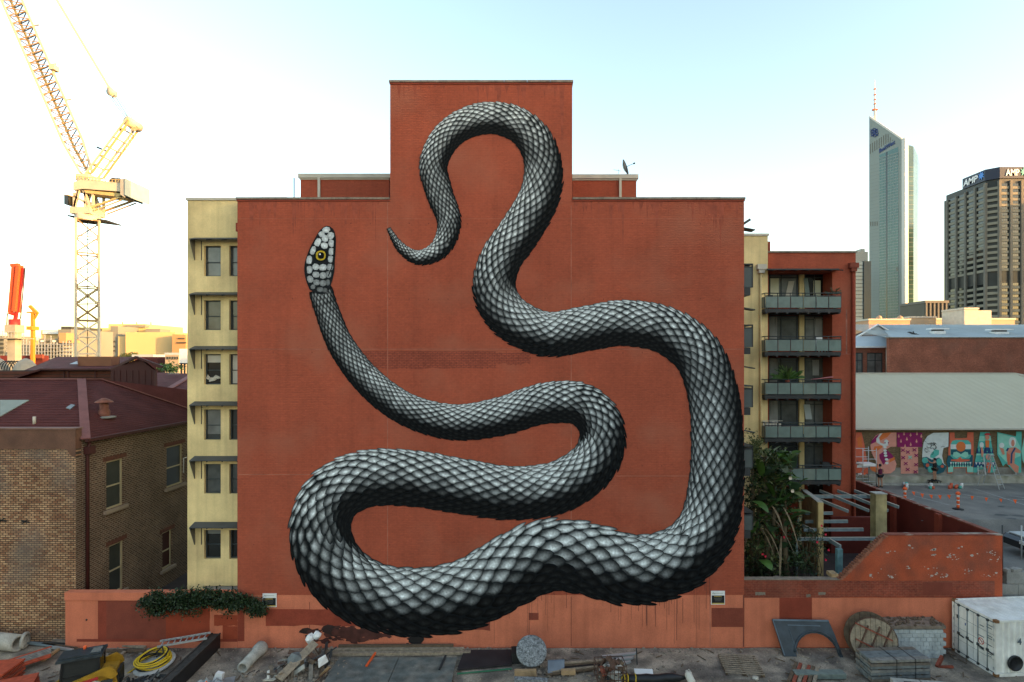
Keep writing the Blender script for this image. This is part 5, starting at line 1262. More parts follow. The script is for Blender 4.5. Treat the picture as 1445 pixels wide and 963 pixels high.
for i in range(1,30):
    f=i/30; a=Fc.lerp(Ax,f)+UZ*.012; b_=Hb.lerp(A2,f)+UZ*.012; tc.bar(a,b_,.05,.03)
tc.build('tile_course',M['maroon'],lb,kind='stuff')
m=MB(); 
def capb(a,b_,w=.32): m.bar(Vector(a)+UZ*.04,Vector(b_)+UZ*.04,w,.07)
capb(Fc,Ax,.42); capb(ridgeL,Ax,.16); capb(Hb,A2,.34); capb(A2,Ax,.2)
m.build('ridge_cap',M['maroon_ridge'],lb)
m=MB(); m.bar(Fc+Vector((.05,0,-.05)),Vector((xside+.30,50,ev-.05)),.16,.16); m.build('gutter',M['maroon_dark'],lb)
# iron wall anchors (small black winged fixings)
for px,py in ((36,737),(3,735)):
    q=MB(); p=pw(px,py,YA-.02); q.bar(p+Vector((-.22,0,.06)),p+Vector((.22,0,-.03)),.03,.06); q.bar(p+Vector((-.16,0,-.08)),p+Vector((.12,0,.12)),.03,.05); q.build('wall_anchor',M['black'],lb)
# roof vent pipe, skylight patches, small stub
M['rust_pipe']=mat('rusty brown sheet',(.20,.075,.05),var=.35,scale=5)
t=thing('roof_vent','rusty red metal roof vent with conical cap on the near maroon roof','vent',pw(147,588,33.2))
def onroof(px,py):
    """point on the side roof face"""
    N=(Hb-Fc).cross(Ax-Fc).normalized(); return onplane(px,py,Fc,N,0)
def onfront(px,py):
    N=(Fc-fr).cross(Ax-fr).normalized(); return onplane(px,py,fr,N,0)
p=onroof(147,587); m=MB(); m.lathe([(.30,-.15),(.30,.25),(.22,.42),(.22,.75),(.001,.76)],p,UZ,14); m.build('pipe',M['rust_pipe'],t)
m=MB(); m.lathe([(.46,.78),(.44,.83),(.12,1.02),(.001,1.03)],p,UZ,14); m.lathe([(.001,.775),(.46,.778)],p,UZ,14); m.build('cap',M['rust_pipe'],t)
m=MB(); m.lathe([(.001,.03),(.5,-.02),(.5,-.1),(.001,-.1)],p+Vector((.1,0,-.02)),UZ,10); m.build('flashing',M['concrete'],t)
def roofpatch(pts,fn,m_,name,label,cat):
    N_=UZ; q=MB(); P=[fn(*a)+UZ*.03 for a in pts]; q.prism([p_+UZ*.03 for p_ in P],(0,0,-.05)); o=q.build(name,m_); tag(o,label,cat)
roofpatch([(93,577),(100,572),(106,573),(99,579)],onfront,M['glass_blind'],'skylight','small pale skylight near the hip of the near maroon roof','skylight')
roofpatch([(0,566),(41,566),(0,589)],onfront,mat('grey green sheet',(.25,.27,.23),var=.1),'roof_sheet','pale grey green sheet patch on the near maroon roof at the left edge','roof sheet')
m=MB(); p=onfront(48.5,598); m.tube([p-UZ*.05,p+Vector((0,0,.38))],.075,8); o=m.build('vent_stub',M['fascia']); tag(o,'short white vent stub on the near maroon roof','vent')
m=MB(); p=Vector((xside+.05,near.y+8.7,6.9)); m.tube([p,p+UZ*1.0,p+Vector((.2,0,1.05))],.03,6); o=m.build('vent_pipe',M['white']); tag(o,'thin white bent pipe on the side of the brick house','pipe')

# second maroon building behind
mb2=thing('hall','dark maroon gabled hall with weatherboard side behind the brick house','building',(-30,46,0))
YH=46
wallL=X_(40,YH+0);wallR=X_(170,YH-1)
zE=Z_(521,YH)
m=MB(); m.box(-52,X_(168,YH),YH,YH+.2,0,zE-.1); m.build('side_wall',M['dark_ground'],mb2)
n=9
for i in range(n):
    z0=zE-.15-(i+1)*.26; m=MB()
    for a_,b__ in ((-52,X_(136,YH)-.05),(X_(136,YH)+.05,X_(168,YH))): m.box(a_,b__,YH-.10,YH-.01,z0,z0+.21)
    m.build('weatherboard',M['timber_red'],mb2)
for px in (92,98,136,168): m=MB(); x=X_(px,YH); m.box(x-.05,x+.07,YH-.16,YH-.11,0,zE-.12); m.build('post',M['maroon_dark'],mb2)
# gable end (px 170..223)
gx0=X_(169,YH);gx1=X_(223.5,YH-.5); 
apex=Vector((X_(197,YH-1.0),YH-1.0,Z_(505,YH-1.0)))
m=MB(); m.prism([(gx0,YH-1,0),(gx1,YH-1,0),(gx1,YH-1,Z_(523,YH-1)),tuple(apex-UZ*.08),(gx0,YH-1,Z_(521,YH-1))],(0,.3,0)); m.build('gable_wall',M['maroon_dark'],mb2)
for i in range(7):
    x=gx0+(gx1-gx0)*(i+.5)/7; m=MB(); m.box(x-.03,x+.03,YH-1.035,YH-1.005,0,Z_(523,YH-1)); m.build('batten',M['maroon_dark'],mb2)
m=MB()
RL=pw(70,504.5,54);RR=pw(197,505,47)
e1=pw(158,521.5,YH-.6);e0=pw(58,521.5,YH-.6)
m.prism([e0,e1,apex+Vector((0,-.35,.05)),pw(195,504.2,54),pw(80,504.2,54)],(0,0,-.10)) if False else m.add([e0,e1,apex+Vector((0,-.35,.05)),pw(195,503.8,54),pw(80,503.8,54)],[(0,1,2,3,4)])
m.add([apex+Vector((0,-.35,.05)),pw(230,518,YH-1.4),pw(228,516,54),pw(195,503.8,54)],[(0,1,2,3)])
m.add([pw(80,503.8,54),pw(-20,545,44),pw(0,540,YH-1),e0],[(0,1,2,3)])
m.build('roof',M['maroon'],mb2)
m=MB(); m.bar(e0,e1,.12,.14); m.bar(e1,apex+Vector((0,-.4,.04)),.16,.18); m.bar(apex+Vector((0,-.4,.04)),pw(229,518,YH-1.45),.16,.18); m.bar(e0,pw(-10,543,44.5),.14,.14); m.build('gutter',M['maroon_dark'],mb2)
q=MB(); q.box(X_(110,47.5),X_(157,47.5),47.5,48.5,10,Z_(503.5,47.5)); o=q.build('roof_box',M['brown_box']); tag(o,'long brown box on the dark maroon roof below the crane','roof box')
q=MB(); q.prism([pw(98,514,46.9),pw(109,514,46.9),pw(108,510,47.3)],(0,.1,0)); o=q.build('flashing',M['galv']); tag(o,'small pale triangle of flashing beside the brown roof box','flashing')
# third maroon roof at the right
m3=thing('house','maroon roofed house seen between the hall and the ochre facade','building',(-33,56,0))
m=MB(); m.add([pw(222,560,50),pw(280,572,50),pw(280,528,62),pw(222,526,62)],[(0,1,2,3)]); m.add([pw(222,526,62),pw(280,528,62),pw(280,530,70),pw(222,530,70)],[(0,1,2,3)]); m.build('roof',M['maroon'],m3)
m=MB(); m.bar(pw(222,560,49.9)+UZ*.1,pw(272,530,61)+UZ*.1,.5,.1); m.build('ridge_cap',M['maroon_ridge'],m3)
m=MB(); m.box(X_(222,50)+.2,X_(280,50),50.5,69,0,Z_(575,50)); m.build('wall',M['maroon_dark'],m3)
m=MB(); p=pw(244,527.5,60); m.obox(p,(.45,0,0),(0,.3,.0),(0,0,.06)); o=m.build('skylight',M['glass_blind']); tag(o,'small pale skylight on the maroon roof beside the ochre facade','skylight')

# ============================================================ LEFT BOUNDARY WALL, IVY
lw=thing('boundary_wall','low red painted boundary wall joining the brick house to the mural wall','wall',(-19,YW,0))
x0=xc+.02; zl2=Z_(838,YW)
m=MB(); m.box(x0,XL-.003,YW+.01,YW+.3,0,zl2); m.build('wall',M['salmon'],lw)
m=MB(); m.box(x0,XL-.003,YW-.05,YW+.34,zl2+.001,zl2+.07)
m.box(x0,X_(206,YW),YW-.045,YW+.009,zl2-.32,zl2); m.build('coping',M['salmon'],lw)
def lp(p0,p1,q0,q1,m_,l_=.004,rag=0): patch(p0,p1,q0,q1,m_,l_-.01,YW,lw,rag)
lp(138,150,848,902,M['brick_red_patch'],.004); lp(150,234,848,902,M['brown_patch'],.004); lp(234,296,850,902,M['red'] if False else mat('bright red patch',(.27,.045,.018),var=.15,fine=.1),.005,rag=.02); lp(108,335,902,906,M['brick_red_patch'],.003)
lp(302,335,868,884,bpy.data.materials['bright red patch'],.006,rag=.04); lp(314,335,884,902,bpy.data.materials['bright red patch'],.006)
q=MB(); p=pw(122,875,YW); q.lathe([(.001,0),(.05,0),(.05,.02)],p+Vector((0,-.006,0)),UY,8); q.build('hole',M['black'],lw)
def clump(mb,c,n,sx,sy,sz,L,Wd,droop=.3):
    for i in range(n):
        p=Vector(c)+Vector((rnd.gauss(0,sx),rnd.gauss(0,sy),rnd.gauss(0,sz)))
        d=Vector((rnd.uniform(-1,1),rnd.uniform(-1,.3),rnd.uniform(-1,.6))).normalized(); s=d.cross(Vector((rnd.uniform(-1,1),rnd.uniform(-1,1),rnd.uniform(-1,1)))).normalized()
        l=L*rnd.uniform(.6,1.3); w=Wd*l/L
        mb.add([p-d*l*.5,p+s*w*.5,p+d*l*.5,p-s*w*.5],[(0,1,2,3)])
iv=thing('climbing_plant','dark green creeper heaped over the top of the low red boundary wall','climbing plant',(X_(280,YW),YW,zl2))
f=MB(); f2=MB()
for i in range(330):
    s=rnd.random(); px=200+s*172; yt=845+3*math.sin(s*9)+ (12*max(0,(s-.8)/.2)); py=yt+rnd.uniform(-13,20)*(1-.45*s)
    if px<215: py=850+rnd.uniform(-4,6)
    c=pw(px,py,YW-.12-rnd.random()*.35); clump(f if rnd.random()<.75 else f2,c,26,.17,.12,.10,.13,.07)
for i in range(26):
    s=rnd.random(); px=196+s*176; c=pw(px,862+rnd.uniform(0,6),YW-.2)
    clump(f2,c,12,.07,.06,.10,.12,.06)
f.build('foliage',M['ivy'],iv,kind='stuff'); f2.build('foliage',M['leaf2'],iv,kind='stuff')
m=MB()
for k in range(7):
    a=205+k*24; m.tube([pw(a,846,YW-.15),pw(a+14,843,YW-.25),pw(a+30,849,YW-.1)],.025,5)
m.build('stem',M['stem'],iv,kind='stuff')

# security signs
def sign(px0,px1,py0,py1,label):
    Y=YW-.06; t=thing('security_sign',label,'sign',pw((px0+px1)/2,py1,YW)); x0,x1,z0,z1=X_(px0,Y),X_(px1,Y),Z_(py1,Y),Z_(py0,Y)
    m=MB(); m.box(x0,x1,Y,Y+.05,z0,z1); m.build('board',M['white'],t); w=x1-x0;h=z1-z0
    m=MB(); m.box(x0+.03,x1-.03,Y-.006,Y-.001,z0+h*.06,z0+h*.68); m.build('black_field',M['black'],t)
    m=MB(); m.box(x0+.05,x1-.03,Y-.010,Y-.007,z0+h*.05,z0+h*.13); m.build('yellow_stripe',mat('sign yellow',(.55,.40,.10)) if 'sign yellow' not in bpy.data.materials else bpy.data.materials['sign yellow'],t)
    text_poly('WARNING',w*.55,(x0+w*.2,Y-.007,z0+h*.57),UX,UZ,bpy.data.materials['sign yellow'],t,'lettering',ext=.004,bold=.03,height=h*.085)
    for k in range(3):
        m=MB(); m.box(x0+w*(.22+.03*k),x1-w*(.2+.04*k),Y-.009,Y-.007,z0+h*(.46-.09*k),z0+h*(.475-.09*k)); m.build('text_line',M['concrete'],t)
    m=MB(); m.box(x0+w*.1,x0+w*.85,Y-.003,Y-.0005,z0+h*.83,z0+h*.86); m.tube([(x0+w*.08,Y-.006,z0+h*.8),(x0+w*.16,Y-.006,z0+h*.9),(x0+w*.25,Y-.006,z0+h*.78)],.008,4); m.build('text_line',M['concrete'],t)
sign(370.5,390,838,857,'black and white warning sign with yellow stripe at the left, beside the creeper')
sign(1003.5,1023,834.5,853.5,'black and white warning sign with yellow stripe near the right end of the mural wall')

# ============================================================ COURTYARD PLANTS
bp_=thing('banana_palm','tall dark green banana palm with big paddle leaves and dry fronds in the courtyard','plant',(X_(1085,31.5),31.5,CRTZ))
def bigleaf(base,d,L,Wd,m_,parent,droop=.5,name='leaf',split=False):
    """arched leaf blade of its own, with a folded midrib"""
    d=Vector(d).normalized(); side=d.cross(UZ); side = side.normalized() if side.length>.1 else Vector((1,0,0)); n=8; vs=[];fs=[]
    p=Vector(base)
    for i in range(n+1):
        t=i/n; w=Wd*math.sin(math.pi*min(1,.08+t*.92))**.6*(1-.15*t); 
        q=p+d*L*t+UZ*(-droop*L*t*t)
        up=UZ*(.12*w)
        vs+=[q-side*w*.5+up*1.2-UZ*.25*w*droop,q,q+side*w*.5+up*1.2-UZ*.25*w*droop]
    for i in range(n):
        a=3*i; fs+=[(a,a+1,a+4,a+3),(a+1,a+2,a+5,a+4)]
        if split and i%2: fs=fs[:-1] if rnd.random()<.5 else fs
    q=MB(); q.add(vs,fs); return q.build(name,m_,parent)
for px,topy in ((1062,650),(1080,640),(1095,665),(1072,690),(1108,700)):
    m=MB(); b0=Vector((X_(px,31.5)+rnd.uniform(-.2,.2),31.5+rnd.uniform(-.5,.5),CRTZ)); tp=pw(px,topy,31.3)
    m.tube([b0,b0.lerp(tp,.5)+Vector((rnd.uniform(-.1,.1),0,0)),tp],[.17,.13,.07],8); m.build('trunk',M['stem'],bp_)
spec=[]
for k in range(85):
    z=rnd.betavariate(1.6,1.2); py=800-z*165; spread=38 if py<720 else 42
    px=1088+rnd.uniform(-spread,spread)*(.75 if py<660 else 1); 
    px=max(1060,px)
    Y=31.2+rnd.uniform(-.7,1.3); b0=pw(px,py,Y); a=rnd.uniform(0,2*math.pi)
    d=Vector((math.cos(a),math.sin(a)*.7-.25,rnd.uniform(.3,1.5)))
    if px<1070 and d.x<0: d.x*=-1
    mt=M['leaf1'] if rnd.random()<.5 else M['leaf2'] if rnd.random()<.65 else M['leaf3']
    bigleaf(b0,d,rnd.uniform(.9,1.6),rnd.uniform(.38,.7),mt,bp_,droop=rnd.uniform(.2,.8))
for px,py,dx,dz,L in ((1078,655,.5,1.0,1.9),(1085,668,.9,.9,1.9),(1075,672,-.2,1.1,1.6),(1094,680,.9,.5,1.6),(1100,705,.2,1,1.5),(1092,700,-.5,1.2,1.4),(1104,725,.9,.4,1.7),(1064,640,-.3,1,.9),(1110,735,.8,.7,1.5)):
    bigleaf(pw(px,py,30.8),(dx,-.15,dz),L,.55,M['leaf1'],bp_,droop=.35)
for k in range(7):
    px=rnd.choice([1066,1084,1100,1106,1098])+rnd.uniform(-5,5); py=rnd.uniform(705,760); bigleaf(pw(px,py,30.6),(rnd.uniform(-.5,.5),-.3,-.2),rnd.uniform(.8,1.6),rnd.uniform(.10,.2),M['deadleaf'],bp_,droop=1.1,name='dry_frond')
f=MB();f2=MB()
for k in range(380):
    py=rnd.uniform(640,816); hw=36 if py>690 else 26; px=max(1056,1086+rnd.uniform(-hw,hw)*(1.15 if py>730 else 1)); Y=31.6+rnd.uniform(-.9,1.4)
    clump(f if rnd.random()<.7 else f2,pw(px,py,Y),16,.20,.2,.20,.26,.09)
f.build('foliage',M['leaf2'],bp_,kind='stuff'); f2.build('foliage',M['leaf3'],bp_,kind='stuff')
sh_=thing('flowering_shrub','straggly shrub with crimson flowers between the palm and the pergola','shrub',(X_(1145,31),31,CRTZ))
f=MB()
for k in range(70):
    t_=rnd.random(); px=1128+rnd.uniform(-12,42)*(1-.4*t_); py=740+t_*70+ (px-1128)*.1; clump(f,pw(px,py,31.0+rnd.uniform(-.5,.5)),9,.16,.15,.16,.16,.07)
f.build('foliage',M['leaf2'],sh_,kind='stuff')
m=MB()
for k in range(9): a=Vector((X_(1140,31)+rnd.uniform(-.5,.5),31,CRTZ)); m.tube([a,a+Vector((rnd.uniform(-.3,.4),0,.8)),pw(1128+rnd.uniform(-8,35),742+rnd.uniform(0,25),31)],.02,5)
m.build('stem',M['stem'],sh_,kind='stuff')
for px,py in ((1165,754),(1153,765),(1169,776),(1165,790),(1080,785),(1106,758),(1076,782),(1159,742)):
    q=MB(); c=pw(px,py,30.5)
    for j in range(5):
        a=j*1.257+rnd.random(); d=Vector((math.cos(a),-.5,math.sin(a))).normalized(); s=d.cross(Vector((0,1,0))).normalized(); q.add([c,c+d*.05+s*.035,c+d*.085,c+d*.05-s*.035],[(0,1,2,3)])
    q.build('flower',M['flower'],sh_)
for px,py in ((1115,675),(1118,693)):
    q=MB(); c=pw(px,py,30.4)
    for j in range(6):
        a=j*1.05; d=Vector((math.cos(a),-.4,math.sin(a))).normalized(); s=d.cross(Vector((0,1,0))).normalized(); q.add([c,c+d*.07+s*.04,c+d*.12,c+d*.07-s*.04],[(0,1,2,3)])
    q.build('flower',M['pale_flower'],bp_)
f=MB()
for k in range(60):
    px=1062+rnd.gauss(0,7); py=632+rnd.gauss(0,9); clump(f,pw(max(1056,px),py,30.2),8,.14,.1,.12,.18,.07)
f.build('foliage',M['leaf3'],bp_,kind='stuff')
o=MB(); p=pw(1096,817,29.1); o.lathe([(.001,.25),(.18,.2),(.26,.05),(.2,0)],p-UZ*.1,UZ,9); q=o.build('rock',M['coping']); tag(q,'pale rock sitting on the garden wall below the palm','rock')

# ============================================================ TOWER CRANE
YC=65.0
cr=thing('tower_crane','white and yellow luffing tower crane with raised lattice jib at the left','crane',(X_(123,YC),YC,0))
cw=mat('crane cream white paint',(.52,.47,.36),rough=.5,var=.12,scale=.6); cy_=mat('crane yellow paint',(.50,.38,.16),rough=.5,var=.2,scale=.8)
cc=Vector((X_(123.5,YC),YC,0)); hw=1.05; cbr=mat('crane sunlit lattice tone',(.23,.16,.08),rough=.6,var=.2,scale=.6); ang=R(38)  # lattice colour browned to stand for sunlight on upper mast and jib
cu=Vector((math.cos(ang),math.sin(ang),0)); cv=Vector((-math.sin(ang),math.cos(ang),0))
cor=[cc+cu*hw*a+cv*hw*b_ for a,b_ in ((-1,-1),(1,-1),(1,1),(-1,1))]
ztop=Z_(312,YC)
secH=3.8; nsec=int(ztop//secH)
for c_ in cor: m=MB(); m.bar(c_,c_+UZ*ztop,.19,.19); m.build('mast_leg',cw,cr)
for s in range(nsec+1):
    m=MB(); z0=s*secH; z1=min(z0+secH,ztop); zm=(z0+z1)/2
    for i in range(4):
        a=cor[i];b_=cor[(i+1)%4]
        m.bar(a+UZ*z0,b_+UZ*z0,.14); m.bar(a+UZ*zm,b_+UZ*zm,.09)
        if z1-z0>1: m.bar(a+UZ*z0,b_+UZ*zm,.12); m.bar(b_+UZ*zm,a+UZ*z1,.12)
        if z0<21: m.bar(b_+UZ*z0,a+UZ*zm,.12); m.bar(a+UZ*zm,b_+UZ*z1,.12)
    m.build('mast_bracing',cw if z0<17 else cbr,cr)  # shaded lower bracing stays cream, sunlit upper bracing gets the browner colour
m=MB(); m.bar(cc+UZ*.5,cc+UZ*ztop,.05); 
for z in range(4,int(ztop),1): m.bar(cc+UZ*z+Vector((-.2,0,0)),cc+UZ*z+Vector((.2,0,0)),.03)
m.build('ladder',M['dkmetal'],cr,kind='stuff')
def cp(px,py,dy=0): return pw(px,py,YC)+Vector((0,dy,0))
m=MB(); 
P=[cp(97,306,-2.0),cp(152,313,-2.0),cp(152,313,2.0),cp(97,306,2.0)]; m.prism([cp(97,304,-.2),cp(152,311,-.2),cp(152,311,2.2),cp(97,304,2.2)],UZ*-.15); m.build('platform',M['dkmetal'],cr)
m=MB(); m.box(X_(110,YC),X_(138,YC),YC-1.2,YC+1.2,Z_(305,YC),Z_(296,YC)); m.lathe([(1.2,0),(1.25,.7),(1.2,.75)],cp(124,313),UZ,16); m.build('slew_ring',cw,cr)
m=MB()
for dy in (-.8,.8):
    for a,b_ in (((113,297),(122,262)),((136,297),(122,262)),((113,297),(118,272)),((113,275),(113,297)),((128,275),(128,297)),((113,280),(130,290)),((139,297),(139,272))): m.bar(cp(*a,dy),cp(*b_,dy),.22)
m.build('tower_head',cw,cr)
m=MB(); m.box(X_(104.5,YC),X_(110,YC),YC-1.4,YC-.2,Z_(293,YC),Z_(281,YC)); m.build('cab',M['glass_dark'],cr)
m=MB(); m.box(X_(103.8,YC),X_(110.5,YC),YC-1.45,YC-.15,Z_(281,YC)+.01,Z_(279.5,YC)); m.build('cab_roof',cw,cr)
m=MB(); m.prism([cp(115,262,-1.2),cp(128,257,-1.2),cp(180,263,-1.2),cp(183,275,-1.2),cp(128,271,-1.2),cp(115,273,-1.2)],(0,2.4,0)); m.build('machinery_deck',cw,cr)
m=MB(); 
for k in range(14): x=120+k*4.5; m.bar(cp(x,258+ k*.35,-1.25),cp(x,254+k*.35,-1.25),.05)
m.bar(cp(120,254,-1.25),cp(180,259,-1.25),.06); m.build('handrail',cy_,cr)
m=MB(); m.prism([cp(128,272,-1.0),cp(183,277,-1.0),cp(190,283,-1.0),cp(130,276,-1.0)],(0,2.0,0)); m.build('deck_underframe',cy_,cr)
m=MB(); m.prism([cp(183,259,-1.5),cp(189,258,-1.5),cp(189,284,-1.5),cp(183,280,-1.5)],(0,3.0,0)); m.build('counterweight',mat('grey counterweight',(.35,.34,.31),var=.1),cr)  # grey colour stands for shade on the left counterweight
m=MB(); m.prism([cp(190,258,-1.6),cp(198.5,262,-1.6),cp(198.5,285,-1.6),cp(190,281,-1.6)],(0,3.2,0)); m.build('counterweight',mat('blue grey counterweight',(.30,.40,.42),var=.1),cr)
m=MB(); 
for dy in(-.9,.9): m.bar(cp(137,296,dy),cp(182,280,dy),.2); m.bar(cp(142,300,dy),cp(184,284,dy),.12)
m.build('strut',cy_,cr)
m=MB(); m.lathe([(.001,-.7),(.45,-.7),(.45,.7),(.001,.7)],cp(166,259),UY,12); m.bar(cp(160,261),cp(168,253),.15); m.bar(cp(160,254),cp(170,254),.3); m.build('winch',M['dkmetal'],cr)
# A-frame
m=MB()
for dy in (-.9,.9):
    m.bar(cp(129,249,dy),cp(187,172,dy),.17)
m2=MB()
for dy in (-.9,.9): m2.bar(cp(138,248,dy),cp(190,176,dy),.17)
m.build('frame_chord',cw,cr); m2.build('frame_chord',cy_,cr)
m=MB()
for k in range(7):
    f=k/6; a=Vector((129+(187-129)*f,249+(172-249)*f)); b_=Vector((138+(190-138)*f,248+(176-248)*f))
    for dy in(-.9,.9): m.bar(cp(a.x,a.y,dy),cp(b_.x,b_.y,dy),.12)
    m.bar(cp(a.x,a.y,-.9),cp(a.x,a.y,.9),.12)
m.build('frame_brace',cy_,cr)
m=MB(); m.bar(cp(137,208),cp(151,214),.18); m.bar(cp(168,184),cp(177,182),.15); m.build('walkway',M['dkmetal'],cr)
m=MB(); m.lathe([(.001,-.9),(.55,-.9),(.55,.9),(.001,.9)],cp(188,176),UY,12); m.bar(cp(183,170),cp(191,182),.6,.8); m.build('sheave_block',cw,cr)
m=MB(); m.box(X_(116,YC),X_(134,YC),YC-1,YC+1,Z_(258,YC),Z_(249,YC)); m.build('jib_foot',cw,cr)
# jib: three-chord lattice rising to the upper left
j0a,j0b=Vector((121,247)),Vector((130,243)); dirj=Vector((-.4325,-1)); Lj=540
def jp(side,t,dy=0):
    a=(j0a if side==0 else j0b); w=1.0
    q=a+dirj*t
    grow=min(1,t/40); 
    if side==0: q=q+Vector((-5.5,1.0))*grow
    else: q=q+Vector((5.5,-1.5))*grow
    return cp(q.x,q.y,dy)
for dy in (-.8,.8):
    m=MB(); m.bar(jp(0,0,dy),jp(0,42,dy),.2); m.bar(jp(0,42,dy),jp(0,Lj,dy),.2); m.build('jib_chord',cy_ if dy>0 else cw,cr)
m=MB(); m.bar(jp(1,0),jp(1,42),.2); m.bar(jp(1,42),jp(1,Lj),.2); m.build('jib_chord',cw,cr)
m=MB(); k=0; t=0; st=11
while t<Lj-st:
    for dy in (-.8,.8): m.bar(jp(0,t,dy),jp(1,t+st/2),.085); m.bar(jp(1,t+st/2),jp(0,t+st,dy),.085)
    m.bar(jp(0,t,-.8),jp(0,t,.8),.08); m.bar(jp(0,t,-.8),jp(0,t+st,.8),.06); t+=st
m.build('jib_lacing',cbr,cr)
m=MB()
for t in (100,150,205): m.bar(jp(1,t),jp(1,t)+Vector((.7,0,.1)),.12)
m.box(jp(1,145).x-.0,jp(1,145).x+.6,YC-.4,YC+.4,jp(1,145).z-.3,jp(1,145).z+.3); m.build('jib_lamp',cw,cr,kind='stuff')
m=MB(); a=cp(158,131)
for dy in (-.5,.5): m.bar(cp(187,171,dy),a+Vector((.35,dy*.4,-.2)),.07)
for dy in (-.3,.3): m.bar(cp(183,172,dy),a+Vector((-.25,dy,-.3)),.07)
m.build('luffing_rope',mat('blue grey wire',(.16,.30,.36)),cr)
m=MB(); m.lathe([(.001,-.35),(.42,-.35),(.42,.35),(.001,.35)],a,UY,12); m.bar(cp(154,124),cp(162,136),.5,.4); m.build('pulley_block',cw,cr)
m=MB(); 
for dy in(-.12,.12): m.bar(a+Vector((-.2,dy,.4)),jp(1,Lj-2,dy),.13)
m.build('pendant_line',cw,cr)
m=MB()
for px,px2 in ((183,180),(185,184),(190,188),(187,166)): m.bar(cp(px,180),cp(px2,258 if px2!=166 else 252),.035)
m.build('hoist_rope',cw,cr)

# ============================================================ SKYLINE LEFT
ga=mat('sandstone render sunlit block',(.60,.42,.20),var=.06,scale=.05); gb=mat('tan brick block',(.42,.25,.12),var=.1,scale=.05); gd=mat('dark glazing band',(.05,.055,.05)); gr=mat('grey louvre',(.20,.20,.17),var=.1,scale=.1)
t=thing('exhibition_hall','large pale sandstone block glowing in low sun behind the crane mast','building',(X_(200,260),260,0)); Y=260
def bb(p0,p1,q0,Y,dep,m_,name='wall',q1=None,z0=0):
    q=MB(); q.box(X_(p0,Y),X_(p1,Y),Y,Y+dep,z0 if q1 is None else Z_(q1,Y),Z_(q0,Y)); return q.build(name,m_,t)
bb(138,156,463,Y+12,30,ga); bb(156,166.5,460.5,Y,30,gr); bb(153,205,457.5,Y+14,30,ga); bb(166.6,177,475,Y-1,30,ga); bb(177.2,247,469,Y-3,30,ga); bb(243,262,472,Y-8,30,gb)
bb(177,205,459,Y+13,3,gr,'louvre',462.5); bb(205,226,464,Y+10,8,gr,'louvre')
for q0 in (481,488,494): bb(156.5,162,q0,Y-.4,1,gd,'window',q0+2.3)
for p0,p1,q0 in ((251,260,477),(249,262,483)): bb(p0,p1,q0,Y-8.4,.5,gd,'window',q0+1.8)
for k in range(3): bb(172+k*20,173+k*20,454.5,Y+20,.5,gr,'aerial')
# lower street buildings in front of it
t=thing('terrace','row of low pale buildings and blue roof at the foot of the sandstone block','building',(X_(225,170),170,0)); 
bb(190,222,504,170,10,M['maroon']); bb(186,216,500.5,176,10,brf,'roof',504); bb(233,252,501,165,10,mat('cream terrace',(.35,.28,.20),var=.1,scale=.2)); bb(232,253,498,166,9,brf,'roof',501)
for k in range(5): bb(235+k*3.6,236.6+k*3.6,503.5,164.8,.3,gd,'window',507.5)
t=thing('plant_tower','white boxy rooftop plant tower on posts beside the ochre facade','building',(X_(258,120),120,0)); bb(253,264.5,492.5,120,6,M['white'],'box',512.5); 
for p_ in (254.5,259,263.5): bb(p_,p_+1,512.5,121,.5,M['dkmetal'],'post')
bb(252.5,265,512.6,119.8,6.5,M['dkmetal'],'deck',514)
# tree beyond
def fartree(px,py0,py1,Y,w,label,n=26,mm='leaf1'):
    t=thing('tree',label,'tree',(X_(px,Y),Y,0)); b0=Vector((X_(px,Y),Y,0)); zt=Z_(py0,Y); zb=Z_(py1,Y); m=MB(); m.tube([b0,(b0.x,Y,zb+ (zt-zb)*.5)],[.35,.12],7)
    for k in range(5): a=k*1.25; m.tube([(b0.x,Y,zb),(b0.x+math.cos(a)*w*.35,Y+math.sin(a)*w*.3,zb+(zt-zb)*.6)],[.12,.03],5)
    m.build('trunk',M['stem'],t); f=MB()
    for k in range(n): 
        a=rnd.uniform(0,6.28); r_=math.sqrt(rnd.random()); h_=rnd.random(); f_=math.sin(math.pi*(.15+.8*h_))
        clump(f,(b0.x+math.cos(a)*r_*w*.5*f_,Y+math.sin(a)*r_*w*.5*f_,zb+(zt-zb)*h_*.95),22,w*.07,w*.07,w*.05,w*.09,w*.05)
    f.build('crown',M[mm],t)
fartree(239,514,524,100,4.5,'bright green tree behind the maroon hall roof')
fartree(179,500,508,180,6,'dark tree clump below the sandstone block, left one',mm='leaf3'); fartree(188,499,508,182,7,'dark tree clump below the sandstone block, right one',mm='leaf3')
# construction site block with slabs
t=thing('construction_block','grey multi storey block under construction wrapped in scaffold','building',(X_(75,190),190,0))
bb(55,82,478,190,20,gr); bb(82,100,465,196,20,gr); bb(58,83,466,200,20,ga,'wall',480); bb(60,85,466.5,199,2,M['white'],'wall',471.5); bb(83,93,470,189,6,gb,'wall',484); bb(86,100,461,205,15,gd,'wall'); bb(28,52,487,188,18,gr)
for k in range(6): bb(55,103,486+k*5,186.5,2.5,M['concrete'],'floor_slab',487.2+k*5)
for k in range(6): bb(88+k*2.1,89.4+k*2.1,475,194.5,.4,ga,'window',477.2)
for j in range(5):
    for k in range(8): bb(57+k*5.6,60.5+k*5.6,480.5+j*5.2,189.4,.4,M['glass_mid'] if (k+j)%3 else M['white'],'window',483+j*5.2)
m=MB()
for k in range(22):
    px=12+k*4.3; x=X_(px,186); m.box(x-.08,x+.08,185.8,186,0,Z_(472+rnd.uniform(0,14),186))
for j in range(7): m.box(X_(10,186),X_(104,186),185.7,185.8,Z_(486+j*5,186)-.07,Z_(486+j*5,186)+.07)
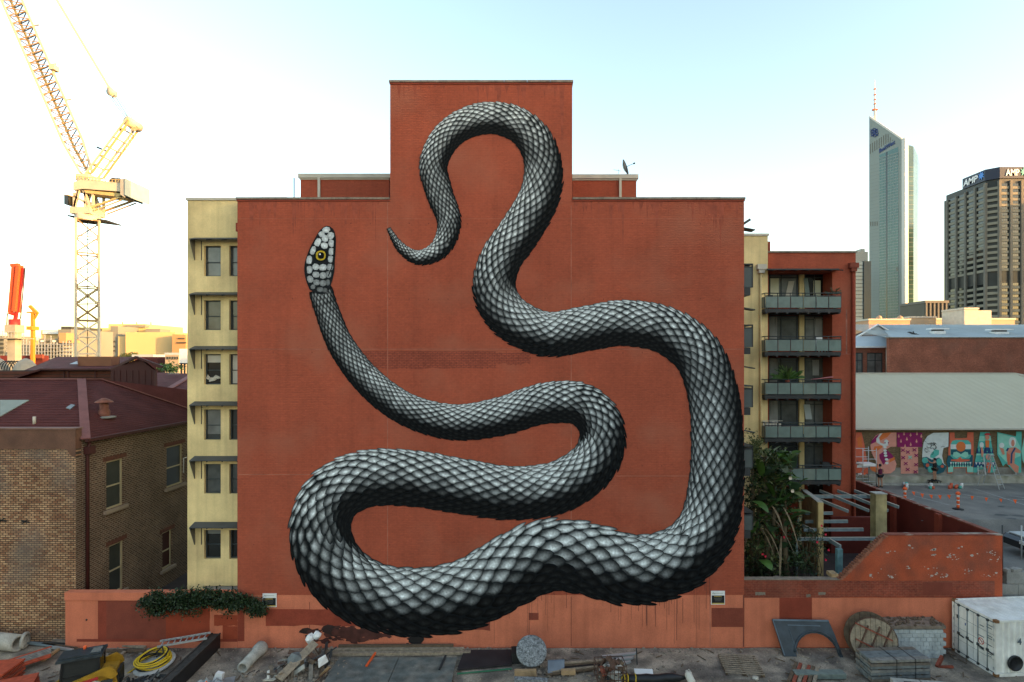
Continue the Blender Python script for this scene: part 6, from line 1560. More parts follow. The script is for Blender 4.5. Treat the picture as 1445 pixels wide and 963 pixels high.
m.build('scaffold',M['galv'],t,kind='stuff')
m=MB(); m.box(X_(0,150),X_(60,150),150,152,0,Z_(502,150)); m.build('hoarding',mat('dark red hoarding',(.12,.02,.015),var=.4,scale=.3),t)
m=MB(); m.box(X_(42,149),X_(60,149),149,149.5,Z_(506,149),Z_(500.5,149)); m.build('banner',M['red_rust'],t)
t=thing('office_tower','slim pale blue tower at the far left edge','tower',(X_(-2,300),300,0)); bb(-20,5,474,300,20,M['glass_blind'])
for k in range(4): bb(-19,4.5,478+k*6,299.5,.4,gd,'window',481+k*6)
t=thing('office_tower','small orange lit block behind the pump truck at the far left','tower',(X_(9,310),310,0)); bb(5.5,14,479,310,20,gb)
# domed greenhouse tents
for (p0,p1,pt,pb,lab) in ((22,50,506,524,'pale domed tent roof with framed side among the roofs, right one'),(-22,11,504,532,'large pale domed tent roof cut by the left edge')):
    Y=70; t=thing('dome_tent',lab,'tent',(X_((p0+p1)/2,Y),Y,0)); c=Vector((X_((p0+p1)/2,Y),Y,Z_(pb,Y))); rr=(X_(p1,Y)-X_(p0,Y))/2; hh=Z_(pt,Y)-Z_(pb,Y)
    m=MB(); m.lathe([(rr,0),(rr*.86,hh*.45),(rr*.55,hh*.8),(rr*.2,hh*.97),(.01,hh*1.02)],c,UZ,18); m.build('canopy',mat('canvas',(.34,.30,.24),var=.1) if 'canvas' not in bpy.data.materials else bpy.data.materials['canvas'],t)
    m=MB(); m.lathe([(rr*.96,0),(rr*.96,-c.z)],c,UZ,18); m.build('drum',M['coping'],t)
    for k in range(5):
        m=MB(); q_=[c+Vector((-rr*.5-k*rr*.28+math.cos(a)*rr*.75,-.5,math.sin(a)*hh*.8)) for a in [math.pi*j/8 for j in range(9)]]; m.tube(q_,.06,5); m.build('hoop',M['dkmetal'],t)
# concrete pump with folded red boom
Y=120; pc=thing('concrete_boom','tall folded red concrete placing boom on a pale mast at the far left','crane',(X_(22,Y),Y,0))
rb=mat('orange red boom paint',(.70,.085,.02),rough=.5,var=.12,scale=.4); drb=mat('dark red boom paint',(.30,.025,.02),rough=.5)
def pb(a,b_,w,m_,name='boom_section',dy=0):
    q=MB(); q.bar(pw(a[0],a[1],Y)+Vector((0,dy,0)),pw(b_[0],b_[1],Y)+Vector((0,dy,0)),w,w*.9); q.build(name,m_,pc)
pb((15,442),(20.5,375),.75,rb); pb((20,441),(24.5,374),.70,rb,dy=.8); pb((22.5,440),(28.5,376),.65,rb,dy=-.4); pb((19,456),(31,378),.55,drb,dy=.3)
pb((14,442),(20,444),.6,drb); pb((16,375),(27,374),.7,rb,'boom_joint')
q=MB(); q.tube([pw(33,377,Y),pw(35.5,378,Y),pw(29,450,Y),pw(26,451,Y)],.11,6); q.tube([pw(11,442,Y),pw(10,448,Y),pw(9.5,460,Y)],.10,6); q.build('hose',M['dkmetal'],pc)
q=MB(); q.lathe([(1.0,-.6),(1.0,.6),(.001,.6)],pw(20.5,455,Y),UZ,12); q.build('turret',drb,pc)
q=MB(); p=pw(20.5,460,Y); q.box(p.x-1.1,p.x+1.1,Y-1.1,Y+1.1,Z_(470,Y),Z_(459,Y)); q.build('turret_box',mat('pale mast paint',(.33,.31,.24),var=.2,scale=.5),pc)
q=MB(); q.box(p.x-.8,p.x+.8,Y-.8,Y+.8,0,Z_(470,Y)); q.build('mast',bpy.data.materials['pale mast paint'],pc)
for yy in (477.5,): q=MB(); q.box(X_(3,Y),X_(37,Y),Y-2,Y+2,Z_(yy+1,Y),Z_(yy,Y)); q.build('platform',bpy.data.materials['pale mast paint'],pc)
q=MB()
for px in range(4,38,4): x=X_(px,Y); q.bar((x,Y-2,Z_(477,Y)),(x,Y-2,Z_(468,Y)),.05)
for yy in (469,473): q.bar((X_(4,Y),Y-2,Z_(yy,Y)),(X_(36,Y),Y-2,Z_(yy,Y)),.05)
q.build('handrail',M['galv'],pc,kind='stuff')
# small yellow crane head
Y=130; t=thing('yellow_crane','small orange yellow crane mast with hooked head left of the tower crane','crane',(X_(47,Y),Y,0)); oy=mat('orange yellow crane',(.50,.22,.02),rough=.5,var=.1,scale=.5)
q=MB(); x=X_(46.5,Y); q.box(x-.30,x+.30,Y-.3,Y+.3,0,Z_(441,Y)); q.build('mast',oy,t)
q=MB(); q.bar(pw(42,432,Y),pw(53,443,Y),.6); q.bar(pw(38,441,Y),pw(52,441,Y),.35); q.bar(pw(53,443,Y),pw(49,450,Y),.3); q.build('head',oy,t)
q=MB(); q.box(X_(42.5,Y),X_(50,Y),Y-1,Y+1,Z_(466,Y),Z_(461,Y)); q.build('collar',oy,t)

# alley between brick house and ochre facade: dark sheet, shade put into its colour
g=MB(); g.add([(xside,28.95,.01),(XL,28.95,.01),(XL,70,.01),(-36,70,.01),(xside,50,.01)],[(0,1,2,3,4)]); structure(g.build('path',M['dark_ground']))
# ============================================================ YARD THINGS (built in their own frame, then placed)
O0=Vector((0,0,0))
def place(t,loc,rz=0,rx=0,ry=0): t.location=loc; t.rotation_euler=(rx,ry,rz); return t
def single(mb,name,m_,label,cat,loc,rz=0,rx=0,ry=0,group=None):
    o=mb.build(name,m_); tag(o,label,cat,group); return place(o,loc,rz,rx,ry)

# ---------- shipping container
ct=thing('shipping_container','white corrugated shipping container with locked double doors and rust at its corners','container',O0)
cwh=mat('dirty white container paint',(.78,.77,.72),rough=.6,var=.14,scale=2.5,streak=.12,col2=(.66,.64,.58),mix_scale=1.1); crust=mat('rust stain brown',(.22,.11,.05),var=.4,scale=10)
cgap=mat('blue grey container gap',(.09,.12,.14),rough=.6)
Lc,Wc,Hc=6.06,2.44,2.59
def corr(mb,p0,u,v,nv,L,Hh,pitch=.28,dep=.036):
    """corrugated sheet: p0 corner, u along, v across"""
    n=int(L/pitch); prof=[]
    for i in range(n):
        s=i*L/n; w=L/n; prof+=[(s,0),(s+w*.3,0),(s+w*.42,-dep),(s+w*.86,-dep)]
    prof.append((L,0)); vs=[];
    for s,d in prof: a=Vector(p0)+Vector(u)*s+Vector(nv)*d; vs+=[a,a+Vector(v)*Hh]
    fs=[(2*i,2*i+2,2*i+3,2*i+1) for i in range(len(prof)-1)]
    mb.add(vs,fs)
# doors at x=0 face, length along +x, near side y=0, far side y=Wc
m=MB(); corr(m,(.12,.03,.16),(1,0,0),UZ,(0,-1,0),Lc-.24,Hc-.28); m.build('side_panel',cwh,ct)
m=MB(); corr(m,(.12,Wc-.03,.16),(1,0,0),UZ,(0,1,0),Lc-.24,Hc-.28); m.build('side_panel',cwh,ct)
m=MB(); corr(m,(.10,.06,Hc-.02),(1,0,0),(0,1,0),(0,0,1),Lc-.2,Wc-.12,.26,.022); m.build('roof_panel',cwh,ct)
m=MB(); m.box(Lc-.06,Lc-.03,.05,Wc-.05,.1,Hc-.05); m.build('end_panel',cwh,ct)
m=MB()
for y in (0,Wc-.08):
    m.box(.1,Lc-.1,y,y+.08,Hc-.11,Hc-.005); m.box(.1,Lc-.1,y+.002,y+.078,.0,.15)
for x in (0,Lc-.1):
    for y in (0,Wc-.1): m.box(x+.002,x+.098,y+.002,y+.098,.12,Hc-.12)
m.box(.012,.09,.101,Wc-.101,Hc-.12,Hc-.006); m.box(.012,.09,.101,Wc-.101,.0,.12); m.box(Lc-.09,Lc-.01,.101,Wc-.101,Hc-.12,Hc-.006)
m.build('frame',cwh,ct)
cst=mesh_of(MB().box(-.09,.09,-.085,.085,-.065,.065),'corner_casting',crust)
for x in (.085,Lc-.085):
    for y in (.08,Wc-.08):
        for z in (.065,Hc-.058): inst(cst,'corner_casting',ct,(x,y,z))
m=MB(); m.box(.035,.06,.10,Wc-.10,.12,Hc-.12); m.build('door_seal',cgap,ct)
for k in range(2):
    y0=.13+k*(Wc/2-.12); y1=y0+Wc/2-.15
    dm=MB(); 
    nn=4; ph=(Hc-.32)/nn
    for i in range(nn): dm.box(.012,.034,y0,y1,.16+i*ph+.012,.16+(i+1)*ph-.012)
    d=dm.build('door',cwh,ct,kind=None)
    m=MB()
    for f in (.27,.74): m.tube([(-.03,y0+(y1-y0)*f,.08),(-.03,y0+(y1-y0)*f,Hc-.07)],.02,6)
    m.build('locking_bar',bpy.data.materials['blue grey painted steel beam'],d)
    m=MB()
    for f in (.27,.74):
        y=y0+(y1-y0)*f; m.bar((-.06,y,1.05),(-.06,y-.34,1.0),.03,.05); m.box(-.05,.0,y-.06,y+.06,1.0,1.12); m.box(-.05,.012,y-.05,y+.05,.10,.2);m.box(-.05,.012,y-.05,y+.05,Hc-.2,Hc-.1)
    m.build('handle',M['dkmetal'],d)
    m=MB(); ye=y0-.02 if k==0 else y1+.02
    for z in (.35,1.0,1.65,2.25): m.box(-.01,.03,ye-.035,ye+.035,z-.06,z+.06)
    m.build('hinge',M['galv'],d)
# decals on the doors: plates, a round prohibition mark, lines of lettering
def dec(y0,y1,z0,z1,mm,nm='plate',x=.006): q=MB(); q.box(x,.0115,y0,y1,z0,z1); q.build(nm,mm,ct)
yv=Vector((0,-1,0))
tm=bpy.data.materials['blue grey container gap']
dec(2.02,2.17,1.75,1.93,M['dkmetal']); dec(1.63,1.69,1.60,1.72,mat('blue sticker',(.05,.09,.25)))
for i in range(16): 
    q=MB(); a=i*math.pi/8; q.obox((.004,.78+math.cos(a)*.14,1.28+math.sin(a)*.14),(.004,0,0),(0,-math.sin(a)*.03,math.cos(a)*.03),(0,math.cos(a)*.014,math.sin(a)*.014)); 
    if i==0: ring=q
    else: ring.add(q.v,q.f)
ring.obox((.004,.78,1.28),(.004,0,0),(0,.10,.10),(0,.012,-.012)); ring.build('prohibition_mark',mat('faded red decal',(.50,.06,.05)),ct)
for (y0,y1,z) in ((.50,.18,2.22),(.50,.24,2.10),(.86,.66,2.02),(.92,.64,1.52),(.48,.2,1.72),(.48,.22,1.62),(.46,.24,1.3),(.9,.62,1.02),(.88,.66,.92),(.46,.24,.9),(.46,.22,.8)):
    q=MB(); yy=y0
    while yy>y1: w=rnd.uniform(.02,.04); q.box(.006,.0115,yy-w,yy,z-.025,z+.02); yy-=w+.012
    q.build('lettering',tm,ct,kind='stuff')
# three dark stencilled marks on the long side
for k,(x,s) in enumerate(((1.05,'4'),(1.62,'6'),(2.2,'8'))): text_poly(s,.20,(x,-.012,1.45),UX,UZ,tm,ct,'lettering',ext=.006,bold=.03,height=.30)
# open pipe opening on the long side
m=MB(); m.lathe([(.001,.005),(.29,.005),(.30,-.06),(.33,-.07),(.35,-.06),(.35,.03)],(.92,-.02,.62),UY,22); m.build('pipe_collar',M['black'],ct)
place(ct,(21.42,25.95,.03),R(4.5))

# ---------- cable drum leaning on the wall
cd=thing('cable_drum','old wooden cable drum with rusty red bracing leaning on the salmon wall','cable drum',O0)
def disc(y,r,nm):
    n=9
    for i in range(n):
        x0=-r+2*r*i/n;x1=-r+2*r*(i+1)/n; xa=(x0+.008);xb=x1-.008; 
        za=math.sqrt(max(0,r*r-xa*xa)); zb=math.sqrt(max(0,r*r-xb*xb)); zm=math.sqrt(max(0,r*r-((xa+xb)/2)**2))
        q=MB(); q.prism([(xa,y,-za),((xa+xb)/2,y,-zm),(xb,y,-zb),(xb,y,zb),((xa+xb)/2,y,zm),(xa,y,za)],(0,.07,0)); q.build('plank',nm,cd)
disc(-.42,1.02,M['timber']); disc(.33,1.10,M['timber_dark'])
m=MB(); m.lathe([(.55,-.35),(.55,.33)],O0,UY,24); m.build('core',M['timber_dark'],cd)
m=MB(); 
for i in range(28):
    a=i*2*math.pi/28
    m.obox((math.cos(a)*1.03,.0-.385,math.sin(a)*1.03),(math.cos(a)*.012,0,math.sin(a)*.012),(0,.045,0),(-math.sin(a)*.115,0,math.cos(a)*.115))
m.build('rim_band',M['rust'],cd)
for z,a in ((.42,-22),(-.32,-22)):
    m=MB(); d=Vector((math.cos(R(a)),0,math.sin(R(a)))); c=Vector((0,-.47,z)); m.bar(c-d*.85,c+d*.85,.05,.09,up=(0,1,0)); m.build('brace',M['red_rust'],cd)
for x in (-.5,.0,.5):
    m=MB(); d=Vector((math.sin(R(22)),0,math.cos(R(22)))); c=Vector((x,-.445,0)); m.bar(c-d*.72,c+d*.72,.05,.12,up=(0,1,0)); m.build('batten',M['rust'],cd)
p=G(1229,921); place(cd,(X_(1228,27.6),27.55,1.07),R(-14),R(-7))

# ---------- white painted block wall with a capping and weeds
wb=thing('block_wall','low white painted block wall with earth cap between drum and container','wall',(X_(1290,28),28,0))
bx0,bx1=X_(1257,27.9),X_(1328,27.9); ztb=1.42
n=9; cwd=(bx1-bx0)/n; bl=mesh_of(MB().box(-cwd/2+.008,cwd/2-.008,-.1,.1,-.094,.094),'block',mat('white painted block',(.44,.47,.47),var=.22,scale=4,streak=.2))
for r_ in range(7):
    for k in range(n): inst(bl,'block',wb,(bx0+cwd*(k+.5)+(cwd/2 if r_%2 else 0)-(cwd/4),27.75+rnd.uniform(-.006,.006),.11+r_*.2))
m=MB(); m.box(bx0-.2,bx1,27.86,28.55,0,1.4); m.build('fill',M['earth'],wb)
m=MB(); m.box(bx0-.3,bx1+.02,27.6,28.58,1.46,1.60); m.build('cap',M['coping'],wb)
m=MB(); 
for k in range(60): m.obox((rnd.uniform(bx0-.2,bx1),rnd.uniform(27.65,28.5),1.62),(rnd.uniform(.03,.09),.02,0),(0,.05,.01),(0,0,.03))
m.build('rubble',M['timber_dark'],wb,kind='stuff')
wd_=thing('weed','dry thistle weeds growing against the white block wall','weed',(X_(1306,27),27.1,0))
st=MB();lf=MB()
for px,top,n_ in ((1309,872,26),(1289,888,14),(1277,893,8),(1315,893,14)):
    b0=G(px+2,916); tp=pw(px,top,b0.y); st.tube([b0,b0.lerp(tp,.5)+Vector((.06,0,0)),tp],[.035,.025,.01],5)
    for k in range(n_):
        s=rnd.random(); c=b0.lerp(tp,s); a=rnd.uniform(0,6.28); d=Vector((math.cos(a),math.sin(a),.5)).normalized(); s_=d.cross(UZ).normalized(); L_=rnd.uniform(.12,.32)*(1.1-.6*s); lf.add([c,c+d*L_*.5+s_*.045,c+d*L_,c+d*L_*.5-s_*.045],[(0,1,2,3)])
st.build('stem',M['stem'],wd_,kind='stuff'); lf.build('foliage',mat('dusty grey green leaf',(.11,.115,.065),var=.3,scale=4),wd_,kind='stuff')

# ---------- strapped packs of boards
def pack(name,label,layers,cols,L_,Wd,th,m_list,loc,rz,straps=2,jitter=.02,gap=.012,bear=2):
    t=thing(name,label,'board stack',O0); w=Wd/cols
    for i in range(layers):
        z=.1+i*(th+.006)+(i//bear)*.05
        for k in range(cols):
            dx=rnd.uniform(-jitter,jitter); q=MB(); q.box(-L_/2+dx,L_/2+dx,-Wd/2+k*w+gap,-Wd/2+(k+1)*w-gap,z,z+th); q.build('board',rnd.choice(m_list),t)
        if i%bear==bear-1 and i<layers-1:
            for x in (-L_*.36,0,L_*.36): q=MB(); q.box(x-.04,x+.04,-Wd/2+.02,Wd/2-.02,z+th+.003,z+th+.05); q.build('bearer',M['timber_dark'],t)
    top=z+th
    for x in (-L_*.36,L_*.36): q=MB(); q.box(x-.05,x+.05,-Wd/2,Wd/2,.0,.098); q.build('bearer',M['timber_dark'],t)
    for s in range(straps):
        x=-L_*.08+s*L_*.32-L_*.0; q=MB(); q.box(x-.012,x+.012,-Wd/2-.02,-Wd/2-.012,.05,top+.02); q.box(x-.012,x+.012,-Wd/2-.02,Wd/2+.02,top+.012,top+.022); q.build('strap',M['black'],t)
    return place(t,loc,rz)
tg1=mat('blue grey wet board',(.150,.165,.165),var=.35,scale=5,bump=.3); tg2=mat('grey board',(.21,.20,.18),var=.35,scale=6,bump=.3); tg3=mat('brown grey board',(.15,.125,.10),var=.35,scale=6)
pack('board_stack','tall strapped stack of grey formwork boards in front of the white block wall',7,4,2.75,1.15,.11,[tg1,tg2,tg1,tg3],(16.75,26.05,.02),R(3))
pack('board_stack','lower stack of pale beige boards at the bottom edge beside the container',4,3,2.7,1.3,.13,[M['pale_concrete'],tg2,M['pale_concrete']],(17.05,23.9,.02),R(-9),straps=1)
q=MB(); q.box(-.25,.25,-.12,.12,0,.03); single(q,'cover_plate',M['dkmetal'],'dark square plate lying on the lower beige board stack','plate',(16.3,24.1,.80),R(-9))
q=MB(); q.bar((0,0,.05),(.5,.35,.35),.12,.2); q.bar((.1,0,.05),(.7,-.1,.12),.1,.1); single(q,'red_bracket',M['red_rust'],'small rusty red bracket on the ground between board stack and container','bracket',G(1322,943,.0))

# ---------- big dark blue fender-like moulding leaning on the wall
fd=thing('wheel_arch_panel','large dark blue panel with a round wheel arch cut out, leaning on the wall','panel',O0)
P=[(-1.42,1.66),(1.35,1.66),(1.55,1.0),(1.78,.0),(1.62,.0)]
arc=[(.55+math.cos(a)*(1.02),.05+math.sin(a)*1.0) for a in [R(2+k*16) for k in range(12)]]
P+= [q for q in arc if q[0]<1.6][0:]+[(-.45,.0),(-1.08,0)]
m=MB(); m.prism([(x,0,z) for x,z in P],(0,.07,0)); fm=mat('dark blue fibreglass',(.026,.038,.050),rough=.4,var=.4,scale=2.5,spec=.5); m.build('panel',fm,fd)
m=MB(); pr=[(.55+math.cos(a)*1.10,-.03,.05+math.sin(a)*1.10) for a in [R(5+k*14) for k in range(13)]]; m.tube(pr,.05,6); m.build('arch_lip',fm,fd)
m=MB(); m.bar((-1.40,-.03,1.62),(1.34,-.03,1.62),.06,.08); m.bar((-1.40,-.03,1.64),(-1.06,-.03,.05),.05,.05); m.bar((-.7,-.02,1.4),(.9,-.02,1.38),.02,.04); m.bar((-.65,-.02,1.2),(-.4,-.02,.1),.02,.02); m.build('edge_fold',mat('scuffed blue edge',(.10,.13,.16),rough=.5,var=.3),fd)
place(fd,(X_(1138,27.75),27.75,.03),R(-2),R(-22))

# ---------- concrete pipes
def pipe(label,p,q_,r,bell=True):
    t=thing('concrete_pipe',label,'pipe',O0); p=Vector(p);q_=Vector(q_); L_=(q_-p).length; ax=(q_-p).normalized()
    prof=[(r*.74,L_*.5),(r*.74,0),(r,0),(r,L_-.5)]
    if bell: prof+= [(r*1.28,L_-.36),(r*1.30,L_-.02),(r*1.2,L_)]
    prof+= [(r*.8,L_),(r*.74,L_-.1),(r*.74,L_*.5)]
    m=MB(); m.lathe(prof,p,ax,24); m.build('barrel',M['pale_concrete'],t); 
    m=MB(); m.lathe([(.001,0),(r*.73,0)],p+ax*L_*.55,-ax,16); m.build('bore',M['dark_ground'],t); return t
pipe('short pale concrete pipe with belled end lying before the salmon wall','%s'and (X_(342,26.3),26.3,.27),(X_(369,28.0),28.05,.36),.25)
pipe('cream concrete pipe lying at the foot of the brick house, left edge',(X_(27,28.3),28.3,.42),(-27.6,28.7,.42),.40,False)
q=MB(); q.lathe([(.30,0),(.40,.02),(.40,.12),(.30,.14)],(0,0,0),UX,18); single(q,'pipe_ring',M['pale_concrete'],'thin concrete ring standing behind the cream pipe','pipe ring',(X_(33,28.6),28.6,.40),R(15))

# ---------- long black steel box with ladder on it
bb_=thing('steel_box','long black steel channel box pointing at the wall with a green mark on its end','steel beam',O0)
m=MB(); m.box(-.21,.21,0,4.3,0,.70); m.build('body',M['black'],bb_)
m=MB(); m.box(-.23,-.17,-.01,4.31,.701,.76); m.box(.17,.23,-.01,4.31,.701,.76); m.box(-.169,.169,-.01,4.31,.702,.72); m.build('flange',mat('worn black edge',(.05,.045,.04),var=.4,scale=5),bb_)
gm_=mat('fluorescent green paint',(.25,.80,.15)); m=MB(); m.box(-.16,.16,-.008,-.003,.52,.58); m.box(-.035,.035,-.008,-.003,.16,.519); m.build('painted_mark',gm_,bb_)
place(bb_,(X_(233,24.35),24.35,.03),R(2))
ld=thing('ladder','aluminium ladder lying from the hose coil up to the black steel box','ladder',O0)
A1=pw(226,905,27.9);A2_=pw(297,893,28.1);B1=pw(222,913,27.3);B2=pw(292,901,27.5)
for a,b_ in ((A1,A2_),(B1,B2)): m=MB(); m.bar(a,b_,.05,.09); m.build('rail',M['galv'],ld)
for k in range(8): f=(k+.6)/8.2; m=MB(); m.tube([A1.lerp(A2_,f),B1.lerp(B2,f)],.03,6); m.build('rung',M['galv'],ld)

# ---------- hose coil
hc=thing('hose_coil','coil of yellow and black air hose heaped on a round white tray','hose',O0)
m=MB(); m.lathe([(.001,0),(.80,0),(.88,.10),(.84,.16),(.001,.14)],O0,UZ,24); m.build('tray',mat('dirty white tray',(.42,.42,.40),var=.25,scale=4),hc)
for k in range(9):
    r_=.72-.035*(k%5)+rnd.uniform(-.04,.04); z=.18+k*.045; c=Vector((rnd.uniform(-.08,.08),rnd.uniform(-.06,.06),z)); t1=rnd.uniform(-.08,.08);t2=rnd.uniform(-.08,.08)
    m=MB(); m.tube([c+Vector((math.cos(a)*r_,math.sin(a)*r_*.9,math.cos(a)*t1+math.sin(a)*t2)) for a in [i*math.pi/12 for i in range(25)]],.038,6); m.build('hose',M['bright_yellow'] if k%3!=1 else M['black_rubber'],hc)
m=MB(); m.tube([(-.6,-.3,.25),(-.9,-.55,.12),(-1.3,-.75,.06),(-1.7,-1.0,.05)],.035,6); m.build('hose',M['bright_yellow'],hc)
m=MB(); m.tube([(.0,.2,.5),(.3,.3,.75),(.45,.1,.55),(.2,-.1,.5)],.04,6); m.build('hose',M['black_rubber'],hc)
place(hc,(X_(219,26.9),26.9,.06),0,R(9),R(-6))

# ---------- skid steer loader
sk=thing('skid_steer_loader','yellow skid steer loader with black cage cab and orange beacon','loader',O0)
def tyre(x,y):
    m=MB(); m.lathe([(.001,-.13),(.2,-.13),(.34,-.13),(.40,-.09),(.40,.09),(.34,.13),(.2,.13),(.001,.13)],(x,y,.40),UY,20)
    for k in range(16):
        a=k*math.pi/8; m.obox((x+math.cos(a)*.405,y,.40+math.sin(a)*.405),(math.cos(a)*.015,0,math.sin(a)*.015),(0,.12,0),(-math.sin(a)*.03,0,math.cos(a)*.03))
    w=m.build('wheel',M['black_rubber'],sk); m=MB(); m.lathe([(.001,-.14),(.19,-.145),(.2,-.12)],(x,y,.40),UY,14); m.build('rim',M['cat_yellow'],w)
for x in (-.62,.55):
    for y in (-.72,.72): tyre(x,y)
m=MB(); m.prism([(-1.0,-.55,.3),(1.15,-.55,.3),(1.35,-.55,.7),(1.25,-.55,1.25),(.6,-.55,1.30),(.5,-.55,.9),(-.9,-.55,.85)],(0,1.10,0)); m.build('chassis',M['cat_yellow'],sk)
m=MB(); m.box(1.26,1.40,-.5,.5,.45,1.15); 
for k in range(6): m.box(1.402,1.42,-.42,.42,.5+k*.1,.55+k*.1)
m.build('engine_grille',M['black'],sk)
m=MB()
for (x,y) in ((-.85,-.46),(-.85,.46),(.62,-.46),(.62,.46)): m.bar((x,y,.88),(x+(.10 if x<0 else 0),y,2.0),.08,.08)
for y in (-.46,.46): m.bar((-.75,y,2.0),(.62,y,2.0),.08,.08); m.bar((-.8,y,1.3),(.62,y,1.3),.05,.05)
m.build('cab_frame',M['black'],sk)
for y in (-.44,.44):
    m=MB()
    for k in range(7): x=-.7+k*.2; m.bar((x,y,.95),(x,y,1.97),.018)
    for k in range(5): m.bar((-.78,y,1.05+k*.2),(.6,y,1.05+k*.2),.018)
    m.box(-.80,.60,y-.004,y+.004,.9,1.97); m.build('side_mesh',mat('dark mesh',(.020,.022,.022),rough=.6) if 'dark mesh' not in bpy.data.materials else bpy.data.materials['dark mesh'],sk)
m=MB(); m.box(.60,.64,-.42,.42,.9,1.95); m.build('rear_screen',M['glass_dark'],sk)
m=MB(); m.prism([(-.98,-.54,2.04),(-.98,.54,2.04),(.74,.54,2.04),(.74,-.54,2.04)],(0,0,.10)); m.box(-.9,.66,-.40,.40,2.142,2.19); rf=m.build('cab_roof',mat('dusty black roof',(.030,.038,.042),rough=.5,var=.4,scale=5),sk)
m=MB(); m.box(.25,.62,-.26,.28,2.192,2.21); m.build('roof_hatch',M['glass_blind'],rf)
m=MB(); m.lathe([(.001,0),(.07,0),(.075,.10),(.05,.15),(.001,.16)],(-.10,.30,2.19),UZ,10); m.build('beacon',M['orange'],rf)
m=MB(); m.box(-.5,.2,-.3,.3,.88,1.0); m.box(.1,.3,-.3,.3,1.0,1.5); m.build('seat',M['black_rubber'],sk)
for y in (-.66,.66):
    m=MB(); pts=[(1.30,1.40),(1.05,1.62),(.7,1.50),(-.9,.98),(-1.45,.62),(-1.62,.28),(-1.46,.24),(-1.30,.50),(-.85,.78),(.8,1.22),(1.15,1.0),(1.38,1.15)]
    m.prism([(x,y-.06,z) for x,z in pts],(0,.12,0)); m.build('lift_arm',M['cat_yellow'],sk)
    m=MB(); m.tube([(.95,y*.86,.75),(.1,y*.86,1.15)],.045,8); m.tube([(.1,y*.86,1.15),(-.5,y*.86,.95)],.025,6); m.build('hydraulic_ram',M['galv'],sk)
m=MB(); m.obox((.3,-.75,1.12),(.35,0,.06),(0,.02,0),(0,0,.06)); m.build('red_stripe',mat('red decal',(.4,.03,.03)),sk)
m=MB(); m.box(.75,1.2,-.735,-.722,.8,1.02); m.build('panel_plate',M['dkmetal'],sk)
m=MB(); m.prism([(-1.5,-.85,.75),(-1.62,-.85,.30),(-1.5,-.85,.06),(-2.2,-.85,.03),(-2.2,-.85,.07),(-1.66,-.85,.14),(-1.72,-.85,.34),(-1.60,-.85,.75)],(0,1.7,0)); m.build('bucket',M['dkmetal'],sk)
m=MB(); m.bar((-1.25,-.1,.9),(-1.75,-.5,.45),.06,.12); m.build('coupler_bar',M['white'],sk)
place(sk,(-19.0,24.35,.03),R(24))
sk.scale=(.92,.92,.92)

# ---------- orange barrier panels in stacks at the far left
def slabs(label,n,L_,Wd,th,loc,rz,m_,jit=.06):
    t=thing('barrier_stack',label,'barrier stack',O0)
    for k in range(n):
        dx,dy=rnd.uniform(-jit,jit),rnd.uniform(-jit,jit); q=MB(); z=k*(th+.012); q.box(-L_/2+dx,L_/2+dx,-Wd/2+dy,Wd/2+dy,z,z+th)
        for j in range(5): x=-L_/2+dx+L_*(j+.5)/5; q.box(x-L_*.06,x+L_*.06,-Wd/2+dy-.012,-Wd/2+dy-.001,z+th*.2,z+th*.8)
        q.build('panel',rnd.choice(m_),t)
    return place(t,loc,rz)
od=[M['orange_dull'],M['orange_dull'],M['red_rust']]
slabs('stack of dusty orange plastic barrier panels cut by the left edge',11,1.1,1.3,.075,(-23.4,25.1,.03),R(8),od)
slabs('front stack of red orange barrier panels at the bottom left corner',10,1.9,1.0,.07,(-22.0,24.0,.03),R(28),od)
t=thing('slat_stack','orange plastic slats laid flat side by side behind the barrier stacks','barrier',O0)
for k in range(7): q=MB(); q.box(-.9,.9,-.55+k*.16,-.55+k*.16+.11,.05+.01*k,.12+.01*k); q.build('slat',M['orange_dull'] if k in(0,1,6) else tg2,t)
place(t,(X_(38,26.9),26.9,.25),R(38),0,R(-6))

# ---------- timbers, planks and plates
def plank(name,a,b_,w,h,m_,label,cat='plank',group=None):
    a=Vector(a);b_=Vector(b_); q=MB(); L_=(b_-a).length; q.box(-L_/2,L_/2,-w/2,w/2,-h/2,h/2)
    o=q.build(name,m_); tag(o,label,cat,group); o.location=(a+b_)/2; d=b_-a; o.rotation_euler=(0,-math.atan2(d.z,math.hypot(d.x,d.y)),math.atan2(d.y,d.x)); return o
g1='long timber sleepers along the foot of the wall'
plank('sleeper',(X_(462,28.2),28.2,.12),(X_(655,28.25),28.25,.13),.20,.16,M['timber'],'back timber sleeper lying along the foot of the mural wall','sleeper',g1)
plank('sleeper',(X_(470,27.85),27.85,.11),(X_(664,27.9),27.95,.12),.20,.14,M['timber'],'front timber sleeper, parallel to the one against the mural wall','sleeper',g1)
plank('sleeper',(X_(478,28.35),28.35,.26),(X_(640,28.38),28.38,.27),.14,.10,M['timber_dark'],'thin dark sleeper on top against the mural wall','sleeper',g1)
rp=mat('worn grey green steel plate',(.125,.135,.125),rough=.6,var=.4,scale=2.2,fine=.15,col2=(.19,.18,.155),mix_scale=1.4)
q=MB(); q.box(-3.0,-.02,-1.35,1.35,0,.06); q.box(.02,3.0,-1.33,1.36,0,.055); 
for nm,x0_,x1_,lab in (('steel_plate',465,553,'left grey green steel plate on the yard below the sleepers'),('steel_plate',554,640,'right grey green steel plate on the yard below the sleepers')):
    q=MB(); Yc=26.2; q.box(X_(x0_,Yc),X_(x1_,Yc),25.0,27.55,.06,.11); o=q.build(nm,rp); tag(o,lab,'steel plate','steel plates on the yard')
plank('stake',G(517,941,.13)+Vector((0,0,.03)),G(530,922,.13)+Vector((0,0,.03)),.10,.05,M['orange'],'short orange stake lying on the left steel plate','stake')
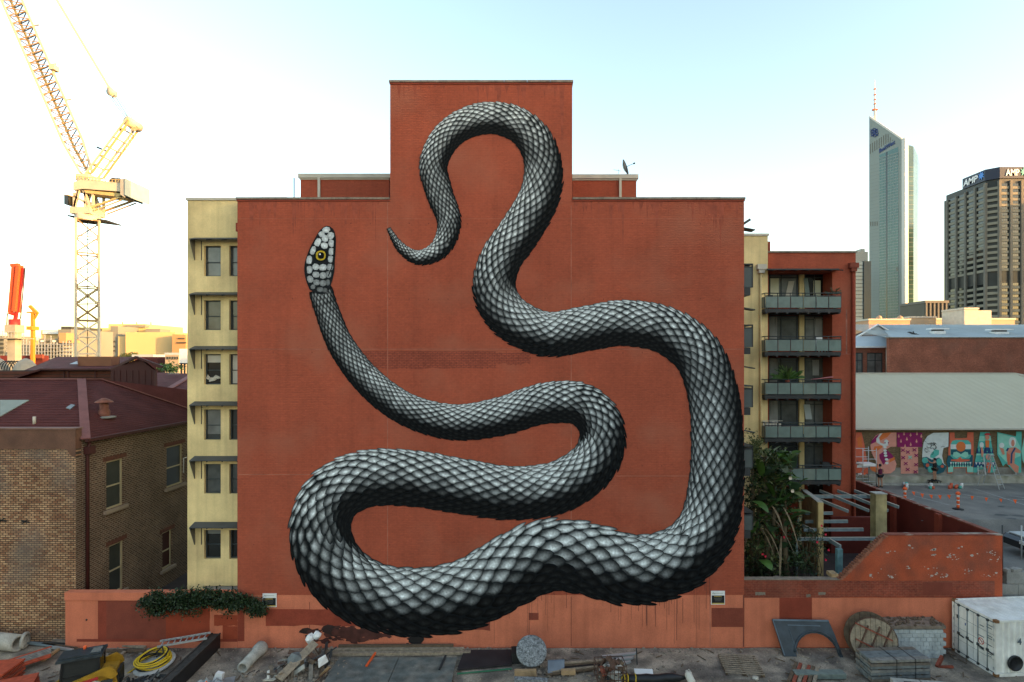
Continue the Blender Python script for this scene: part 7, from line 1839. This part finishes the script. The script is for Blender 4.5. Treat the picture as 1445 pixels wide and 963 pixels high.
plank('stake',G(620,946,.13)+Vector((0,0,.03)),G(629,926,.13)+Vector((0,0,.03)),.09,.05,M['dkmetal'],'dark grey bar lying across the right steel plate','bar')
q=MB(); q.prism([G(645,949,.0)+UZ*.16,G(722,942,.0)+UZ*.16,G(726,921,.0)+UZ*.16,G(655,922,.0)+UZ*.16],UZ*-.08); o=q.build('rubber_mat',mat('black brown rubber mat',(.024,.020,.022),rough=.7,var=.3)); tag(o,'flat black rubber mat right of the steel plates','mat')
plank('edge_strip',G(645,951,.1),G(722,944,.1),.05,.05,mat('green strip',(.03,.14,.08)),'thin green strip along the front of the black mat','strip')
# concrete lid leaning on timber blocks
t=thing('manhole_lid','round speckled concrete manhole lid propped on timber blocks','manhole lid',O0); m=MB(); spk=mat('speckled concrete',(.19,.20,.205),var=.6,scale=9,fine=.3); m.lathe([(.001,-.06),(.70,-.06),(.73,-.02),(.73,.06),(.68,.09),(.001,.09)],O0,UZ,28); m.build('lid',spk,t); place(t,(X_(750,26.9),26.95,.72),0,R(42),R(4))
q=MB(); q.box(-.75,.75,-.35,.35,0,.5); single(q,'rubber_tub',M['black_rubber'],'black rubber tub under and behind the manhole lid','tub',(X_(744,27.5),27.45,.05),R(5))
plank('timber_block',(X_(726,26.0),26.0,.22),(X_(757,26.0),26.0,.22),.2,.24,M['timber_warm'],'left pale timber block under the manhole lid','timber block')
plank('timber_block',(X_(792,26.1),26.1,.20),(X_(812,26.1),26.1,.20),.2,.2,M['timber_warm'],'right pale timber block beside the manhole lid','timber block')
q=MB(); q.prism([(-.75,0,.05),(.75,0,.0),(.75,0,.30),(.3,0,.34),(-.75,0,.34)],(0,.25,0)); single(q,'concrete_offcut',spk,'pale speckled concrete offcut in front of the manhole lid','concrete block',(X_(749,25.2),25.15,.03),R(-3))
q=MB(); q.prism([(-.4,0,0),(.4,.1,0),(.5,.2,.45),(-.3,.15,.5)],(0,.05,.05)); single(q,'sheet',mat('blue grey plastic sheet',(.13,.16,.20),rough=.4,var=.3),'crumpled blue grey plastic sheet beside the manhole lid','plastic sheet',(X_(785,26.1),26.1,.15),R(12),R(-25))
for k in range(5): plank('plank',(X_(770+k*2,26+.15*k),26+.15*k,.14+.04*k),(X_(838+k*5,26.5+.2*k),26.5+.15*k,.15+.02*k),.16,.06,[M['timber_dark'],M['timber'],M['black'],M['timber_dark'],M['timber']][k],['lowest dark','second grey','third black','fourth dark','topmost grey'][k]+' plank of the pile right of the manhole lid','plank','plank pile beside the manhole lid')
# wire cage of scrap
cg=thing('scrap_cage','rusty wire cage filled with scrap metal and rubble','cage',O0)
m=MB()
for z in (.03,.3,.6,.9):
    for a,b_ in (((-.65,-.45),(.65,-.45)),((.65,-.45),(.65,.45)),((.65,.45),(-.65,.45)),((-.65,.45),(-.65,-.45))): m.bar((*a,z),(*b_,z),.03)
for k in range(8):
    x=-.65+k*1.3/7; m.bar((x,-.45,0),(x,-.45,.9),.022); m.bar((x,.45,0),(x,.45,.9),.022)
m.build('wire_frame',M['rust'],cg)
for k in range(34):
    q=MB(); c=Vector((rnd.uniform(-.5,.5),rnd.uniform(-.35,.35),rnd.uniform(.08,1.0))); d=Vector((rnd.gauss(0,1),rnd.gauss(0,1),rnd.gauss(0,.5))).normalized(); l=rnd.uniform(.08,.34); w_=rnd.uniform(.03,.12); s=d.orthogonal().normalized(); q.obox(c,d*l,s*w_,d.cross(s)*rnd.uniform(.02,.08)); q.build('scrap_piece',rnd.choice([M['rust'],M['red_rust'],M['pale_concrete'],M['dkmetal'],M['white'],M['timber_dark']]),cg)
place(cg,(X_(861,25.6),25.6,.03),R(4))
for k in range(6): 
    a=Vector((X_(850+k*1.5,27.6-.18*k),27.6-.18*k,.12+.05*(k%2))); plank('metal_pole',a,(X_(898-k*2,27.9-.2*k),27.9-.2*k,.14+.06*(k%2)),.09,.09,M['galv'],['rearmost','second','third','fourth','fifth','frontmost'][k]+' pale metal pole of the bundle behind the scrap cage','pole','metal poles behind the scrap cage')
plank('upright_stake',(X_(899,27),27,.05),(X_(898,27),27,.85),.05,.05,M['dkmetal'],'thin dark stake standing at the end of the metal poles','stake')
# long dark rolled tarp
t=thing('rolled_tarp','long black rolled tarpaulin tied with yellow rope','tarpaulin',O0)
m=MB(); m.tube([(-1.45+i*.29,.03*math.sin(i*2),.20+.02*math.sin(i)) for i in range(11)],[.10,.17,.20,.19,.21,.2,.19,.18,.19,.14,.07],9); m.build('roll',M['black'],t)
for x in (-1.35,-1.2,-.85): m=MB(); m.tube([(x+math.sin(a)*.03,math.cos(a)*.22,.2+math.sin(a)*.22) for a in [k*.6 for k in range(11)]],.022,5); m.build('rope',M['bright_yellow'],t)
m=MB(); m.tube([(-1.4,0,.35),(-1.55,-.15,.15),(-1.3,-.25,.1),(-1.5,-.3,.06),(-1.1,-.35,.06)],.025,5); m.build('rope',M['bright_yellow'],t)
place(t,(X_(922,25.5),25.5,.03),R(3))
q=MB(); q.obox((0,0,.1),(.42,0,0),(0,.2,.03),(0,-.01,.03)); single(q,'foam_sheet',M['white'],'white foam board lying behind the rolled tarpaulin','board',(X_(909,26.0),26.1,.08),R(-4))
slabs('low orange barrier panel at the bottom edge below the rolled tarpaulin',2,2.7,.8,.09,(X_(932,23.9),23.75,.03),R(1),[M['orange_dull']])
# white jug
t=thing('plastic_jug','off white plastic jerry can lying on the dirt','jerry can',O0); m=MB(); m.lathe([(.001,0),(.14,0),(.17,.05),(.17,.42),(.12,.52),(.05,.56),(.05,.62),(.001,.62)],O0,UZ,12); m.build('body',mat('off white plastic',(.52,.49,.42),rough=.4,var=.1),t); m=MB(); m.tube([(.05,0,.60),(.15,0,.66),(.19,0,.5),(.17,0,.40)],.025,6); m.build('handle',M['fascia'],t); place(t,(X_(978,25.2),25.25,.14),R(15),R(-62),0)
t=MB(); t.lathe([(.001,0),(.13,0),(.14,.03),(.13,.10),(.001,.10)],O0,UZ,14); single(t,'tub_lid',M['fascia'],'small white tub at the bottom edge right of the jerry can','tub',G(1066,960,.0)+UZ*.05)
# pallet
t=thing('timber_grille','flat grey timber pallet with open slats near the salmon wall','pallet',O0)
for x in (-.85,0,.85): q=MB(); q.box(x-.05,x+.05,-.95,.95,0,.09); q.build('bearer',M['timber_dark'],t)
for k in range(10): y=-.93+k*.205; q=MB(); q.box(-.92+rnd.uniform(-.03,.03),.92,y-.035,y+.035,.095,.12); q.build('slat',M['timber'],t)
place(t,(X_(1044,26.95),26.85,.06),R(-7)); t.scale=(.95,.9,1)
for k in range(5): plank('plank',(X_(993+k*3,24.6+k*.17),24.6+k*.17,.12+.03*k),(X_(1062+k,24.55+k*.2),24.55+k*.2,.12+.02*k),.17,.07,[M['red_rust'],M['timber'],M['timber_dark'],M['timber'],tg3][k],['frontmost rusty red','second grey','third dark','fourth grey','rearmost brown'][k]+' plank of the flat pile at the bottom edge near the pallet','plank','flat plank pile near the pallet')
plank('rebar_bundle',(X_(1131,25.2),25.9,.2),(X_(1191,25.9),25.9,.2),.42,.22,mat('green grey wrapped bundle',(.16,.19,.17),var=.3,scale=5),'wrapped grey green bundle below the blue panel','bundle')
for k in range(6): plank('plank',G(1113+k*7,963+k*1.2,.15)+UZ*.05,G(1124+k*6,938+k*1.5,.2)+UZ*.1,.14,.07,[M['timber_dark'],M['red_rust'],M['timber'],M['red_rust'],M['timber_dark'],M['timber']][k],['leftmost dark','second red','third grey','fourth red','fifth dark','rightmost grey'][k]+' plank of the slanting row at the bottom edge below the bundle','plank','slanting planks below the bundle')
q=MB(); q.box(-1.25,1.25,-.8,.8,0,.22); single(q,'yellow_slab',mat('dusty yellow board',(.30,.22,.06),var=.3,scale=3),'flat dusty yellow slab at the bottom edge left of the board stacks','slab',(X_(1185,24.05),23.75,.03),R(-1))
plank('white_bar',(X_(1146,24.6),24.62,.30),(X_(1222,24.6),24.6,.30),.09,.09,M['white'],'white bar along the back edge of the dusty yellow slab','bar')
# debris heap
dh=thing('debris_heap','heap of broken boards, sheet and rubble left of the steel plates','debris',O0)
dm=[M['timber_dark'],M['timber'],M['rust'],tg3,M['dkmetal'],tg2,M['pale_concrete']]
for k in range(75):
    a=rnd.uniform(-1,1); hgt=.95*(1-abs(a))*.9+.1; c=Vector((a*1.25,rnd.uniform(-.9,.9),rnd.uniform(.03,hgt))); d=Vector((rnd.gauss(0,1),rnd.gauss(0,1),rnd.gauss(.2,.5))).normalized(); l=rnd.uniform(.15,.6); s=d.orthogonal().normalized()
    q=MB(); q.obox(c,d*l,s*rnd.uniform(.02,.10),d.cross(s)*rnd.uniform(.01,.04)); q.build('board_piece' ,rnd.choice(dm),dh)
def rock(parent,c,r,m_,name='rock'):
    bm=bmesh.new(); bmesh.ops.create_icosphere(bm,subdivisions=2,radius=r); s=rnd.random()*50
    for v in bm.verts: v.co*=1+.35*noise.noise(v.co/r*1.3+Vector((s,s,s)))
    me=bpy.data.meshes.new(name); bm.to_mesh(me); bm.free(); me.materials.append(m_); o=bpy.data.objects.new(name,me); SC.collection.objects.link(o); o.parent=parent; o.location=c; return o
rock(dh,(-.3,-.2,.55),.42,tg1); rock(dh,(-.15,.9,1.05),.22,M['white'],'white_sack'); rock(dh,(.15,1.0,1.15),.20,M['white'],'white_sack')
q=MB(); q.prism([(-.9,-1.2,.35),(-.55,-1.3,.2),(.45,.3,1.0),(.1,.5,1.12)],(.03,0,.06)); q.build('broad_board',M['timber'],dh)
q=MB(); q.prism([(.75,-.5,.75),(1.05,-.4,.9),(1.15,-.3,.55),(.8,-.55,.4)],(0,.04,.03)); q.build('white_sheet',M['white'],dh)
q=MB(); q.prism([(.85,-.7,.1),(1.25,-.7,.5),(1.35,-.6,.45),(1.0,-.6,.05)],(0,.05,.02)); q.build('tan_board',M['timber_warm'],dh)
q=MB(); q.obox((-1.35,-.9,.3),(.05,0,.02),(0,.03,0),(0,0,.18)); q.build('white_scrap',M['white'],dh)
place(dh,(X_(428,26.3),26.6,.0),R(0))
# plastic sheeting and cone
ps=thing('plastic_sheet','crumpled translucent plastic sheeting with an orange cone beside the black steel box','plastic sheet',O0)
m=MB(); n=26; vs=[]
for j in range(n):
    for i in range(n):
        u_=i/(n-1)-.5; v_=j/(n-1)-.5; h_=abs(noise.noise(Vector((u_*5,v_*5,2))))*.9+.25*abs(noise.noise(Vector((u_*13,v_*13,7)))); e=max(0,1-(2*math.hypot(u_,v_))**2)
        vs.append((u_*2.2,v_*2.0,h_*e*.9+.02))
fs=[(j*n+i,j*n+i+1,(j+1)*n+i+1,(j+1)*n+i) for j in range(n-1) for i in range(n-1)]
m.add(vs,fs); m.build('sheet',mat('milky grey plastic',(.25,.27,.275),rough=.3,var=.4,scale=4,spec=.6),ps)
place(ps,(X_(292,24.9),24.7,.04),R(20))
t=thing('traffic_cone','small orange traffic cone standing in the crumpled plastic sheeting','cone',O0); m=MB(); m.lathe([(.001,.5),(.03,.5),(.12,.03),(.001,.03)],O0,UZ,12); m.build('cone',M['orange'],t); m=MB(); m.box(-.18,.18,-.18,.18,0,.03); m.build('base',M['orange_dull'],t); place(t,(X_(293,24.3),24.2,.35))
q=MB(); q.prism([(-.2,0,0),(.2,0,0),(.25,0,.3),(-.05,0,.36)],(0,.2,0)); single(q,'white_bag',M['white'],'small white bag on the plastic sheeting','bag',(X_(306,25.5),25.5,.12))
# loose planks by the brick wall
for k,(a,b_,mm,lab) in enumerate((((60,912),(108,919),'timber_dark','dark plank at the foot of the brick house beside the pipe'),((36,910),(78,915),'bluegrey_steel','blue grey strip at the foot of the brick house'),((130,910),(205,917),'timber','upper pale plank between the loader and the hose coil'),((150,922),(205,922),'timber_dark','lower dark plank between the loader and the hose coil'),((60,936),(82,920),'timber_warm','slanting light stick between orange slats and loader'),((165,933),(178,921),'timber','short slanting stick behind the loader'),((75,907),(118,911),'coping','upper pale plank behind the loader at the corner of the brick house'),((75,917),(104,920),'galv','pale metal strip behind the loader'))):
    plank('plank',G(*a)+UZ*.12,G(*b_)+UZ*.12,.16,.09,M[mm],lab)
m=MB(); m.tube([G(346,955,.05),G(352,951,.05)+UZ*.05,G(360,949,.05)+UZ*.1,G(356,953,.05),G(366,947,.05)+UZ*.03],.02,5); o=m.build('wire',M['black']); tag(o,'loop of black wire on the dirt below the concrete pipe','wire')
q=MB(); q.prism([G(371,963,.0)+UZ*.1,G(392,963,.0)+UZ*.1,G(382,955,.0)+UZ*.1],UZ*-.05); o=q.build('pale_sheet',M['fascia']); tag(o,'pale beige sheet corner poking in at the bottom edge','sheet')
# black tangled heap between loader and steel box
t=thing('debris_heap','low dark heap of cables and scraps between loader and black steel box','debris',O0)
for k in range(40):
    c=Vector((rnd.uniform(-.9,.9),rnd.uniform(-.6,.6),rnd.uniform(.02,.35))); d=Vector((rnd.gauss(0,1),rnd.gauss(0,1),rnd.gauss(0,.3))).normalized(); s=d.orthogonal().normalized(); q=MB(); q.obox(c,d*rnd.uniform(.1,.45),s*rnd.uniform(.02,.08),d.cross(s)*.03); q.build('scrap_piece',rnd.choice([M['black'],M['dkmetal'],tg1,M['black_rubber'],tg2]),t)
place(t,(X_(205,25.3),25.0,.03))
# gravel and litter strewn along the foot of the wall
M['earth_stone']=mat('dusty stone',(.27,.22,.17),var=.4,scale=9); gvl=MB()
for k in range(1300):
    x=rnd.uniform(-23,24); y=28.55-abs(rnd.gauss(0,.35)) if rnd.random()<.45 else rnd.uniform(24,28.5); r_=rnd.choice([.015,.02,.025,.03,.05]); gvl.obox((x,y,.04),Vector((r_,rnd.uniform(-r_,r_)*.5,0)),Vector((-r_*.3,r_*.8,0)),Vector((0,0,r_*.6)))
gvl.build('gravel',M['earth_stone'],kind='stuff')
lit=MB()
for k in range(170):
    x=rnd.uniform(-23,24); y=rnd.uniform(24.2,28.4); a=rnd.uniform(0,3.14); l=rnd.uniform(.05,.3); lit.obox((x,y,.06),Vector((math.cos(a),math.sin(a),.05))*l,Vector((-math.sin(a),math.cos(a),0))*.02,UZ*.012)
lit.build('litter',M['timber_dark'],kind='stuff')

# ============================================================ PAINTERS
def person(label,px,py,hgt,shirt,short,skin,hair,arms,zbase=LOTZ,yaw=0,feetoff=0):
    P0=G(px,py,LOTZ); P0.z=zbase; t=thing('person',label,'person',O0); s=hgt/1.72
    J={}; V=[];E=[];Rr=[]
    def add(n,p,r,par=None):
        J[n]=len(V); V.append(Vector(p)*s); Rr.append(r*s)
        if par: E.append((J[par],J[n]))
    add('pelvis',(0,0,.95),.135); add('waist',(0,.01,1.08),.12,'pelvis'); add('chest',(0,0,1.30),.15,'waist'); add('neckb',(0,.0,1.44),.085,'chest'); add('neck',(0,-.0,1.50),.055,'neckb'); add('jaw',(0,-.015,1.57),.075,'neck'); add('head',(0,-.01,1.64),.092,'jaw'); add('crown',(0,0,1.69),.07,'head')
    for sgn,k in ((-1,'l'),(1,'r')):
        add('hip'+k,(.09*sgn,0,.90),.095,'pelvis'); add('thigh'+k,(.10*sgn,0,.70),.085,'hip'+k); add('knee'+k,(.11*sgn,-.01,.48),.058,'thigh'+k); add('calf'+k,(.115*sgn,.02,.33),.055,'knee'+k); add('ankle'+k,(.12*sgn,.02,.09),.036,'calf'+k); add('heel'+k,(.12*sgn,.04,.04),.036,'ankle'+k); add('toe'+k,(.13*sgn,-.15,.03),.032,'heel'+k)
        add('sh'+k,(.18*sgn,0,1.40),.065,'neckb'); el,wr=arms[0 if sgn<0 else 1]
        add('el'+k,el,.042,'sh'+k); add('wr'+k,wr,.028,'el'+k); d=(Vector(wr)-Vector(el)).normalized(); pm_=Vector(wr)+d*.05; add('palm'+k,pm_,.032,'wr'+k)
        side=d.cross(Vector((0,1,0))); side = side.normalized() if side.length>.1 else Vector((1,0,0))
        for f in range(4): b_=pm_+d*.035+side*(.027-.018*f); add('f%d'%f+k,b_,.0095,'palm'+k); add('g%d'%f+k,b_+d*[.035,.042,.04,.03][f]+Vector((0,-.012,0)),.008,'f%d'%f+k)
        add('th'+k,pm_+side*.045+d*.005,.011,'palm'+k); add('tt'+k,pm_+side*.06+d*.04,.009,'th'+k)
    def skinmesh(names,name,m_,grow=0,parent=t,sub=1):
        ids=[J[n] for n in names]; idx={a:i for i,a in enumerate(ids)}; me=bpy.data.meshes.new(name); me.from_pydata([V[a] for a in ids],[(idx[a],idx[b_]) for a,b_ in E if a in idx and b_ in idx],[])
        o=bpy.data.objects.new(name,me); SC.collection.objects.link(o); md=o.modifiers.new('skin','SKIN'); md.use_smooth_shade=True
        for i,a in enumerate(ids): me.skin_vertices[0].data[i].radius=(Rr[a]+grow,(Rr[a]+grow)*(.8 if Rr[a]>.1 else 1))
        me.skin_vertices[0].data[0].use_root=True
        sb=o.modifiers.new('sub','SUBSURF'); sb.levels=sub; sb.render_levels=sub
        dg=bpy.context.evaluated_depsgraph_get(); m2=bpy.data.meshes.new_from_object(o.evaluated_get(dg)); bpy.data.objects.remove(o); m2.materials.clear(); m2.materials.append(m_); m2.name=name
        o=bpy.data.objects.new(name,m2); SC.collection.objects.link(o); o.parent=parent; return o
    body=skinmesh(list(J),'body',skin)
    skinmesh(['pelvis','waist','chest','neckb','shl','shr'],'shirt',shirt,.045)
    skinmesh(['pelvis','hipl','thighl','hipr','thighr'],'shorts',short,.045)
    for k,sg in (('l',-1),('r',1)):
        m=MB(); a=J['heel'+k]; m.obox((V[a]+V[J['toe'+k]])/2+Vector((0,-.01,.0)),(.045,0,0),(0,.13,0),(0,0,.04)); m.build('shoe',M['black_rubber'],t)
    m=MB(); m.lathe([(.001,.115),(.06,.10),(.098,.05),(.103,-.01),(.09,-.06),(.001,-.06)],V[J['head']]+Vector((0,.018,.03)),UZ,12); m.build('hair',hair,t)
    # small face details on the side away from the camera when facing the wall
    hd=V[J['head']]
    m=MB(); 
    for sx in (-1,1): m.lathe([(.001,.012),(.012,.004),(.001,0)],hd+Vector((.034*sx,-.088,0)),(0,-1,0),8)
    m.build('eye',M['black'],t); m=MB(); m.obox(hd+Vector((0,-.1,-.03)),(.012,0,0),(0,.02,0),(0,0,.02)); m.build('nose',skin,t)
    m=MB(); m.obox(hd+Vector((0,-.088,-.065)),(.022,0,0),(0,.008,0),(0,0,.004)); m.build('mouth',M['red_rust'],t)
    for sx in (-1,1): m=MB(); m.obox(hd+Vector((.092*sx,0,-.01)),(.008,0,0),(0,.018,0),(0,0,.03)); m.build('ear',skin,t)
    return place(t,P0,math.pi+yaw)
skn=mat('skin',(.42,.22,.14),rough=.6,var=.05)
person('painter in a maroon t-shirt and black shorts standing before the painted S',1242,688,1.72,mat('maroon cloth',(.10,.012,.045),var=.1),mat('black shorts',(.012,.014,.02)),skn,M['black'],[((-.27,-.05,1.15),(-.20,-.27,1.10)),((.27,-.05,1.15),(.18,-.28,1.05))])
pl_=MB(); pb0=G(1319,683.5,LOTZ); pl_.obox((pb0.x,pb0.y,LOTZ+.27),(.40,0,0),(0,.22,0),(0,0,.02)); 
for sx in (-1,1):
    for sy in(-1,1): pl_.bar((pb0.x+.36*sx,pb0.y+.18*sy,LOTZ),(pb0.x+.3*sx,pb0.y+.15*sy,LOTZ+.26),.04)
o=pl_.build('step_platform',M['black']); tag(o,'low black step platform under the painter in black','platform')
pr_=person('painter in black reaching up to the painted C from a low step',1319,683.5,1.70,M['black'],M['black_rubber'],skn,M['black'],[((-.26,-.05,1.13),(-.24,-.15,.92)),((.26,-.16,1.38),(.20,-.38,1.55))],zbase=LOTZ+.29,yaw=.5)

rb2=MB()
for cx,cy,sx,sy,n in ((X_(428,26.3),26.5,1.1,.8,420),(X_(861,25.6),25.6,.8,.5,200),(X_(205,25.3),25.0,.8,.5,160),(X_(560,28),28.3,3.5,.12,160),(X_(775,26.2),26.4,.9,.5,140)):
    for k in range(n):
        x=cx+rnd.gauss(0,sx)*.8; y=cy+rnd.gauss(0,sy)*.8; r_=rnd.choice([.015,.02,.03,.04,.07]); a=rnd.uniform(0,3.14); rb2.obox((x,y,.05+r_*.4),Vector((math.cos(a),math.sin(a),.1))*r_,Vector((-math.sin(a),math.cos(a),.2))*r_*.7,Vector((0,0,r_*.5)))
rb2.build('rubble',M['earth_stone'],kind='stuff')
